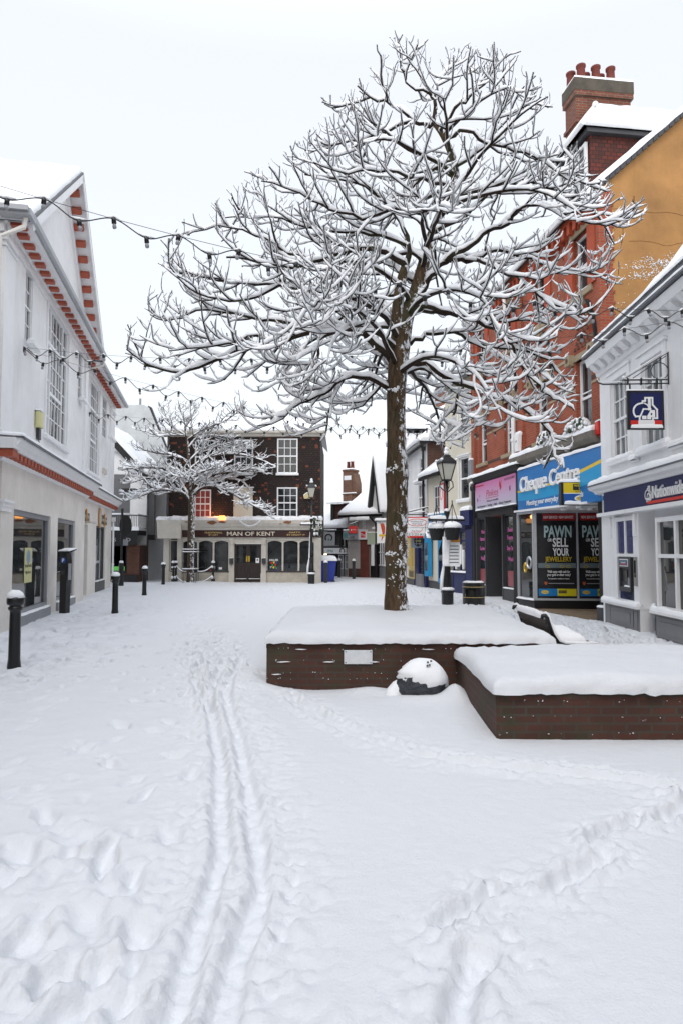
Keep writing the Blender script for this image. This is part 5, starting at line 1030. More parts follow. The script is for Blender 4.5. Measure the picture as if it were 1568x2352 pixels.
for x0, x1, z0, z1, m_, tx, lab in ((-.25, qs(824, 1250)[0], 2.42, 3.0, 'lightgrey', ('PROPERTY MANAGEMENT', 'SALES & LETTINGS'), 'pale lettings agent sign with teal stripes on the pink house'), (qs(825, 1250)[0], qs(844.5, 1250)[0], 2.42, 3.0, 'white', (), 'white takeaway sign with a red square on the pink house'), (qs(846, 1250)[0], W, 2.1, 2.85, 'frost', (), 'pale green café sign at the downpipe end of the pink house')):
    s_ = Pk.thing('shop_sign', x0, -.1, 0, lab, 'sign'); w_ = x1 - x0; MB().box(0, w_, -.06, .08, z0, z1).build('board', m_, s_)
    if tx:
        text(s_, tx[0], .4, z0 + .34, -.061, .16, 'darkgrey', w_ - .5, .004); text(s_, tx[1], .55, z0 + .08, -.061, .14, 'darkgrey', w_ - .8, .004); MB().box(.4, w_ - .1, -.064, -.0601, z0 + .27, z0 + .29).build('line', 'skyblue', s_)
        for k in range(3): MB().prism([(.06 + k * .1, z0 + .08), (.13 + k * .1, z0 + .08), (.13 + k * .1, z0 + .4), (.095 + k * .1, z0 + .5), (.06 + k * .1, z0 + .4)], -.064, -.0601).build('bottle_shape', newmat('teal', (.02, .25, .25), .5), s_)
    elif m_ == 'white': MB().box(w_ * .3, w_ * .85, -.064, -.0601, z0 + .12, z1 - .08).build('red_square', 'red', s_); text(s_, 'Thai', w_ * .58, z0 + .2, -.065, .2, 'ltr', .4, .004, anchor='c')
    else: MB().box(.05, w_ - .05, -.064, -.0601, z0 + .05, z1 - .05).build('green_panel', newmat('pale_green', (.42, .48, .36), .5), s_)
    ledge_snow(s_, 0, w_, -.1, .1, z1, .12 if tx else .06)
w_ = empty('hanging_bank_board', at(810.5, 1217, 43.2), 0, 'bright red hanging bank sign in front of the pink grey house', 'sign'); MB().box(-.27, .27, 0, .1, -.26, .26).build('case', 'darkgrey', w_); MB().box(-.25, .25, -.01, -.0005, -.22, .24).build('red_panel', 'red', w_); MB().prism([(-.16, -.02), (-.12, .06), (-.08, -.02), (-.12, -.06)], -.014, -.0101).build('flame', 'ltr', w_); text(w_, 'Santander', -.05, -.01, -.0101, .06, 'ltr', .26, .003); mb = MB(); mb.tube([(-.25, .05, .32), (.3, .05, .52)], .02, 4); mb.tube([(.3, .05, .2), (.3, .05, .6)], .02, 4); mb.build('bracket', 'iron', w_); mb = MB(); mb.tube([(-.27, .05, .35), (.3, .05, .56)], .03, 4); mb.build('snow_cap', 'snow', w_, True)
# black-and-white timbered house with the optician's shop
Tm = Fac('timbered_house', (at(728, 1300, 46.6).x, 46.6), (at(799, 1300, 45.2).x, 45.2), 'black and white timbered house with a jettied floor and a tall brick chimney', 'house'); r = Tm.root; W = Tm.w
simple_body(Tm, 0, W, 3.4, 8, 'whitewall')
mb = MB()
for k in range(13): x = W * .42 + k * .095; mb.box(x, x + .045, -.16, -.1, 1.95 + .1, 3.1)
mb.box(W * .42, W, -.18, -.1, 3.05, 3.2); mb.box(W * .78, W * .86, -.19, -.1, 2.0, 3.2); mb.box(W * .95, W, -.19, -.1, 2.0, 3.2); mb.box(0, W, -.2, -.05, 1.88, 2.0); build_each(mb, 'timber', 'timber', r)
MB().box(0, W, -.1, .0, 2.0, 3.2).build('jetty', 'whitewall', r); window(r, .15, W * .36, 2.1, 3.0, 3, 3, -.17, .06, .04, sill=False)
roof_pitch(Tm, -.4, W + .1, 3.2, 5.4, 3.4, .4, thick=.22)
# tile-hung dormer wing
mb = MB(); mb.prism([(W * .52, 3.55), (W - .25, 4.3), (W + .05, 4.85), (W * .52, 4.85)], .2, .5); mb.build('tile_hung_gable', brickmat('far_tiles', (.1, .03, .02), (.05, .02, .015), (.03, .01, .01), .17, .11, snow=.05), r); MB().box(W * .42, W * .52, .1, .5, 3.45, 4.85).build('post', 'timber', r); mb = MB(); snow_quad(mb, (W * .3, .0, 4.86), (W + .05, .0, 4.86), (W + .05, 1.2, 4.96), (W * .3, 1.2, 4.96), .12); mb.build('wing_snow', 'snow', r, True)
mb = MB(); c0, c1 = W * .52, W - .12; mb.box(c0, c1 - .35, 1.2, 2.0, 3.6, 7.15); mb.prism([(c1 - .35, 3.6), (c1 - .08, 3.6), (c1 - .08, 6.3), (c1 - .26, 7.0), (c1 - .35, 7.0)], 1.25, 2.0); mb.box(c0 - .03, c1 - .05, 1.17, 2.02, 5.55, 5.62); mb.box(c0 - .03, c1 - .3, 1.17, 2.03, 7.15, 7.28)
ch = mb.build('chimney', brickmat('tall_chimney_brick', (.2, .075, .04), (.14, .06, .035), (.2, .16, .12), snow=.05), r); ledge_snow(ch, c0 - .05, c1 - .28, 1.15, 2.0, 7.28, .08, False); MB().box(c0 + .1, c1 - .42, 1.185, 1.2, 6.55, 6.85).build('snow_patch', 'snow', ch); ledge_snow(ch, c0 - .03, c1 - .05, 1.14, 1.3, 5.62, .06, False)
for x in (c0 + .2, c0 + .52): MB().lathe([(.15, 0), (.11, .5), (.13, .54), (.13, .58)], (x, 1.6, 7.28), 10).build('chimney_pot', 'chimneypot', ch, True)
mb = MB(); mb.box(0, W, -.05, .05, -.2, 1.6); mb.build('shopfront', 'blackmat', r); shopwin(r, .2, W * .66, .35, 1.55, -.1, .04, 'black', 'shopglass', mull=(.2, .4, .6, .8)); MB().box(.4, .9, -.11, -.1, 1.42, 1.5).build('lit_lamps', 'shoplight', r)
for k in (0, 1):
    x = W * .72 + k * .5; o = MB().box(x, x + .42, -.1, -.05, .0, 1.5).build('door', 'riser', r); mb = MB(); mb.stroke([(x + .05, .5), (x + .37, .5), (x + .37, 1.4), (x + .05, 1.4)], .03, -.115, -.1001, True); mb.stroke([(x + .05, .95), (x + .37, .95)], .03, -.1152, -.1001); mb.build('glazing_bars', 'white', o)
s_ = Tm.thing('shop_sign', 0, -.25, 0, 'white optician fascia with green letters and a dark ring emblem', 'sign'); MB().box(0, W, -.05, .2, 1.5, 1.88).build('board', 'ltr', s_); text(s_, 'OPTIKA', W * .42, 1.6, -.051, .16, newmat('sign_teal', (.03, .25, .17), .5), .5, .004); MB().tube([(W - .25 + .17 * math.cos(a * .3 - .9), -.06, 1.7 + .14 * math.sin(a * .3 - .9)) for a in range(17)], .035, 5).build('ring', 'blk', s_)
w_ = empty('hanging_board', at(755, 1238, 44.2), 0, 'grey hanging board with a black ring emblem, by the timbered house', 'sign'); MB().box(-.4, .4, 0, .05, -.42, .45).build('panel', 'lightgrey', w_); MB().tube([(.22 * math.cos(a * .3 - .9), -.02, .08 + .22 * math.sin(a * .3 - .9)) for a in range(17)], .045, 5).build('ring', 'blk', w_); MB().prism([(-.06, -.1), (.06, -.1), (0, .06)], -.02, -.001).build('green_mark', newmat('mark_green', (.03, .25, .12), .5), w_); mb = MB(); mb.tube([(-.45, .02, .55), (1.1, .4, .55)], .03, 4); mb.tube([(-.4, .02, .45), (-.4, .02, .62)], .02, 4); mb.tube([(.4, .02, .45), (.4, .02, .6)], .02, 4); mb.build('bracket', 'iron', w_); mb = MB(); mb.tube([(-.45, .02, .6), (.5, .2, .6)], .05, 5); mb.build('snow_cap', 'snow', w_, True)
# white snowy roof beyond on the far left of the street
B2 = Fac('far_house', (-6, 56), (-.5, 54), 'far house showing only its snowy roof behind the blue bin', 'house'); simple_body(B2, 0, B2.w, 3.4, 6, 'pinkish'); roof_pitch(B2, -.3, B2.w + .3, 3.4, 5.4, 3)
# a roof behind the white houses on the right
B3 = Fac('snowy_roof_house', (6.6, 40.), (7.6, 33.), 'tall snowy-roofed house rising behind the white houses', 'house'); simple_body(B3, 0, B3.w, 9, 5, 'whitewall'); roof_pitch(B3, -.3, B3.w + .3, 9, 12, 3)

# ================================================================ LEFT, beyond the white shop
Z1 = Fac('weathered_gable_house', (at(262, 1300, 44).x, 44), (at(364, 1300, 44).x, 44), 'big weathered white gable wall rising behind the small street tree', 'house'); r = Z1.root; W = Z1.w
mz = painted('weathered_render', (.55, .57, .58), .85, .25, .7, .3)
MB().prism([(-2, -.2), (W + .3, -.2), (W + .3, 8.5), (2.1, 11.0), (1.75, 11.2), (-2, 11.2)], 0, 6).build('wall', mz, r); mb = MB(); mb.tube([(2.0, .1, 11.1), (2.2, .1, 11.0), (W + .35, .1, 8.5)], .08, 5); mb.build('verge', 'darkgrey', r); MB().tube([(1.45, .2, 11.2), (1.45, .2, 11.65)], .08, 6).build('flue', 'grey', r)
snow_mb = MB(); snow_quad(snow_mb, (2.1, .15, 11.02), (W + .4, .15, 8.5), (W + .4, 6, 8.5), (2.1, 6, 11.02), .14, (.5, 0, .8)); snow_mb.build('roof_snow', 'snow', r, True)
MB().box(W - .75, W + .4, -.25, -.02, 5.0, 7.0).build('weatherboarded_bay', brickmat('weatherboard', (.06, .04, .03), (.05, .035, .03), (.01, .01, .01), 3., .16, snow=.04), r)
Z2 = Fac('small_gable_house', (at(250, 1300, 38.4).x, 38.4), (at(335, 1300, 38.4).x, 38.4), 'small white gabled house with black bargeboards and a railed balcony over a dark shop', 'house'); r = Z2.root; W = Z2.w
MB().prism([(-1, -.2), (W, -.2), (W, 5.9), (0, 8.2), (-1, 9.2)], 0, 5).build('wall', 'whitewall', r); MB().prism([(-.6, 8.5), (-.6, 8.95), (W + .15, 5.9), (W + .15, 5.35)], -.3, -.02).build('bargeboard', 'timber', r); mb = MB(); snow_quad(mb, (-.6, -.35, 8.95), (W + .2, -.35, 5.9), (W + .2, 5, 5.9), (-.6, 5, 8.95), .22, (.7, 0, .7), .1, .4); mb.build('roof_snow', 'snow', r, True)
MB().box(0, W, -.12, 0, 5.0, 5.2).build('tie_beam', 'timber', r)
mb = MB(); mb.box(-.5, W, -1.5, 0, 2.55, 2.8); mb.box(-.4, W - .05, -1.6, -1.5, 2.0, 2.56); mb.box(W - .9, W, -1.5, 0, -.2, .4); mb.build('shop_canopy', 'black', r); ledge_snow(r, -.5, W + .05, -1.6, 0, 2.8, .18)
MB().box(-.4, W - .6, -1.3, -.1, -.2, 2.5).build('shop_interior', 'blackmat', r); o = shopwin(r, -.2, W - .65, .55, 2.0, -1.36, .05, 'black'); MB().box(.6, W - .75, -1.372, -1.36, .62, .85).build('green_display', glowmat('green_display', (.12, .45, .08), .25), o)
MB().box(W - .62, W + .05, -1.4, 0, -.2, 2.0).build('brick_pier', brickmat('dark_red_brick', (.13, .04, .022), (.09, .03, .02), (.1, .07, .05)), r); MB().box(-.4, W - .62, -1.38, -.1, -.2, .5).build('stall_riser', 'brownbrick', r)
mb = MB(); mb.tube([(-.4, -1.5, 3.62), (W, -1.5, 3.62), (W, 0, 3.62)], .03, 5); mb.tube([(-.4, -1.5, 2.95), (W, -1.5, 2.95), (W, 0, 2.95)], .03, 5)
for k in range(26): x = -.4 + k * (W + .4) / 25; mb.tube([(x, -1.5, 2.9), (x, -1.5, 3.62)], .016, 4)
for k in range(10): mb.tube([(W, -1.5 + k * .16, 2.9), (W, -1.5 + k * .16, 3.7)], .016, 4)
mb.build('balcony_railing', 'iron', r); mb = MB(); mb.tube([(-.4, -1.5, 3.68), (W * .8, -1.5, 3.68)], .06, 6); mb.build('rail_snow', 'snow', r, True)
s_ = Z2.thing('shop_sign', W * .55, -1.61, 2.2, 'black shop fascia with faint pale letters below the snowy balcony', 'sign'); text(s_, 'ES     D', 0, 0, 0, .2, 'lightgrey', 1.1, .01, anchor='c'); MB().box(-1.2, .9, 0, .01, -.15, .35).build('board', 'blackmat', s_)
Z3 = Fac('jettied_house', (at(339, 1345, 38.6).x, 38.6), (at(372, 1310, 58).x, 58), 'grey rendered house overhanging the shaded alley beside the pub', 'house'); r = Z3.root; W = Z3.w
o_ = Z3.sz(345, 1200)
MB().box(.0, W, 0, 5, -.2, 2.5).build('ground_floor_wall', painted('alley_brick', (.05, .025, .02), .8, .3, 2, .2), r); MB().box(.02, W, -.35, 5, 2.35, 2.6).build('jetty_beam', 'timber', r); MB().box(.02, W, -.3, 5, 2.6, 6.0).build('upper_wall', 'greyrender', r)
for x in (4.5, 9.): MB().box(x, x + .25, -.34, -.29, 2.6, 5.9).build('timber_post', 'timber', r)
for x in (6.6, 10.5, 13.5): window(r, x, x + 1.2, 3.9, 5.6, 2, 2, -.36, .1, .04, mat='grey', sy=-.32, sillsnow=0)
for k in range(4): shopwin(r, 1.2 + k * 3.2, 3.8 + k * 3.2, .5, 2.1, -.08, .12, 'black', 'shopglass', mull=(.5,))
mb = MB(); snow_quad(mb, (0, -.7, 6.0), (W, -.7, 6.0), (W, 4, 8.4), (0, 4, 8.4), .2, (0, -.5, .85), .14, .6); mb.build('roof_snow', 'snow', r, True); MB().quad((0, -.7, 5.99), (W, -.7, 5.99), (W, 4, 8.39), (0, 4, 8.39)).build('roof', 'darkgrey', r)

# ================================================================ unseen houses added behind the viewpoint to shade the near snow
for nm, A_, B_, h_, lab in (('unseen_shade_house', (-7.2, -16), (-6.7, 10.2), 8.5, 'unseen brick terrace added on the left behind the viewpoint to shade the near snow'), ('unseen_shade_house', (6.7, 8.2), (7.2, -16), 8.5, 'unseen brick terrace added on the right behind the viewpoint to shade the near snow'), ('unseen_shade_house', (8, -18), (-8, -18.5), 8.5, 'unseen brick house added across the street behind the viewpoint to shade the near snow')):
    bh = Fac(nm, A_, B_, lab, 'house'); hs_ = [(k * 2.6 + 1, k * 2.6 + 2.1, z, z + 1.6) for k in range(int(bh.w / 2.6)) for z in (1.0, 4.2)]
    simple_body(bh, 0, bh.w, h_, 7, 'brownbrick', hs_); [window(bh.root, *q, 2, 2, .04, .07, .03, sillsnow=0) for q in hs_]; roof_pitch(bh, -.2, bh.w + .2, h_, h_ + 2.6, 3.5)

# ================================================================ STREET FURNITURE
def put_on(px, py, z=0.): x, y = gnd(px, py, z); return Vector((x, y, z))
def bollard_proto():
    o = empty('bollard', (0, 0, 0), 0, 'x', 'bollard', 'black cast iron bollards along the left pavement')
    MB().lathe([(.1, -.1), (.1, .0), (.085, .12), (.078, .78), (.078, .82), (.1, .84), (.105, .87), (.085, .885), (.085, .9), (.12, .915), (.125, .95), (.125, 1.0), (.11, 1.03), (.05, 1.045), (0.001, 1.05)], (0, 0, 0), 20).build('post', 'iron', o, True)
    mb = MB(); mb.lathe([(.125, 1.01), (.12, 1.05), (.1, 1.085), (.05, 1.12), (.001, 1.125)], (0, 0, 0), 14)
    for i, v in enumerate(mb.v): q = noise.noise(Vector(v) * 9); mb.v[i] = (v[0] * (1 + .25 * q), v[1] * (1 + .25 * q), v[2] + .015 * q)
    mb.build('snow_cap', 'snow', o, True); return o
b0 = bollard_proto(); BL = ['tall-looking black bollard with lumpy snow on its cap, beside the white shop corner pier', 'black bollard in front of the far corner of the white shop', 'black bollard standing alone in mid-pavement toward the pub', 'black bollard close to the pub corner at the alley mouth']
for i, (px, py) in enumerate(((32, 1533), (264, 1409), (331.5, 1367), (375, 1343))):
    o = b0 if i == 0 else copy_tree(b0); o.location = put_on(px, py); o['label'] = BL[i]; o.rotation_euler.z = i * 1.3
    if i == 0: o.scale = (.98, .98, 1.0)
for i, (px, py, lab) in enumerate(((748, 1339, 'black round-topped bollard in front of the blue wheelie bin'), (765, 1325, 'round-topped bollard before the dark optician windows'), (779, 1326, 'round-topped bollard in front of the optician doors'), (812, 1329, 'round-topped bollard beside the worn red brick pier'))):
    if i == 0:
        s0 = empty('bollard', (0, 0, 0), 0, 'x', 'bollard', 'round-topped bollards across the side street'); MB().lathe([(.1, -.1), (.1, 1.0), (.12, 1.02), (.12, 1.06), (.1, 1.1), (.001, 1.14)], (0, 0, 0), 14).build('post', 'darkgrey', s0, True); MB().lathe([(.125, 1.07), (.12, 1.12), (.07, 1.19), (.001, 1.22)], (0, 0, 0), 12).build('snow_cap', 'snow', s0, True); o = s0
    else: o = copy_tree(s0)
    o.location = put_on(px, py); o['label'] = lab
# parking ticket machine
g = put_on(148, 1408); m_ = empty('parking_machine', (g.x, g.y, 0), RAD(-18), 'black parking ticket machine with a blue P disc against the white shop', 'ticket machine')
MB().prism([(-.1, -.2), (.1, -.2), (.11, .7), (.15, 1.1), (.13, 1.45), (.09, 1.64), (-.1, 1.66)], -.09, .09).build('body', 'black', m_); MB().xprism([(-.16, 1.64), (.14, 1.72), (.15, 1.75), (-.16, 1.68)], -.14, .24).build('hood', 'black', m_)
mb = MB(); snow_quad(mb, (-.14, -.15, 1.69), (.24, -.15, 1.69), (.24, .14, 1.755), (-.14, .14, 1.755), .03, r=.05); mb.build('snow_cap', 'snow', m_, True)
MB().prism([(.01 + .085 * math.cos(a * .314), 1.44 + .085 * math.sin(a * .314)) for a in range(20)], -.105, -.0901).build('disc', newmat('parking_blue', (.02, .08, .35), .4), m_); text(m_, 'P', .01, 1.385, -.106, .11, 'ltr', None, .003, bold=.03, anchor='c'); MB().box(.135, .15, -.06, .06, .9, 1.35).build('side_panel', newmat('machine_grey', (.4, .4, .42), .3, .5), m_); MB().box(-.06, .06, -.11, -.091, 1.05, 1.15).build('coin_plate', 'darkgrey', m_)
# road sign seen from behind, by the end of the white shop
g = put_on(278, 1346); m_ = empty('road_sign', (g.x, g.y, 0), 0, 'round road sign seen from behind on a dark pole past the white shop', 'road sign')
MB().tube([(0, 0, -.1), (0, 0, 3.75)], .06, 8).build('pole', 'black', m_); MB().prism([(.18 + .3 * math.cos(a * .314), 2.9 + .52 * math.sin(a * .314)) for a in range(20)], -.04, .02).build('sign_disc', 'blackmat', m_); MB().box(.06, .3, -.02, .02, 1.95, 2.25).build('small_plate', 'grey', m_); MB().lathe([(.13, -.1), (.12, 1.05), (.1, 1.1)], (0, 0, 0), 12).build('base_sleeve', 'black', m_); MB().ball((0, 0, 1.15), .11, 8, 5, .8).build('snow_cap', 'snow', m_, True)
# street lamps
def lamp_post(o, H, hs, snow=True):
    MB().lathe([(.18, -.1), (.18, .4), (.2, .42), (.2, .48), (.11, .5), (.145, .6), (.14, .8), (.1, 1.05), (.1, 1.2), (.12, 1.25), (.12, 1.32), (.075, 1.36)], (0, 0, 0), 8).build('base', 'iron', o)
    MB().lathe([(.075, 1.3), (.065, H * .62), (.09, H * .625), (.09, H * .64), (.06, H * .65), (.06, H * .72), (.085, H * .73), (.085, H * .75), (.05, H * .77), (.05, H)], (0, 0, 0), 12).build('column', 'iron', o, True)
    mb = MB(); mb.tube([(-.55, 0, H * .685), (.55, 0, H * .685)], .04, 8)
    for s_ in (-1, 1): mb.ball((s_ * .55, 0, H * .685), .055); 
    mb.build('ladder_bar', 'iron', o, True)
    mb = MB(); h = H
    for s_ in (-1, 1):
        for t_ in ((1, 0), (0, 1)): mb.tube([(s_ * .05 * t_[0], s_ * .05 * t_[1], h - .35), (s_ * .22 * t_[0], s_ * .22 * t_[1], h - .2), (s_ * .2 * t_[0], s_ * .2 * t_[1], h - .05), (s_ * .1 * t_[0], s_ * .1 * t_[1], h + .03)], .018, 5)
    mb.build('cradle', 'iron', o)
    lan = MB(); b, t_ = .17 * hs, .36 * hs; z0, z1 = h, h + .85 * hs
    c0 = [(-b, -b), (b, -b), (b, b), (-b, b)]; c1 = [(-t_, -t_), (t_, -t_), (t_, t_), (-t_, t_)]
    for k in range(4): lan.tube([(c0[k][0], c0[k][1], z0), (c1[k][0], c1[k][1], z1)], .022 * hs + .006, 5)
    for c, z in ((c0, z0), (c1, z1)):
        for k in range(4): lan.tube([(c[k][0], c[k][1], z), (c[(k + 1) % 4][0], c[(k + 1) % 4][1], z)], .026, 5)
    lo = lan.build('lantern_frame', 'iron', o)
    mb = MB(); e = .97
    for k in range(4): mb.quad((c0[k][0] * e, c0[k][1] * e, z0), (c0[(k + 1) % 4][0] * e, c0[(k + 1) % 4][1] * e, z0), (c1[(k + 1) % 4][0] * e, c1[(k + 1) % 4][1] * e, z1), (c1[k][0] * e, c1[k][1] * e, z1))
    mb.build('lantern_glass', 'frost', lo)
    s4 = 1.414; MB().lathe([(t_ * s4 * 1.08, z1), (t_ * s4 * 1.05, z1 + .05), (t_ * s4 * .62, z1 + .28 * hs), (t_ * s4 * .5, z1 + .3 * hs), (t_ * s4 * .45, z1 + .4 * hs), (.05, z1 + .45 * hs), (.04, z1 + .55 * hs), (.02, z1 + .62 * hs)], (0, 0, 0), 4).build('lantern_roof', 'iron', lo)
    mb = MB(); mb.ball((0, 0, z1 + .52 * hs), .16 * hs, 8, 6, .9, .1); mb.ball((0, 0, z1 + .72 * hs), .11 * hs, 8, 6, 1, .08)
    for x, y in c1: mb.ball((x * 1.05, y * 1.05, z1 + .1), .085 * hs, 7, 5, .8, .1)
    snow_quad(mb, (-.55, -.05, H * .685 + .03), (.55, -.05, H * .685 + .03), (.55, .05, H * .685 + .03), (-.55, .05, H * .685 + .03), .1, r=.05, nz=.4); mb.lathe([(.2, .5), (.22, .54), (.15, .58), (.12, .6)], (0, 0, 0), 10); mb.ball((0, 0, H * .76), .09, 8, 5, .8, .1); mb.build('snow_cap', 'snow', o, True)
    mb = MB(); mb.tube([(-.2, -.0, .5), (-.17, -.01, .9), (-.11, -.02, 1.3), (-.085, -.02, 2.2), (-.07, 0, H * .6)], [.05, .06, .035, .02, .012], 6); mb.build('wind_snow', 'snow', o, True)
g = put_on(1027, 1393); lp = empty('street_lamp', (g.x, g.y, 0), RAD(12), 'black lantern street lamp with two snowy hanging baskets beside the litter bin', 'street lamp')
lamp_post(lp, 3.87, .62)
for i, (x, lab) in enumerate(((-.28, 'smaller-looking hanging basket on the lamp post, half hidden behind the other'), (.1, 'hanging basket heaped with snow on the lamp post, in front of its twin'))):
    y = .2 if i == 0 else -.42
    hb = empty('hanging_basket', (g.x + x, g.y + y, 2.02), 0, lab, 'hanging basket', 'baskets hung from the lamp post')
    MB().lathe([(.16, .0), (.18, .02), (.25, .33), (.27, .34), (.27, .37), (.23, .37)], (0, 0, 0), 18).build('pot', 'blackmat', hb, True); mb = MB(); mb.lathe([(.27, .36), (.28, .42), (.23, .51), (.12, .55), (.001, .57)], (0, 0, 0), 16)
    for q, v in enumerate(mb.v): n_ = noise.noise(Vector(v) * 5 + Vector((i * 9, 0, 0))); mb.v[q] = (v[0] * (1 + .15 * n_), v[1] * (1 + .15 * n_), v[2] + .06 * n_)
    mb.build('snow_heap', 'snow', hb, True); mb = MB()
    for a in (.3, 2.4, 4.5): mb.tube([(.24 * math.cos(a), .24 * math.sin(a), .39), (0, 0, 1.12)], .014, 4)
    mb.tube([(0, 0, 1.1), (0, 0, 1.2)], .02, 4); mb.build('chains', 'iron', hb)
n_ = empty('notice_plate', (g.x - .05, g.y - .12, 1.28), 0, 'white parking notice half crusted with snow on the lamp post', 'notice'); MB().box(-.1, .42, -.02, 0, -.05, .82).build('plate', 'ltr', n_); MB().box(.12, .42, -.024, -.0201, .68, .82).build('orange_header', newmat('notice_orange', (.6, .25, .02), .5), n_); mb = MB()
for k in range(6): mb.box(.1, .38, -.023, -.0201, .55 - k * .1, .575 - k * .1)
mb.build('print_lines', 'darkgrey', n_); mb = MB(); snow_quad(mb, (-.12, -.02, -.05), (.08, -.02, -.05), (.16, -.02, .85), (-.12, -.02, .85), .05, (0, -1, 0), .06, .06, nz=.7); mb.build('snow_crust', 'snow', n_, True)
g = put_on(715, 1341); lp = empty('street_lamp', (g.x, g.y, 0), 0, 'slim snow-dusted lantern lamp standing in front of the pub corner by the bins', 'street lamp'); lamp_post(lp, 4.45, .6)
w_ = empty('wreath', (g.x + .3, g.y - .1, 2.95), 0, 'green wreath with frost hung on the pub lamp post', 'wreath'); mb, m2 = MB(), MB()
for k in range(70): a = rnd.uniform(0, 6.28); p_ = (.17 * math.cos(a) + rnd.gauss(0, .05), rnd.gauss(0, .06), .4 * math.sin(a) + rnd.gauss(0, .06)); (mb if k % 3 else m2).ball(p_, rnd.uniform(.03, .06), 5, 4, 1, .3)
mb.build('leaves', newmat('fir_green', (.012, .035, .015), .7), w_); m2.build('frost', 'snow', w_)
# litter bin
g = put_on(1087, 1389); bn = empty('litter_bin', (g.x, g.y, 0), 0, 'round black litter bin with gold bands and snow on its lid', 'litter bin')
mb = MB(); k = 28; R_ = .345
def ring_wall(z0, z1, skip): 
    for a in range(k):
        an0, an1 = 2 * math.pi * a / k, 2 * math.pi * (a + 1) / k
        if skip and any(abs(((an0 + an1) / 2 - c + math.pi) % (2 * math.pi) - math.pi) < .55 for c in (-2.1, .3, 2.4)): continue
        for rr in (R_, R_ - .03): mb.quad((rr * math.cos(an0), rr * math.sin(an0), z0), (rr * math.cos(an1), rr * math.sin(an1), z0), (rr * math.cos(an1), rr * math.sin(an1), z1), (rr * math.cos(an0), rr * math.sin(an0), z1))
ring_wall(-.1, .26, False); ring_wall(.26, .52, True); ring_wall(.52, .66, False); mb.build('body', 'black', bn)
MB().lathe([(.25, 0), (.25, .5)], (0, 0, 0), 16).build('liner', 'blackmat', bn); MB().lathe([(R_ + .005, .655), (R_ + .01, .69), (.3, .71), (.001, .715)], (0, 0, 0), 28).build('lid', 'black', bn, True)
for z in (.235, .56): MB().lathe([(R_ + .004, z), (R_ + .008, z + .004), (R_ + .008, z + .01), (R_ + .004, z + .013)], (0, 0, 0), 28).build('gold_band', 'gold', bn)
mb = MB(); mb.lathe([(.34, .68), (.33, .72), (.27, .74), (.001, .75)], (0, 0, 0), 20)
for q, v in enumerate(mb.v): n2 = noise.noise(Vector(v) * 7); mb.v[q] = (v[0] * (1 + .1 * n2), v[1] * (1 + .1 * n2), v[2] + .03 * n2)
mb.build('snow_cap', 'snow', bn, True)
# wheelie bins beside the pub
for i, (x, y, m_, lab) in enumerate(((-.78, 37.6, 'bluebin', 'blue wheelie bin heaped with snow beside the pub wall'), (-.86, 38.7, 'darkgrey', 'dark wheelie bin with a red rim behind the blue one'))):
    wb = empty('wheelie_bin', (x, y, 0), 0, lab, 'wheelie bin'); MB().prism([(-.42, -.1), (.36, -.1), (.5, 1.08), (-.5, 1.08)], -.4, .4).build('body', m_, wb); MB().bevbox(-.54, .54, -.44, .44, 1.08, 1.16, .03).build('lid', 'red' if i else m_, wb); mb = MB(); snow_quad(mb, (-.55, -.45, 1.16), (.55, -.45, 1.16), (.55, .45, 1.16), (-.55, .45, 1.16), .26, r=.25, step=.08); mb.build('snow_cap', 'snow', wb, True); MB().tube([(.34, -.42, .02), (.34, -.36, .02)], .1, 12).build('wheel', 'black', wb); MB().tube([(-.34, -.42, .02), (-.34, -.36, .02)], .1, 12).build('wheel', 'black', wb)
# chain posts and chains round the small tree, guard
posts = [(398.5, 1334, 'ornate chain post, leftmost of the close pair before the pub'), (404.5, 1333, 'ornate chain post of the close pair, the one holding the chain'), (490, 1335, 'single ornate chain post standing alone before the pub window')]
for i, (px, py, lab) in enumerate(posts):
    g = gnd(px, 1340 + (.4 if i == 1 else 0)); g = (g[0], 35.9 + (.1 * i))
    if i == 0:
        c0_ = empty('chain_post', (0, 0, 0), 0, 'x', 'post', 'ornate posts with snowy chains by the pub'); MB().lathe([(.1, -.1), (.1, .2), (.06, .25), (.055, .75), (.08, .78), (.055, .82), (.05, .9), (.09, .98), (.08, 1.05), (.03, 1.1)], (0, 0, 0), 12).build('post', 'iron', c0_, True); mb = MB(); mb.ball((0, 0, 1.1), .1, 8, 5, .8, .1); mb.ball((-.03, -.06, .3), .08, 7, 5, 1, .2); mb.ball((-.03, -.06, .84), .07, 7, 5, .8, .2); mb.build('snow_cap', 'snow', c0_, True); o = c0_
    else: o = copy_tree(c0_)
    o.location = (at(px, 1300, g[1]).x, g[1], 0); o['label'] = lab; posts[i] = (o.location.x, g[1])
for (a, b, z, lab) in ((posts[1], (at(424, 1300, 35).x, 35.4), .92, 'upper snowy chain from the close pair of posts to the tree cage'), ((at(451, 1300, 35).x, 35.4), posts[2], .92, 'upper snowy chain from the tree cage to the single post'), (posts[1], (at(424, 1300, 35).x, 35.4), .4, 'lower snowy chain from the close pair of posts to the tree cage'), ((at(451, 1300, 35).x, 35.4), posts[2], .4, 'lower snowy chain from the tree cage to the single post')):
    c_ = empty('post_chain', (a[0], a[1], z), 0, lab, 'chain'); d = (b[0] - a[0], b[1] - a[1]); s_ = -1 if a == posts[1] else 1
    pts = [(d[0] * t_, d[1] * t_, (-.32 * t_ if s_ < 0 else -.32 * (1 - t_)) - .12 * math.sin(math.pi * t_)) for t_ in [k / 12 for k in range(13)]]
    MB().tube(pts, .022, 5).build('links', 'iron', c_); MB().tube([(p_[0], p_[1], p_[2] + .035) for p_ in pts], .03, 5).build('snow_cap', 'snow', c_, True)
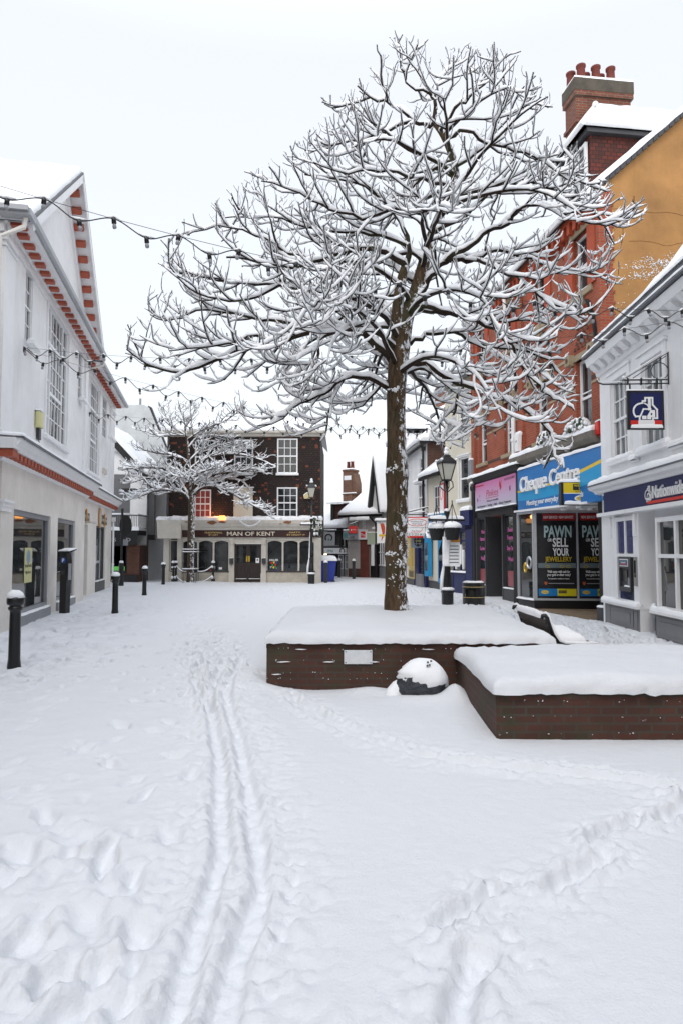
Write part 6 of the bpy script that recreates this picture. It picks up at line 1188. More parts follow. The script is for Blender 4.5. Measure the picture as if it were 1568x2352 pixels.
# brick planters with snow
def planter(x0, x1, y0, y1, zt, hs, name, lab, seed, edges=(0, 0, 0, 0), hump=.0):
    o = empty(name, ((x0 + x1) / 2, (y0 + y1) / 2, 0), 0, lab, 'planter'); hx, hy = (x1 - x0) / 2, (y1 - y0) / 2
    mb = MB(); mb.bevbox(-hx, hx, -hy, hy, -.3, zt, .02); mb.build('brick_wall', 'planterbrick', o)
    build_each(MB().bevbox(-hx - .004, hx + .004, -hy - .004, hy + .004, zt - .085, zt + .001, .02), 'brick_coping', 'copingbrick', o)
    snow = MB(); snow_quad(snow, (-hx - .03, -hy - .05, zt - .02), (hx + .03, -hy - .05, zt - .02), (hx + .03, hy + .03, zt - .02), (-hx - .03, hy + .03, zt - .02), hs, r=.13, step=.06, open_=edges, wob=.05, nz=.22, ns=1.3)
    for q, v in enumerate(snow.v):
        d = min(hx - abs(v[0]), hy - abs(v[1])); f = min(1, max(0, d) / .9)
        n2 = noise.noise(Vector((v[0] * 6 + seed, v[1] * 6, 0))) + .5 * noise.noise(Vector((v[0] * 17, v[1] * 17 + seed, 3)))
        rag = .03 * noise.noise(Vector((v[0] * 9, v[2] * 9, seed))) + .018 * noise.noise(Vector((v[0] * 24, v[2] * 15, seed))) if d < .1 else 0
        snow.v[q] = (v[0] + rag * .4, v[1] + rag, v[2] + rag * .5 + (hump * f + .02 * f * noise.noise(Vector((v[0] * 2, v[1] * 2, seed))) + .006 * n2 if v[2] > zt + .01 else 0))
    snow.build('snow_blanket', 'snow_ground', o, True)
    clods = MB(); rs = random.Random(seed)
    for k in range(70):
        x = rs.uniform(-hx, hx); clods.ball((x, -hy - .012, rs.choice([zt - .09, zt - .23, zt - .38, zt - .45]) + rs.uniform(-.01, .01)), rs.uniform(.002, .008), 6, 4, .6, .3)
    for k in range(9):
        x = rs.uniform(-hx, hx); z = rs.choice([zt - .1, zt - .25, zt - .4]); l = rs.uniform(.03, .09); clods.tube([(x + l * t_, -hy - .01, z + .004 * rs.random()) for t_ in (-1, -.4, .3, 1)], [.002, .007, .008, .002], 6)
    tag(clods.build('lodged_snow', 'snow', o, True), kind='stuff'); return o
PA = planter(-.91, 2.56, 8.38, 12.2, .6, .13, 'brick_planter', 'larger brick planter deep in snow with the big tree and a white plaque', 3, hump=.08)
PB = planter(1.39, 5.2, 6.22, 8.34, .445, .14, 'brick_planter', 'lower brick planter without a tree, covered by a thick snow blanket', 8, hump=.03)
pl_ = empty('wall_plaque', (at(822, 1509, 8.37).x, 8.365, at(822, 1509, 8.37).z), 0, 'frosted white plaque screwed to the front of the larger brick planter', 'plaque'); MB().bevbox(-.17, .17, -.018, 0, -.083, .083, .004).build('plate', painted('frosted_plaque', (.68, .7, .72), .5, .15, 14, .3), pl_)
for sx_ in (-1, 1):
    for sz_ in (-1, 1): MB().tube([(sx_ * .15, -.018, sz_ * .065), (sx_ * .15, -.022, sz_ * .065)], .007, 8).build('screw', 'darkgrey', pl_)
# rubbish bag
bg = empty('rubbish_bag', (.93, 8.08, 0), 0, 'tied black rubbish bag capped with snow between the two planters', 'rubbish bag')
mb = MB(); mb.ball((0, 0, .16), 1., 28, 18); 
for q, v in enumerate(mb.v):
    x, y, z = v[0], v[1], v[2] - .16; n2 = noise.noise(Vector((x, y, z)) * 2.2 + Vector((3, 3, 3))); n3 = abs(noise.noise(Vector((x * 6, y * 6, z * 2.5)))); s_ = (1 + .2 * n2 - .12 * n3) * (1 - .1 * z)
    mb.v[q] = (x * .285 * s_, y * .24 * s_, .17 + z * .25 * (1 + .1 * n2))
mb.build('bag', 'bag', bg, True)
mb = MB(); mb.ball((0, 0, 0), 1., 26, 16)
for q, v in enumerate(mb.v):
    x, y, z = v; n2 = noise.noise(Vector((x, y, z)) * 2. + Vector((8, 1, 3))); n3 = noise.noise(Vector((x, y, z)) * 7); lim = .08 + .5 * n2 + .35 * n3 - .18 * x
    if z < lim: s_ = .9
    else: s_ = (1.1 + .16 * noise.noise(Vector((x, y, z)) * 2.2 + Vector((3, 3, 3))) + .05 * n2 + .04 * n3) * (1 - .1 * z)
    mb.v[q] = (x * .285 * s_ + .02 * z, y * .24 * s_ , .185 + z * .26 * (1 + .08 * n2))
mb.build('snow_cap', 'snow', bg, True)
mb = MB(); mb.tube([(-.34, .0, -.1), (-.31, .0, .04), (-.26, .0, .13), (-.22, .0, .2)], [.14, .11, .08, .03], 8); mb.build('snow_drift', 'snow', bg, True)
mb = MB(); [mb.ball(p_, .014, 6, 4, .7, .3) for p_ in ((.06, -.15, .42), (.1, -.13, .43), (.05, -.18, .385), (.075, -.17, .39))]; mb.build('bag_tie', 'black', bg)
# bench with scrolled iron ends
bx, by0, by1 = 2.68, 9.05, 10.55
bn = empty('bench', (bx, by0, 0), 0, 'park bench with scrolled black iron ends and snow-filled seat behind the planters', 'bench')
prof = [(-.05, .80), (-.035, .845), (.0, .85), (.03, .82), (.06, .72), (.1, .6), (.17, .49), (.26, .455), (.45, .45), (.62, .455), (.7, .44), (.735, .39)]
for y in (0, by1 - by0):
    mb = MB(); mb.tube([(x, y, z) for x, z in prof], [.02, .028, .03, .03, .03, .032, .034, .034, .032, .03, .03, .026], 8); mb.tube([(.14, y, .5), (.08, y, .2), (.0, y, -.1)], .028, 6); mb.tube([(.62, y, .44), (.6, y, .2), (.68, y, -.1)], .028, 6); mb.build('iron_end', 'iron', bn, True)
    mb = MB(); mb.tube([(x + .004, y, z + .034) for x, z in prof[1:-1]], [.015, .02, .026, .03, .03, .03, .026, .024, .022, .012], 8); mb.build('end_snow', 'snow', bn, True)
for k in range(5): q = k / 4; MB().box(.02 + .13 * q - .012, .02 + .13 * q + .012, .02, by1 - by0 - .02, .78 - .27 * q - .04, .78 - .27 * q + .025).build('back_slat', 'wood', bn)
for k in range(5): MB().box(.2 + k * .1, .28 + k * .1, .02, by1 - by0 - .02, .445, .475).build('seat_slat', 'wood', bn)
mb = MB(); snow_quad(mb, (.12, .1, .47), (.58, .1, .47), (.58, by1 - by0 - .06, .47), (.12, by1 - by0 - .06, .47), .15, r=.13, step=.07); snow_quad(mb, (-.02, .03, .8), (.06, .03, .8), (.06, by1 - by0 - .03, .8), (-.02, by1 - by0 - .03, .8), .09, r=.04, step=.07); mb.build('seat_snow', 'snow', bn, True)

# ================================================================ FESTOON LIGHTS
HOLD = MB().lathe([(.016, .02), (.026, .01), (.028, -.055), (.018, -.06)], (0, 0, 0), 8); GLB = MB().lathe([(.015, -.05), (.021, -.07), (.025, -.092), (.02, -.112), (.001, -.12)], (0, 0, 0), 10)
gm = newmat('bulb_glass', (.30, .31, .33), .05)
def festoon(lab, A, B, n, sag, amp, snow, off=0, scale=1.0):
    A, B = Vector(A), Vector(B); o = empty('festoon_lights', A, 0, lab, 'string lights', 'festoon light strings over the square'); D_ = B - A
    def wire(t_): p = D_ * t_; return Vector((p.x, p.y, p.z - sag * 4 * t_ * (1 - t_)))
    MB().tube([wire(k / 40) for k in range(41)], .0035, 4).build('support_wire', 'black', o)
    m = n * 8; pts = []
    for k in range(m + 1):
        t_ = k / m; ph = t_ * n * math.pi; w = wire(t_); w.z -= amp * (.5 - .5 * math.cos(ph)) * (1 + .25 * noise.noise(Vector((ph * .3, off, 0)))); pts.append(w)
    MB().tube(pts, .0075 * scale, 5).build('cable', 'black', o)
    bulbs = []
    sn = MB()
    for k in range(n + 1):
        p = pts[min(k * 8, m)]
        if k == 0 and 'h' not in FEST:
            FEST['h'] = HOLD.build('bulb_holder', 'black', o, True); b = GLB.build('bulb', gm, FEST['h'], True); h = FEST['h']
        else: h = FEST['h'].copy(); COL.objects.link(h); h.parent = o; b = FEST['h'].children[0].copy(); COL.objects.link(b); b.parent = h
        h.location = p; h.rotation_euler = (rnd.gauss(0, .12), rnd.gauss(0, .12), 0); h.scale = (scale * 1.0,) * 3
        if snow: 
            q0, q1 = pts[max(0, k * 8 - 2)], pts[min(m, k * 8 + 2)]; hh = rnd.uniform(.6, 1.1); sn.tube([q0 + Vector((0, 0, .012)), p + Vector((0, 0, .028 * hh)), q1 + Vector((0, 0, .012))], [.004, .026 * hh, .004], 6)
    if snow: build_each(sn, 'snow_cap', 'snow', o, True)
FEST = {}
festoon('highest string of big bulbs swooping through the middle of the tree crown', at(-70, 405, 7.2), at(1640, 712, 11.4), 30, .42, .13, True, 1)
festoon('bulb string from the white shop wall behind the trunk to the bank eaves', L.world(1.0, 0, 6.35), at(1640, 722, 11.3), 40, .5, .17, True, 2, 1.1)
festoon('lower bulb string from the white shop wall toward the far white house', L.world(1.0, 0, 6.3), at(985, 988, 34.5), 46, .5, .2, False, 3, 1.25)
festoon('bulb string from the white shop end across the pub roof to the brick front', L.world(9.9, 0, 6.62), Q.world(3.6, -.1, 5.95), 44, .3, .2, False, 4, 1.2)
# ================================================================ TREES
Zv = Vector((0, 0, 1))
def smooth_path(pts, sub=4):
    P = [pts[0]] + list(pts) + [pts[-1]]; out = []
    for i in range(1, len(P) - 2):
        p0, p1, p2, p3 = P[i - 1], P[i], P[i + 1], P[i + 2]
        for k in range(sub):
            t = k / sub; out.append(.5 * ((2 * p1) + (p2 - p0) * t + (2 * p0 - 5 * p1 + 4 * p2 - p3) * t * t + (3 * p1 - p0 - 3 * p2 + p3) * t ** 3))
    out.append(pts[-1]); return out
def grow(rs, st, d, L, r0, r1, up, wob, seg):
    n = max(2, int(round(L / seg))); p = st.copy(); d = d.normalized(); pts = [p.copy()]; rad = [r0]
    for k in range(n):
        q = (k + 1) / n
        d = d + Vector((rs.gauss(0, wob), rs.gauss(0, wob), rs.gauss(0, wob * .7) + up * (q ** 1.5) * 1.4 - up * .15)); d.normalize(); p = p + d * (L / n); pts.append(p.copy()); rad.append(r0 + (r1 - r0) * q)
    return pts, rad
def ramify(rs, path, level, out, cfg, ok):
    pts, rad = path; lens = [0.]
    for a, b in zip(pts[:-1], pts[1:]): lens.append(lens[-1] + (b - a).length)
    T = lens[-1]; c = cfg[level]; s = T * c['t0'] + rs.uniform(0, c['sp']); side = rs.choice((-1, 1))
    while s < T * .985:
        k = next(i for i in range(1, len(lens)) if lens[i] >= s); f = (s - lens[k - 1]) / max(1e-6, lens[k] - lens[k - 1])
        p = pts[k - 1].lerp(pts[k], f); tg = (pts[k] - pts[k - 1]).normalized(); r = rad[k - 1] + (rad[k] - rad[k - 1]) * f
        h = tg.cross(Zv); h = h.normalized() if h.length > .15 else Vector((rs.gauss(0, 1), rs.gauss(0, 1), 0)).normalized()
        up = h.cross(tg).normalized(); a = RAD(rs.uniform(*c['ang'])); e = RAD(rs.uniform(*c['el'])); side = -side
        d = tg * math.cos(a) + (h * side * math.cos(e) + up * math.sin(e)) * math.sin(a)
        L = rs.uniform(*c['len']) * (1.0 - c['tap'] * s / T)
        if 'rel' in c: L = max(c['len'][0] * .6, min(L, c['rel'] * (T - s) + c['len'][0]))
        r0 = min(r * .75, c['r0'] * (.6 + .4 * L / c['len'][1])); r0 = max(r0, c['r1'])
        ch = grow(rs, p, d, L, r0, c['r1'], c['up'] * rs.uniform(.4, 1.4), c['wob'], c['seg'])
        for tries in range(2):
            if ok(ch[0][-1]): break
            n = max(2, len(ch[0]) // 2 + 1); ch = (ch[0][:n], ch[1][:n])
        if ok(ch[0][-1]) or level == 2:
            out.append((level, ch)); 
            if level + 1 < len(cfg): ramify(rs, ch, level + 1, out, cfg, ok)
        s += c['sp'] * rs.uniform(.6, 1.5)
def wood(mb, pts, rad, k): mb.tube(pts, rad, k, cap=True)
def branch_snow(mb, pts, rad, rs, base=.03, kk=.55, wk=.9, wb=.008, cov=.94):
    """snow lying along the top of a branch; thins out where the branch is steep"""
    n = len(pts); b0 = len(mb.v); ok_any = False; rows = []
    for j in range(n):
        tg = pts[min(j + 1, n - 1)] - pts[max(j - 1, 0)]; l = tg.length
        if l < 1e-7: return
        tg /= l; hz = math.hypot(tg.x, tg.y); f = max(0., min(1., (hz - .3) / .35)); f = f * f * (3 - 2 * f)
        h = tg.cross(Zv); h = h.normalized() if h.length > 1e-3 else Vector((1, 0, 0)); up = h.cross(tg)
        q = pts[j]; nz = .75 + .5 * noise.noise(q * 4.) + .35 * noise.noise(q * 13.)
        if noise.noise(q * 1.7 + Vector((4, 4, 4))) > .62 - (1 - cov): nz *= .35
        end = .5 if j == 0 else (.12 if j == n - 1 else (.7 if j == n - 2 and n > 3 else 1.))
        r = rad[j]; H = r * .4 + (base + kk * r) * f * nz * end; w = (r * wk + wb * f * nz) * (1 if f > .05 else .5)
        if f > .1: ok_any = True
        rows.append((q, h, up, H, w, r))
    if not ok_any: return
    for q, h, up, H, w, r in rows:
        for a, b in ((-1, .1), (-.85, .62), (0, 1.), (.85, .62), (1, .1)):
            z = H * b if b > .2 else min(H * .5, r * .25); e = q + h * (w * a) + up * z; mb.v.append((e.x, e.y, e.z))
    for j in range(n - 1):
        for a in range(4): i = b0 + j * 5 + a; mb.f.append((i, i + 1, i + 6, i + 5))
        i = b0 + j * 5; mb.f.append((i + 4, i, i + 5, i + 9))
    mb.f.append(tuple(b0 + a for a in range(4, -1, -1))); mb.f.append(tuple(b0 + (n - 1) * 5 + a for a in range(5)))
def inside(poly, x, y):
    c = False; n = len(poly)
    for i in range(n):
        x0, y0 = poly[i]; x1, y1 = poly[(i + 1) % n]
        if (y0 > y) != (y1 > y) and x < (x1 - x0) * (y - y0) / (y1 - y0) + x0: c = not c
    return c
# ---- the big tree
TY = 10.55
OUT = [(283, 735), (325, 700), (365, 590), (400, 515), (485, 465), (560, 395), (640, 350), (705, 300), (730, 222), (830, 185), (866, 105), (912, 62), (1000, 105), (1060, 104), (1140, 100), (1222, 150), (1290, 250), (1350, 370), (1410, 425), (1492, 468), (1460, 560), (1432, 660), (1390, 730), (1330, 800), (1322, 950), (1312, 1085), (1230, 1075), (1180, 1000), (1100, 965), (1060, 1060), (1015, 1055), (975, 960), (930, 950), (880, 950), (800, 960), (760, 1035), (712, 1010), (640, 1000), (560, 995), (480, 965), (400, 935), (300, 900)]
trx = [(911, 1428), (911, 1405), (909, 1360), (909, 1300), (908, 1270), (910, 1230), (912, 1170), (911, 1120), (912, 1088), (911, 1062), (909, 1020), (908, 960), (908, 905), (912, 850), (917, 800), (921, 765)]
trw = [38, 28.5, 25, 24.5, 26, 24, 23.5, 24.5, 28, 25, 21, 20.5, 21.5, 23.5, 24.5, 23.5]
TR = [at(x, y, TY) for x, y in trx]; S_ = TY / F
tree = empty('street_tree', (TR[0].x, TY, 0), 0, 'big bare street tree loaded with snow, rising from the larger brick planter', 'tree'); T0 = Vector((TR[0].x, TY, 0))
def rel(p): return p - T0
def trunk_mesh(path, wid, k=30, amp=.12, seed=0.):
    P = smooth_path(path, 5); Wd = []
    for i in range(len(wid) - 1):
        for j in range(5): Wd.append(wid[i] + (wid[i + 1] - wid[i]) * j / 5)
    Wd.append(wid[-1]); mb = MB()
    for j, (p, w) in enumerate(zip(P, Wd)):
        for a in range(k):
            an = 2 * math.pi * a / k; n2 = noise.noise(Vector((math.cos(an) * 1.5, math.sin(an) * 1.5, p.z * 1.1 + seed))); n3 = abs(noise.noise(Vector((math.cos(an) * 5, math.sin(an) * 5, p.z * 2.2 + seed)))); rr = w * (1 + amp * 1.1 * n2 - amp * n3 * 1.2 + amp * .3)
            mb.v.append((p.x + rr * math.cos(an) - T0.x, p.y + rr * math.sin(an) - T0.y, p.z))
    for j in range(len(P) - 1):
        for a in range(k): mb.f.append((j * k + a, j * k + (a + 1) % k, (j + 1) * k + (a + 1) % k, (j + 1) * k + a))
    return mb
trunk_mesh(TR, [w * S_ for w in trw]).build('trunk', 'bark', tree, True)
LL = [at(x, y, TY) for x, y in ((913, 775), (911, 730), (914, 690), (921, 645), (930, 612))]; LR = [(at(x, y, TY + .12 * i / 4)) for i, (x, y) in enumerate(((926, 775), (938, 710), (955, 665), (970, 614), (994, 533), (1017, 476), (1041, 424), (1044, 381), (1032, 343), (1013, 305), (994, 281)))]
trunk_mesh(LL, [.105, .092, .088, .08, .07], 14, .06, 3).build('trunk_fork', 'bark', tree, True); trunk_mesh(LR, [.12, .118, .11, .1, .085, .078, .07, .064, .058, .05, .045], 14, .06, 7).build('trunk_fork', 'bark', tree, True)
TRACED = [  # px path, end depth offset, r0, r1
 ([(930, 614), (895, 585), (856, 572), (820, 570), (784, 581), (722, 600), (670, 612), (600, 600), (520, 590)], -.5, .062, .016),
 ([(930, 612), (938, 560), (915, 510), (885, 460), (840, 430), (780, 410), (700, 400)], 1.3, .055, .014),
 ([(910, 764), (886, 716), (863, 688), (805, 683), (744, 673), (686, 664), (639, 654), (560, 650), (470, 640), (395, 625)], .6, .062, .013),
 ([(901, 830), (863, 788), (824, 759), (758, 754), (710, 759), (653, 783), (591, 797), (544, 811), (472, 835), (420, 854), (353, 845), (325, 826), (313, 792), (293, 745)], -.6, .072, .008),
 ([(710, 759), (660, 740), (600, 735), (540, 720), (450, 715), (400, 735), (345, 722)], .1, .04, .009),
 ([(653, 783), (590, 770), (520, 790), (450, 800), (390, 805)], -1.1, .036, .01),
 ([(893, 893), (848, 868), (791, 868), (758, 892), (715, 916), (677, 935), (639, 968), (591, 978)], -.7, .052, .01),
 ([(780, 755), (735, 783), (727, 826), (705, 878), (690, 920), (655, 950)], -.5, .035, .009),
 ([(791, 868), (770, 905), (756, 950), (745, 1005)], -.4, .03, .012),
 ([(938, 835), (976, 838), (1020, 864), (1064, 886), (1108, 897), (1125, 910), (1174, 921), (1207, 943), (1251, 980), (1270, 1013), (1275, 1046), (1295, 1077)], -1.0, .055, .011),
 ([(942, 712), (976, 704), (1031, 719), (1086, 732), (1117, 745), (1163, 785), (1187, 811), (1196, 844), (1229, 877), (1251, 904), (1284, 921), (1319, 943)], -.8, .055, .009),
 ([(1055, 886), (1048, 926), (1044, 965), (1035, 991), (1033, 1031)], -.5, .028, .01), ([(1048, 926), (1020, 958), (998, 983), (985, 1010)], -.6, .024, .009),
 ([(955, 690), (975, 660), (994, 629), (1022, 600), (1060, 597), (1094, 595), (1132, 576), (1180, 585), (1240, 600), (1310, 625), (1400, 630)], .5, .066, .012),
 ([(1022, 600), (1050, 580), (1084, 562), (1117, 529), (1165, 514), (1184, 486), (1213, 471), (1260, 476), (1322, 500), (1374, 514), (1430, 505), (1475, 482)], -.7, .05, .008),
 ([(940, 720), (970, 712), (1022, 719), (1084, 724), (1141, 738), (1210, 735), (1290, 760)], 1.0, .045, .01),
 ([(994, 281), (960, 283), (927, 281), (879, 305), (808, 324), (760, 332), (722, 320)], -.3, .04, .009),
 ([(1032, 314), (1070, 300), (1117, 329), (1184, 343), (1250, 375), (1320, 420)], -.5, .038, .009),
 ([(994, 281), (1000, 240), (985, 215), (940, 200), (922, 150), (911, 82)], .2, .036, .008), ([(1010, 300), (1045, 250), (1080, 220), (1130, 170), (1138, 122)], -.4, .034, .008),
 ([(1044, 381), (1090, 350), (1150, 290), (1210, 240), (1268, 245)], .7, .036, .009), ([(1041, 424), (990, 420), (930, 400), (870, 390), (800, 400), (720, 372)], -.9, .04, .009),
 ([(1017, 476), (960, 470), (900, 480), (830, 500), (760, 480), (690, 440), (600, 415)], -.4, .045, .01), ([(1030, 450), (1090, 440), (1160, 420), (1240, 400), (1340, 420), (1395, 440)], .4, .042, .009),
 ([(940, 790), (980, 770), (1040, 765), (1100, 790), (1180, 800), (1260, 830), (1305, 885)], .8, .045, .01), ([(905, 865), (870, 890), (830, 930), (790, 945)], .8, .03, .009),
 ([(1000, 250), (1000, 200), (1030, 160), (1060, 118)], .5, .03, .008), ([(950, 280), (900, 240), (850, 225), (780, 245), (745, 238)], .4, .03, .008), ([(970, 600), (930, 560), (870, 540), (800, 535), (700, 520), (620, 500), (510, 500)], .9, .045, .01), ([(1000, 530), (1060, 500), (1100, 460), (1180, 420), (1280, 440), (1360, 480), (1410, 560)], 1.2, .045, .01),
 ([(1094, 595), (1150, 620), (1200, 650), (1260, 690), (1330, 720), (1370, 700)], -.9, .035, .009), ([(720, 602), (660, 575), (590, 540), (500, 520), (430, 540)], .4, .032, .008), ([(640, 655), (570, 690), (500, 690), (430, 660), (385, 600)], -.9, .03, .008)]
rs = random.Random(23); limbs = []
for px, dy, r0, r1 in TRACED:
    n = len(px); P_ = [at(x, y, TY + dy * (i / (n - 1)) ** 1.2) for i, (x, y) in enumerate(px)]
    P_ = smooth_path(P_, 3); P_ = [p + Vector((rs.gauss(0, .012), rs.gauss(0, .03), rs.gauss(0, .012))) if 0 < i < len(P_) - 1 else p for i, p in enumerate(P_)]
    r0 *= .95; m = len(P_); limbs.append((P_, [r0 + (r1 - r0) * (i / (m - 1)) ** .8 for i in range(m)]))
AX = TR[8:] + LR
def axis(z):
    for a, b in zip(AX[:-1], AX[1:]):
        if a.z <= z <= b.z: return a.lerp(b, (z - a.z) / (b.z - a.z))
    return AX[-1]
def okp(p):
    x, y = proj(p); return inside(OUT, x, y)
def rmax(z): return np.interp(z, [3.2, 4.2, 5.2, 6.2, 7.2, 8.2, 9.2, 9.9], [2.6, 3.7, 4.0, 3.6, 3.1, 2.4, 1.5, .7])
for z0 in (4.45, 4.9, 5.3, 5.7, 6.1, 6.5, 6.9, 7.3, 7.7, 8.1, 8.4):
    for base in (90, 270):
        for q in range(1 if z0 > 5.2 else 2):
            az = RAD(base + rs.uniform(-58, 58)); st = axis(z0 + rs.uniform(-.15, .15)); L = rmax(z0 + .6) * rs.uniform(.7, .95); d = Vector((math.cos(az), math.sin(az), rs.uniform(.35, .75)))
            p, d, pts = st.copy(), d.normalized(), [st.copy()]; n = 16
            for k in range(n): d = d + Vector((rs.gauss(0, .09), rs.gauss(0, .09), rs.gauss(0, .06) - (.1 if z0 < 7 else .06))); d.normalize(); p = p + d * (L / n); pts.append(p.copy())
            while len(pts) > 6 and not okp(pts[-1]): pts.pop()
            m = len(pts); r0 = .022 + .007 * L; limbs.append((pts, [r0 + (.009 - r0) * (i / (m - 1)) ** .8 for i in range(m)]))
CFG = [None,
 dict(t0=.22, sp=.215, ang=(28, 60), el=(-25, 45), len=(.5, 1.5), rel=.75, tap=.3, r0=.02, r1=.0065, up=.24, wob=.15, seg=.13),
 dict(t0=.18, sp=.175, ang=(25, 58), el=(-20, 60), len=(.22, .78), tap=.35, r0=.009, r1=.0044, up=.45, wob=.17, seg=.08),
 dict(t0=.3, sp=.185, ang=(30, 65), el=(-10, 70), len=(.08, .24), tap=.2, r0=.0054, r1=.0034, up=.3, wob=.2, seg=.06)]
tot = 0; tips = []
def split_long(pts, rad, seg=.12):
    P, R_ = [pts[0]], [rad[0]]
    for a, b, ra, rb in zip(pts[:-1], pts[1:], rad[:-1], rad[1:]):
        n = max(1, int((b - a).length / seg))
        for k in range(1, n + 1): P.append(a.lerp(b, k / n)); R_.append(ra + (rb - ra) * k / n)
    return P, R_
SNOW = MB(); fine = []
for li, (pts, rad) in enumerate(limbs):
    out = []; ramify(rs, (pts, rad), 1, out, CFG, okp); mb = MB(); P, R_ = split_long([rel(p) for p in pts], rad)
    wood(mb, P, R_, 8); branch_snow(SNOW, P, R_, rs, .065, .6, .95, .006)
    for lv, (p_, r_) in out:
        tot += 1; P = [rel(p) for p in p_]; wood(mb, P, r_, 5 if lv == 1 else 4 if lv == 2 else 3)
        branch_snow(SNOW, P, r_, rs, (.0, .056, .044, .028)[lv], .9, (.0, 1.0, 1.1, 1.1)[lv], (.0, .011, .009, .007)[lv])
        if lv >= 2 and rs.random() < .03: tips.append(P[-1])
    mb.build('limb', 'bark2', tree, True)
SNOW.build('snow_load', 'snow', tree, True)
mb = MB()
for p in tips[:110]: l = rs.uniform(.05, .09); mb.tube([p, p + Vector((rs.gauss(0, .01), rs.gauss(0, .01), -l * .5)), p + Vector((rs.gauss(0, .02), rs.gauss(0, .02), -l))], [.004, .009, .003], 4)
tag(mb.build('seed_pods', newmat('pod', (.02, .012, .01), .6), tree), kind='stuff')
# lumps of snow lodged on burrs and forks of the trunk
mb = MB(); 
for (px, py, n, sx_, sy_, s_) in ((912, 1078, 40, 22, 10, .03), (925, 1105, 14, 14, 10, .02), (900, 1272, 34, 14, 6, .028), (918, 1290, 26, 14, 12, .024), (905, 1330, 16, 16, 20, .018), (930, 1400, 34, 14, 14, .03), (928, 1340, 26, 9, 30, .018), (936, 1250, 40, 4, 70, .016), (905, 895, 30, 14, 6, .03), (935, 1160, 20, 4, 50, .014)):
    for k in range(n):
        x = rs.gauss(px, sx_ * .5); y = rs.gauss(py, sy_ * .5); u = max(-1, min(1, (x - 910) / 26)); p = at(x, y, TY - .165 * math.sqrt(max(0, 1 - u * u)) * .98); q = rel(p)
        mb.ball((q.x, q.y, q.z), rs.uniform(.25, .8) * s_, 6, 4, rs.uniform(.6, 1.), .35)
tag(mb.build('trunk_snow', 'snow', tree, True), kind='stuff')
print('branches', tot, len(SNOW.f), time.perf_counter())
# ---- small tree before the pub
Y2 = 35.2
t2 = empty('street_tree', (at(438, 1300, Y2).x, Y2, 0), 0, 'smaller bare snowy tree in an iron cage before the pub', 'tree'); T0 = Vector((t2.location.x, Y2, 0))
k2 = Y2 / F; TP = [at(x, y, Y2) for x, y in ((437, 1344), (438, 1320), (438, 1260), (440, 1200), (440, 1150), (437, 1100), (434, 1060), (431, 1018), (425, 980))]
trunk_mesh(TP, [w * k2 for w in (10, 8.6, 8.2, 8.4, 7.5, 4.6, 3.8, 3., 2.2)], 14, .08, 2).build('trunk', 'bark3', t2, True)
TR2 = [([(440, 1160), (425, 1135), (400, 1128), (370, 1125), (330, 1135), (290, 1142)], -.8, .09), ([(440, 1150), (460, 1120), (480, 1095), (520, 1085), (560, 1080), (610, 1075)], .6, .1), ([(441, 1140), (470, 1118), (510, 1122), (545, 1140), (580, 1160), (610, 1175)], -.9, .08), ([(437, 1100), (410, 1085), (370, 1075), (310, 1075), (280, 1080)], .9, .08), ([(436, 1080), (460, 1060), (500, 1045), (560, 1045), (615, 1062)], -.4, .07), ([(434, 1060), (400, 1045), (360, 1040), (320, 1030)], -.7, .06), ([(432, 1030), (450, 1010), (480, 1000), (530, 1005)], .4, .05), ([(428, 1000), (405, 985), (385, 965), (375, 935)], .2, .04), ([(425, 985), (440, 960), (450, 935)], -.2, .035), ([(430, 1010), (470, 985), (520, 965), (548, 945)], -.5, .04), ([(428, 1000), (395, 1000), (360, 1000), (335, 990)], .5, .04), ([(440, 1145), (415, 1112), (385, 1100), (340, 1098), (300, 1110)], 1.8, .07), ([(440, 1140), (475, 1105), (520, 1100), (580, 1105)], 1.9, .07), ([(440, 1130), (445, 1110), (440, 1098), (420, 1095)], -2.4, .06), ([(438, 1120), (450, 1095), (475, 1080), (500, 1075)], -2.2, .06), ([(428, 1000), (424, 970), (415, 940), (410, 922)], .1, .035), ([(434, 1060), (470, 1030), (530, 1028), (580, 1030)], .9, .05)]
CF2 = [None, dict(t0=.12, sp=.2, ang=(28, 60), el=(-20, 40), len=(.6, 1.7), rel=.7, tap=.3, r0=.032, r1=.013, up=.12, wob=.16, seg=.22), dict(t0=.12, sp=.16, ang=(30, 65), el=(-20, 50), len=(.25, .8), tap=.3, r0=.016, r1=.009, up=.15, wob=.2, seg=.16), dict(t0=.25, sp=.24, ang=(35, 70), el=(-20, 60), len=(.15, .35), tap=.2, r0=.01, r1=.007, up=.1, wob=.2, seg=.12)]
sn2 = MB(); pods = MB()
for px, dy, r0 in TR2:
    n = len(px); P_ = smooth_path([at(x, y, Y2 + dy * i / (n - 1)) for i, (x, y) in enumerate(px)], 3); m = len(P_); rd = [r0 + (.02 - r0) * i / (m - 1) for i in range(m)]; out = []
    ramify(rs, (P_, rd), 1, out, CF2, lambda p: proj(p)[1] > 915 and 268 < proj(p)[0] < 640); mb = MB(); P = [rel(p) for p in P_]; wood(mb, P, rd, 6); branch_snow(sn2, P, rd, rs, .07, .5, .9, .015)
    for lv, (p_, r_) in out:
        P = [rel(p) for p in p_]; wood(mb, P, r_, 4 if lv == 1 else 3); hi = P[0].z > 6.3; branch_snow(sn2, P, r_, rs, (0, .11, .085, .05)[lv] * (.35 if hi else 1), .9, 1.1, .014)
        if lv == 3 and rs.random() < .15: q = P[-1]; pods.tube([q, q + Vector((rs.gauss(0, .03), 0, -.1)), q + Vector((rs.gauss(0, .05), 0, -.2))], [.008, .018, .006], 3)
    mb.build('limb', 'bark3', t2, True)
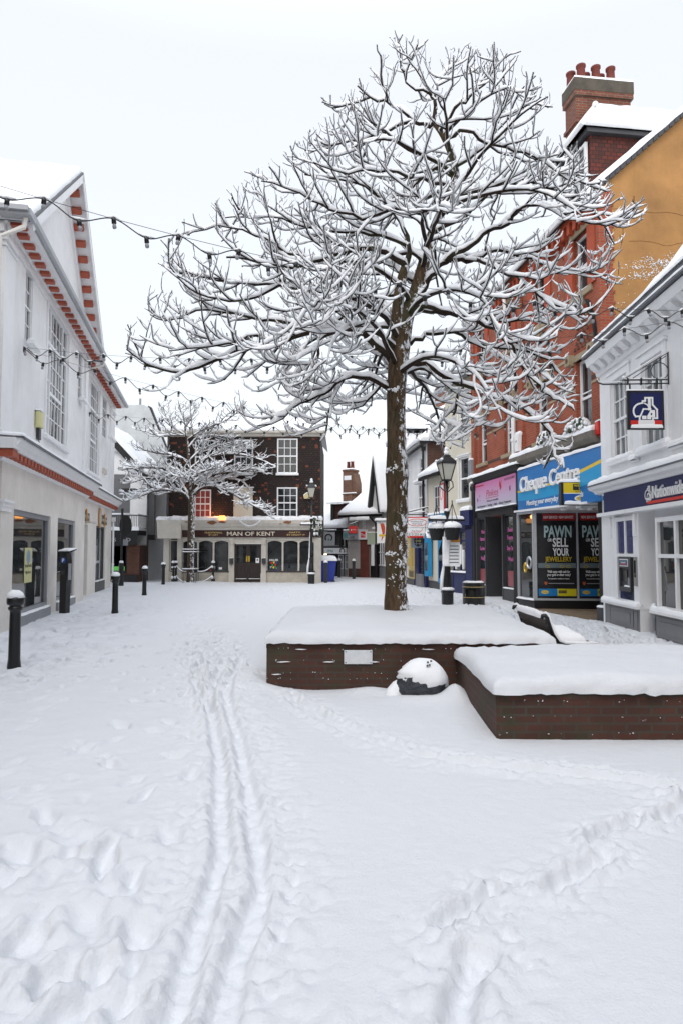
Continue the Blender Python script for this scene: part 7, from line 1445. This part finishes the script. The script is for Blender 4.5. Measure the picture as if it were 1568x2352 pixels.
sn2.build('snow_load', 'snow', t2, True); tag(pods.build('seed_pods', bpy.data.materials['pod'], t2), kind='stuff')
gd = empty('tree_guard', (T0.x, Y2, 0), 0, 'square iron cage with snowy rails round the small tree', 'tree guard'); mb = MB(); sn = MB(); e = .34
for z in (1.75, 1.62, .75, .6):
    for a, b in (((-e, -e), (e, -e)), ((e, -e), (e, e)), ((e, e), (-e, e)), ((-e, e), (-e, -e))): mb.tube([(a[0], a[1], z), (b[0], b[1], z)], .016, 5); sn.tube([(a[0], a[1], z + .03), (b[0], b[1], z + .03)], .026, 5) if z != .6 else None
for k in range(9):
    q = -e + 2 * e * k / 8
    for y in (-e, e):
        if k in (0, 1, 7, 8): mb.tube([(q, y, -.1), (q, y, 1.78)], .012, 4)
for x in (-e, e): mb.tube([(x, 0, -.1), (x, 0, 1.78)], .012, 4)
mb.build('cage', 'iron', gd); sn.build('snow_cap', 'snow', gd)

# ================================================================ GROUND: one sheet of snow
def vn(X, Y, sc, seed):
    g = np.random.RandomState(seed).rand(256, 256); an_ = seed * 1.3 + .5; X, Y = X * math.cos(an_) - Y * math.sin(an_), X * math.sin(an_) + Y * math.cos(an_); x, y = X / sc + 1000, Y / sc + 1000; xi, yi = np.floor(x).astype(int), np.floor(y).astype(int); fx, fy = x - xi, y - yi
    fx = fx * fx * fx * (fx * (fx * 6 - 15) + 10); fy = fy * fy * fy * (fy * (fy * 6 - 15) + 10); a = g[xi % 256, yi % 256]; b = g[(xi + 1) % 256, yi % 256]; c = g[xi % 256, (yi + 1) % 256]; d = g[(xi + 1) % 256, (yi + 1) % 256]
    return (a * (1 - fx) + b * fx) * (1 - fy) + (c * (1 - fx) + d * fx) * fy - .5
def spread(a, b, s0, s1):
    o = [a]; s = s0
    while o[-1] < b: o.append(o[-1] + s); s = min(s1, s * 1.02)
    return o
xs = np.array(sorted([-400, -150, -60, -30, -22, -17] + [-14 + .09 * k for k in range(112)] + [-3.92 + .0225 * k for k in range(340)] + [3.75 + .045 * k for k in range(90)] + [8, 9, 11, 16, 30, 60, 150, 400]))
ys = np.array(sorted([-30, -10, -3, 0, .8] + list(np.arange(1.5, 9.5, .0215)) + spread(9.5, 46, .024, .13) + [48, 52, 58, 70, 100, 200, 450]))
X, Y = np.meshgrid(xs, ys, indexing='ij')
Hh = .035 * vn(X, Y, 2.3, 1) + .018 * vn(X, Y, .8, 2) + .004 * vn(X, Y, .22, 3) + .0035 * vn(X, Y, .075, 4) + .0022 * vn(X, Y, .033, 8)
Hh[(Y > 60) | (abs(X) > 20)] = 0
def dist_poly(pts, win):
    (i0, i1, j0, j1) = win; x, y = X[i0:i1, j0:j1], Y[i0:i1, j0:j1]; best = np.full(x.shape, 9.)
    for (ax, ay), (bx, by) in zip(pts[:-1], pts[1:]):
        dx, dy = bx - ax, by - ay; t = np.clip(((x - ax) * dx + (y - ay) * dy) / (dx * dx + dy * dy + 1e-9), 0, 1); best = np.minimum(best, np.hypot(x - ax - t * dx, y - ay - t * dy))
    return best
def window_of(x0, x1, y0, y1): return (np.searchsorted(xs, x0), np.searchsorted(xs, x1), np.searchsorted(ys, y0), np.searchsorted(ys, y1))
def g1(x, y): return gnd(x * .5127, 1435.4 + y * .5127)
def g2(x, y): return gnd(746.4 + x * .524, 1550 + y * .524)
def sm(t): t = np.clip(t, 0, 1); return t * t * (3 - 2 * t)
def rut(pts, w, dep, berm=.02, rough=.012, seed=5, soft=.5, rag=0.):
    ax, ay = [p[0] for p in pts], [p[1] for p in pts]; W_ = window_of(min(ax) - .8, max(ax) + .8, min(ay) - .8, max(ay) + .8); d = dist_poly(pts, W_); i0, i1, j0, j1 = W_; x, y = X[i0:i1, j0:j1], Y[i0:i1, j0:j1]
    d = d + .022 * w / .08 * vn(x, y, .2, seed) + (.016 + .07 * rag) * vn(x, y, .055, seed + 1) + .09 * rag * vn(x, y, .13, seed + 6); k = sm((w - d) / (w * soft))
    Hh[i0:i1, j0:j1] += -dep * k * (1 + .3 * vn(x, y, .5, seed + 2)) + berm * np.exp(-((d - w * 1.25) / (w * .5)) ** 2) + rough * (vn(x, y, .06, seed + 3) + .7 * vn(x, y, .025, seed + 4)) * np.exp(-(d / (w * 3.2)) ** 2) * (.5 + 1.3 * sm((d - w * .7) / (w * .6)))
def prt(x, y, ang, L, w, dep, berm=.012, soft=.5, seed=0):
    # a boot print: deeper heel and toe, ragged rim
    r_ = max(L, w) * 1.8 + .1; W_ = window_of(x - r_, x + r_, y - r_, y + r_); i0, i1, j0, j1 = W_
    if i1 <= i0 or j1 <= j0: return
    a, b = X[i0:i1, j0:j1] - x, Y[i0:i1, j0:j1] - y; c, s = math.cos(ang), math.sin(ang); u, v = (a * c + b * s) / L, (-a * s + b * c) / w; q = np.hypot(u, v) + .28 * vn(X[i0:i1, j0:j1], Y[i0:i1, j0:j1], .09, 20 + seed % 7) + .1 * vn(X[i0:i1, j0:j1], Y[i0:i1, j0:j1], .03, 30)
    Hh[i0:i1, j0:j1] += -dep * sm((1 - q) / soft) * (1 + .25 * np.cos(u * 3.1)) + berm * np.exp(-((q - 1.15) / .3) ** 2) * (1 + 1.5 * vn(X[i0:i1, j0:j1], Y[i0:i1, j0:j1], .05, 33))
lrut = [g1(*p) for p in ((1000, 170), (975, 235), (935, 320), (945, 400), (965, 500), (985, 600), (992, 720), (985, 850), (995, 1000), (972, 1120), (925, 1250), (880, 1400), (840, 1550), (795, 1720), (765, 1800), (700, 2000))]
rrut = [g1(*p) for p in ((1080, 150), (1050, 230), (1015, 330), (1035, 420), (1065, 500), (1100, 650), (1132, 850), (1155, 1000), (1170, 1170), (1130, 1320), (1080, 1450), (1030, 1620), (995, 1800), (950, 2000))]
rut(lrut, .074, .045, .013, .022, 5, .5, .06); rut(rrut, .072, .042, .013, .022, 12, .5, .06); rut([g1(870, 250), g1(905, 330), g1(940, 390)], .07, .05, .015, .012, 40)
# sprayed, pitted crust either side of the ruts
mid = [((a[0] + b[0]) / 2, (a[1] + b[1]) / 2) for a, b in zip(lrut, rrut)]
W_ = window_of(-3.8, 2, 1.4, 9); i0, i1, j0, j1 = W_; d = dist_poly(mid, W_); x, y = X[i0:i1, j0:j1], Y[i0:i1, j0:j1]; k = np.exp(-(d / .5) ** 4) * (.6 + .8 * (vn(x, y, .5, 61) + .4))
Hh[i0:i1, j0:j1] += k * (.042 * vn(x, y, .06, 62) + .03 * vn(x, y, .034, 63) + .022 * vn(x, y, .12, 64)) * (.3 + .7 * sm((np.minimum(dist_poly(lrut, W_), dist_poly(rrut, W_)) - .05) / .05))
# soft, snowed-over prints on the left
for (px, py, ax_, ay_, w, dep, soft) in ((210, 860, 30, 90, .09, .045, .8), (490, 625, 30, 30, .08, .04, .7), (470, 1060, 65, -190, .075, .06, .45), (130, 1400, 130, -150, .1, .05, .6), (240, 1590, 70, -70, .1, .05, .5), (620, 1380, 30, 200, .12, .04, .8), (760, 950, 30, 110, .1, .03, .8), (860, 680, 40, 60, .1, .03, .8), (640, 760, 90, -75, .05, .03, .5), (370, 565, 80, -45, .08, .03, .6), (540, 450, 50, 40, .1, .035, .7), (320, 1740, 90, 30, .12, .05, .7), (400, 1330, 40, 170, .1, .03, .9), (620, 340, 70, 20, .1, .04, .6), (760, 440, 40, 20, .1, .03, .8), (690, 480, 40, 20, .1, .03, .8), (780, 590, 50, 20, .12, .03, .8), (150, 740, 70, -20, .09, .035, .6), (510, 285, 50, 10, .1, .04, .6), (850, 500, 50, 20, .1, .03, .8), (40, 1130, 40, 80, .12, .03, .9), (100, 1050, 40, 120, .14, .03, .9), (350, 960, 60, 60, .15, .025, .9), (560, 1700, 50, 100, .1, .03, .9)):
    a, b = g1(px - ax_ / 2, py - ay_ / 2), g1(px + ax_ / 2, py + ay_ / 2); c = g1(px, py); L = max(.12, math.hypot(b[0] - a[0], b[1] - a[1]) / 2 + .04); prt(c[0], c[1], math.atan2(b[1] - a[1], b[0] - a[0]), L, w, dep * 1.1, .009, soft * .7, int(px))
for k in range(70):   # older overlapping prints wandering up the left side
    c = gnd(rs.uniform(-60, 330), rs.uniform(1560, 2352)); prt(c[0], c[1], rs.gauss(1.45, .45), rs.uniform(.1, .19), rs.uniform(.055, .09), rs.uniform(.008, .03), .007, rs.uniform(.35, .9), k)
W_ = window_of(-3.9, -.6, 1.4, 9.); i0, i1, j0, j1 = W_; x, y = X[i0:i1, j0:j1], Y[i0:i1, j0:j1]; Hh[i0:i1, j0:j1] += .014 * vn(x, y, .42, 81) * sm((-.5 - x) / 1.2) + .012 * vn(x, y, .17, 82) * sm((-.5 - x) / 1.2)
# deep boot holes dragging off to the right
for k, (x0, y0, x1, y1, w, dep) in enumerate(((560, 1500, 680, 1230, .12, .11), (490, 1110, 740, 940, .075, .09), (980, 940, 1230, 810, .085, .1), (1150, 730, 1370, 640, .07, .1), (1480, 640, 1620, 540, .09, .1))):
    a, b = g2(x0, y0), g2(x1, y1); rut([a, ((a[0] + b[0]) / 2, (a[1] + b[1]) / 2 + .01), b], w * .8, dep * .62, .022, .026, 70 + k * 5, .75, .38)
for p in ((620, 1150), (860, 900), (940, 830), (1300, 760), (900, 1050), (760, 1300), (420, 1330), (1080, 1050), (1430, 690), (740, 1090)):
    c = g2(*p)
    for k in range(9): prt(c[0] + rs.gauss(0, .07), c[1] + rs.gauss(0, .06), rs.uniform(0, 3), rs.uniform(.012, .035), rs.uniform(.012, .03), -rs.uniform(.01, .024), 0, .8, k)
# trodden band crossing before the planters
band = [g2(-150, 110), g2(0, 200), g2(200, 290), g2(400, 355), g2(600, 395), g2(800, 415), g2(1050, 440), g2(1300, 465), g2(1600, 520)]; rut(band, .09, .04, .02, .022, 90, .7); rut([(p[0], p[1] + .2) for p in band], .06, .025, .015, .016, 97, .7)
# busy path running up the middle, and the two pavements
def trod(pts, n, spreadw, dep, lo=.1, hi=.16, bm=.016):
    for k in range(n):
        q = rs.random() * (len(pts) - 1); i = int(q); f = q - i; x = pts[i][0] + (pts[i + 1][0] - pts[i][0]) * f + rs.gauss(0, spreadw); y = pts[i][1] + (pts[i + 1][1] - pts[i][1]) * f + rs.gauss(0, spreadw * 1.2); prt(x, y, rs.uniform(1.1, 2.), rs.uniform(lo, hi), rs.uniform(.05, .09), dep * rs.uniform(.4, 1.2), bm, .6, k)
trod([gnd(500, 1560), gnd(480, 1500), gnd(460, 1450), gnd(440, 1400), gnd(415, 1365)], 300, .3, .055, .09, .15, .01); trod([gnd(480, 1590), gnd(470, 1530), gnd(470, 1470)], 150, .22, .055, .09, .15, .01)
trod([gnd(20, 1580), gnd(150, 1500), gnd(260, 1450), gnd(330, 1395), gnd(380, 1355)], 520, .5, .085); trod([gnd(-20, 1500), gnd(120, 1450), gnd(210, 1400), gnd(275, 1360)], 520, .45, .09)
trod([(5.6, 9), (5.4, 12), (5.3, 15), (5., 18.5), (4.4, 22), (3.6, 27), (2.8, 33)], 1100, .5, .065); trod([(4.6, 8.), (4.5, 11), (4.4, 14), (4.2, 17), (3.6, 21)], 500, .5, .055); trod([(2, 20), (0, 24), (-3, 28), (-6, 32)], 260, .9, .04); trod([(-5, 16), (-4, 22), (-3, 30), (0, 38)], 260, 1.2, .035)
# drifts against planters, walls and the tree
def mound(x, y, sx_, sy_, h):
    global Hh; Hh += h * np.exp(-((X - x) / sx_) ** 2 - ((Y - y) / sy_) ** 2)
mound(-1.15, 8.7, .35, .9, .16); mound(-.75, 8.2, .3, .15, .05); mound(.9, 7.85, .35, .22, .05); mound(1.3, 7.9, .14, .3, .14); mound(.35, 8.25, .3, .2, .06); mound(1.4, 7.4, .25, .6, .05); mound(3.9, 6.0, .9, .25, .05); mound(3.6, 9.6, .5, 1.6, .12); mound(-7.4, 35.5, 2.2, .8, .12); mound(3.3, 21.1, .5, .5, .06)
Hh += .05 * np.exp(-((X - 6.2) / .35) ** 2) * ((Y > 10) & (Y < 16)); Hh += np.where((X > 4.9) & (Y > 16.5) & (Y < 21.2) & (X > 5.62 - (Y - 20.) * .05) & (X - 5.55 > (20.6 - Y) * .33), -.05, 0)
nx, ny = X.shape; co = np.stack([X, Y, Hh], -1).reshape(-1, 3); idx = np.arange(nx * ny).reshape(nx, ny); fa = np.stack([idx[:-1, :-1], idx[1:, :-1], idx[1:, 1:], idx[:-1, 1:]], -1).reshape(-1, 4)
me = bpy.data.meshes.new('ground'); me.vertices.add(len(co)); me.vertices.foreach_set('co', co.ravel()); me.loops.add(fa.size); me.loops.foreach_set('vertex_index', fa.ravel()); me.polygons.add(len(fa)); me.polygons.foreach_set('loop_start', np.arange(len(fa)) * 4); me.polygons.foreach_set('loop_total', np.full(len(fa), 4)); me.update(calc_edges=True); me.polygons.foreach_set('use_smooth', np.ones(len(fa), bool)); me.materials.append(M['snow_ground'])
go = bpy.data.objects.new('ground', me); COL.objects.link(go); tag(go, 'deep snow over the square with sledge ruts and footprints', 'snow', kind='structure')

# ================================================================ LIGHT, SKY, CAMERA
EL, AZ = RAD(48), RAD(200)      # sun above and behind the camera, behind thick cloud
wd = bpy.data.worlds.new('World'); scene.world = wd; wd.use_nodes = True; nt = wd.node_tree; nt.nodes.clear()
out = nt.nodes.new('ShaderNodeOutputWorld'); sky = nt.nodes.new('ShaderNodeTexSky'); sky.sky_type = 'NISHITA'; sky.sun_disc = False; sky.sun_elevation = EL; sky.sun_rotation = AZ; sky.dust_density = 3; sky.air_density = 1.5
b1 = nt.nodes.new('ShaderNodeBackground'); b1.inputs['Strength'].default_value = .05; nt.links.new(sky.outputs[0], b1.inputs[0])
tc = nt.nodes.new('ShaderNodeTexCoord'); sp = nt.nodes.new('ShaderNodeSeparateXYZ'); nt.links.new(tc.outputs['Generated'], sp.inputs[0])
rp = nt.nodes.new('ShaderNodeValToRGB'); nt.links.new(sp.outputs[2], rp.inputs[0]); e = rp.color_ramp.elements; e[0].position = 0; e[0].color = (.80, .81, .83, 1); e[1].position = 1.; e[1].color = (1.1, 1.17, 1.27, 1); m_ = e.new(.6); m_.color = (.80, .805, .825, 1); m_ = e.new(.72); m_.color = (1.02, 1.06, 1.12, 1)
# the cloud is thinner, so brighter, low in the south where the hidden sun is (behind the camera)
mr = nt.nodes.new('ShaderNodeMapRange'); mr.interpolation_type = 'SMOOTHSTEP'; mr.inputs[1].default_value = -.15; mr.inputs[2].default_value = .55; mr.inputs[3].default_value = .9; mr.inputs[4].default_value = 1.3
ng = nt.nodes.new('ShaderNodeMath'); ng.operation = 'MULTIPLY'; ng.inputs[1].default_value = -1; nt.links.new(sp.outputs[1], ng.inputs[0]); nt.links.new(ng.outputs[0], mr.inputs[0])
b2 = nt.nodes.new('ShaderNodeBackground'); nt.links.new(mr.outputs[0], b2.inputs['Strength']); nt.links.new(rp.outputs[0], b2.inputs[0])
ad = nt.nodes.new('ShaderNodeAddShader'); nt.links.new(b1.outputs[0], ad.inputs[0]); nt.links.new(b2.outputs[0], ad.inputs[1]); nt.links.new(ad.outputs[0], out.inputs[0])
sl = bpy.data.lights.new('sun', 'SUN'); sl.energy = .5; sl.angle = RAD(25); sl.color = (1, .97, .93); so = bpy.data.objects.new('sun', sl); COL.objects.link(so); so.rotation_euler = Vector((-math.cos(EL) * math.sin(AZ), -math.cos(EL) * math.cos(AZ), -math.sin(EL))).to_track_quat('-Z', 'Y').to_euler()
pl2 = bpy.data.lights.new('lamp_light', 'POINT'); pl2.energy = 14; pl2.color = (1, .35, .1); pl2.shadow_soft_size = .12; po2 = bpy.data.objects.new('lamp_light', pl2); COL.objects.link(po2); po2.location = PUB.world(2.75, -.45, 3.68)
cam = bpy.data.cameras.new('camera'); cam.sensor_fit = 'HORIZONTAL'; cam.sensor_width = 24; cam.lens = 24 * F / 1568; cam.clip_start = .05; cam.clip_end = 2000
cm = bpy.data.objects.new('camera', cam); COL.objects.link(cm); cm.location = (0, 0, EYE); cm.rotation_euler = (math.pi / 2 + TILT, 0, 0); scene.camera = cm
scene.view_settings.view_transform = 'Standard'; scene.view_settings.look = 'None'; scene.view_settings.gamma = 1; scene.view_settings.exposure = 0.22
scene.render.engine = 'CYCLES'; scene.cycles.use_denoising = True; scene.cycles.max_bounces = 6; scene.cycles.diffuse_bounces = 3; scene.cycles.glossy_bounces = 3
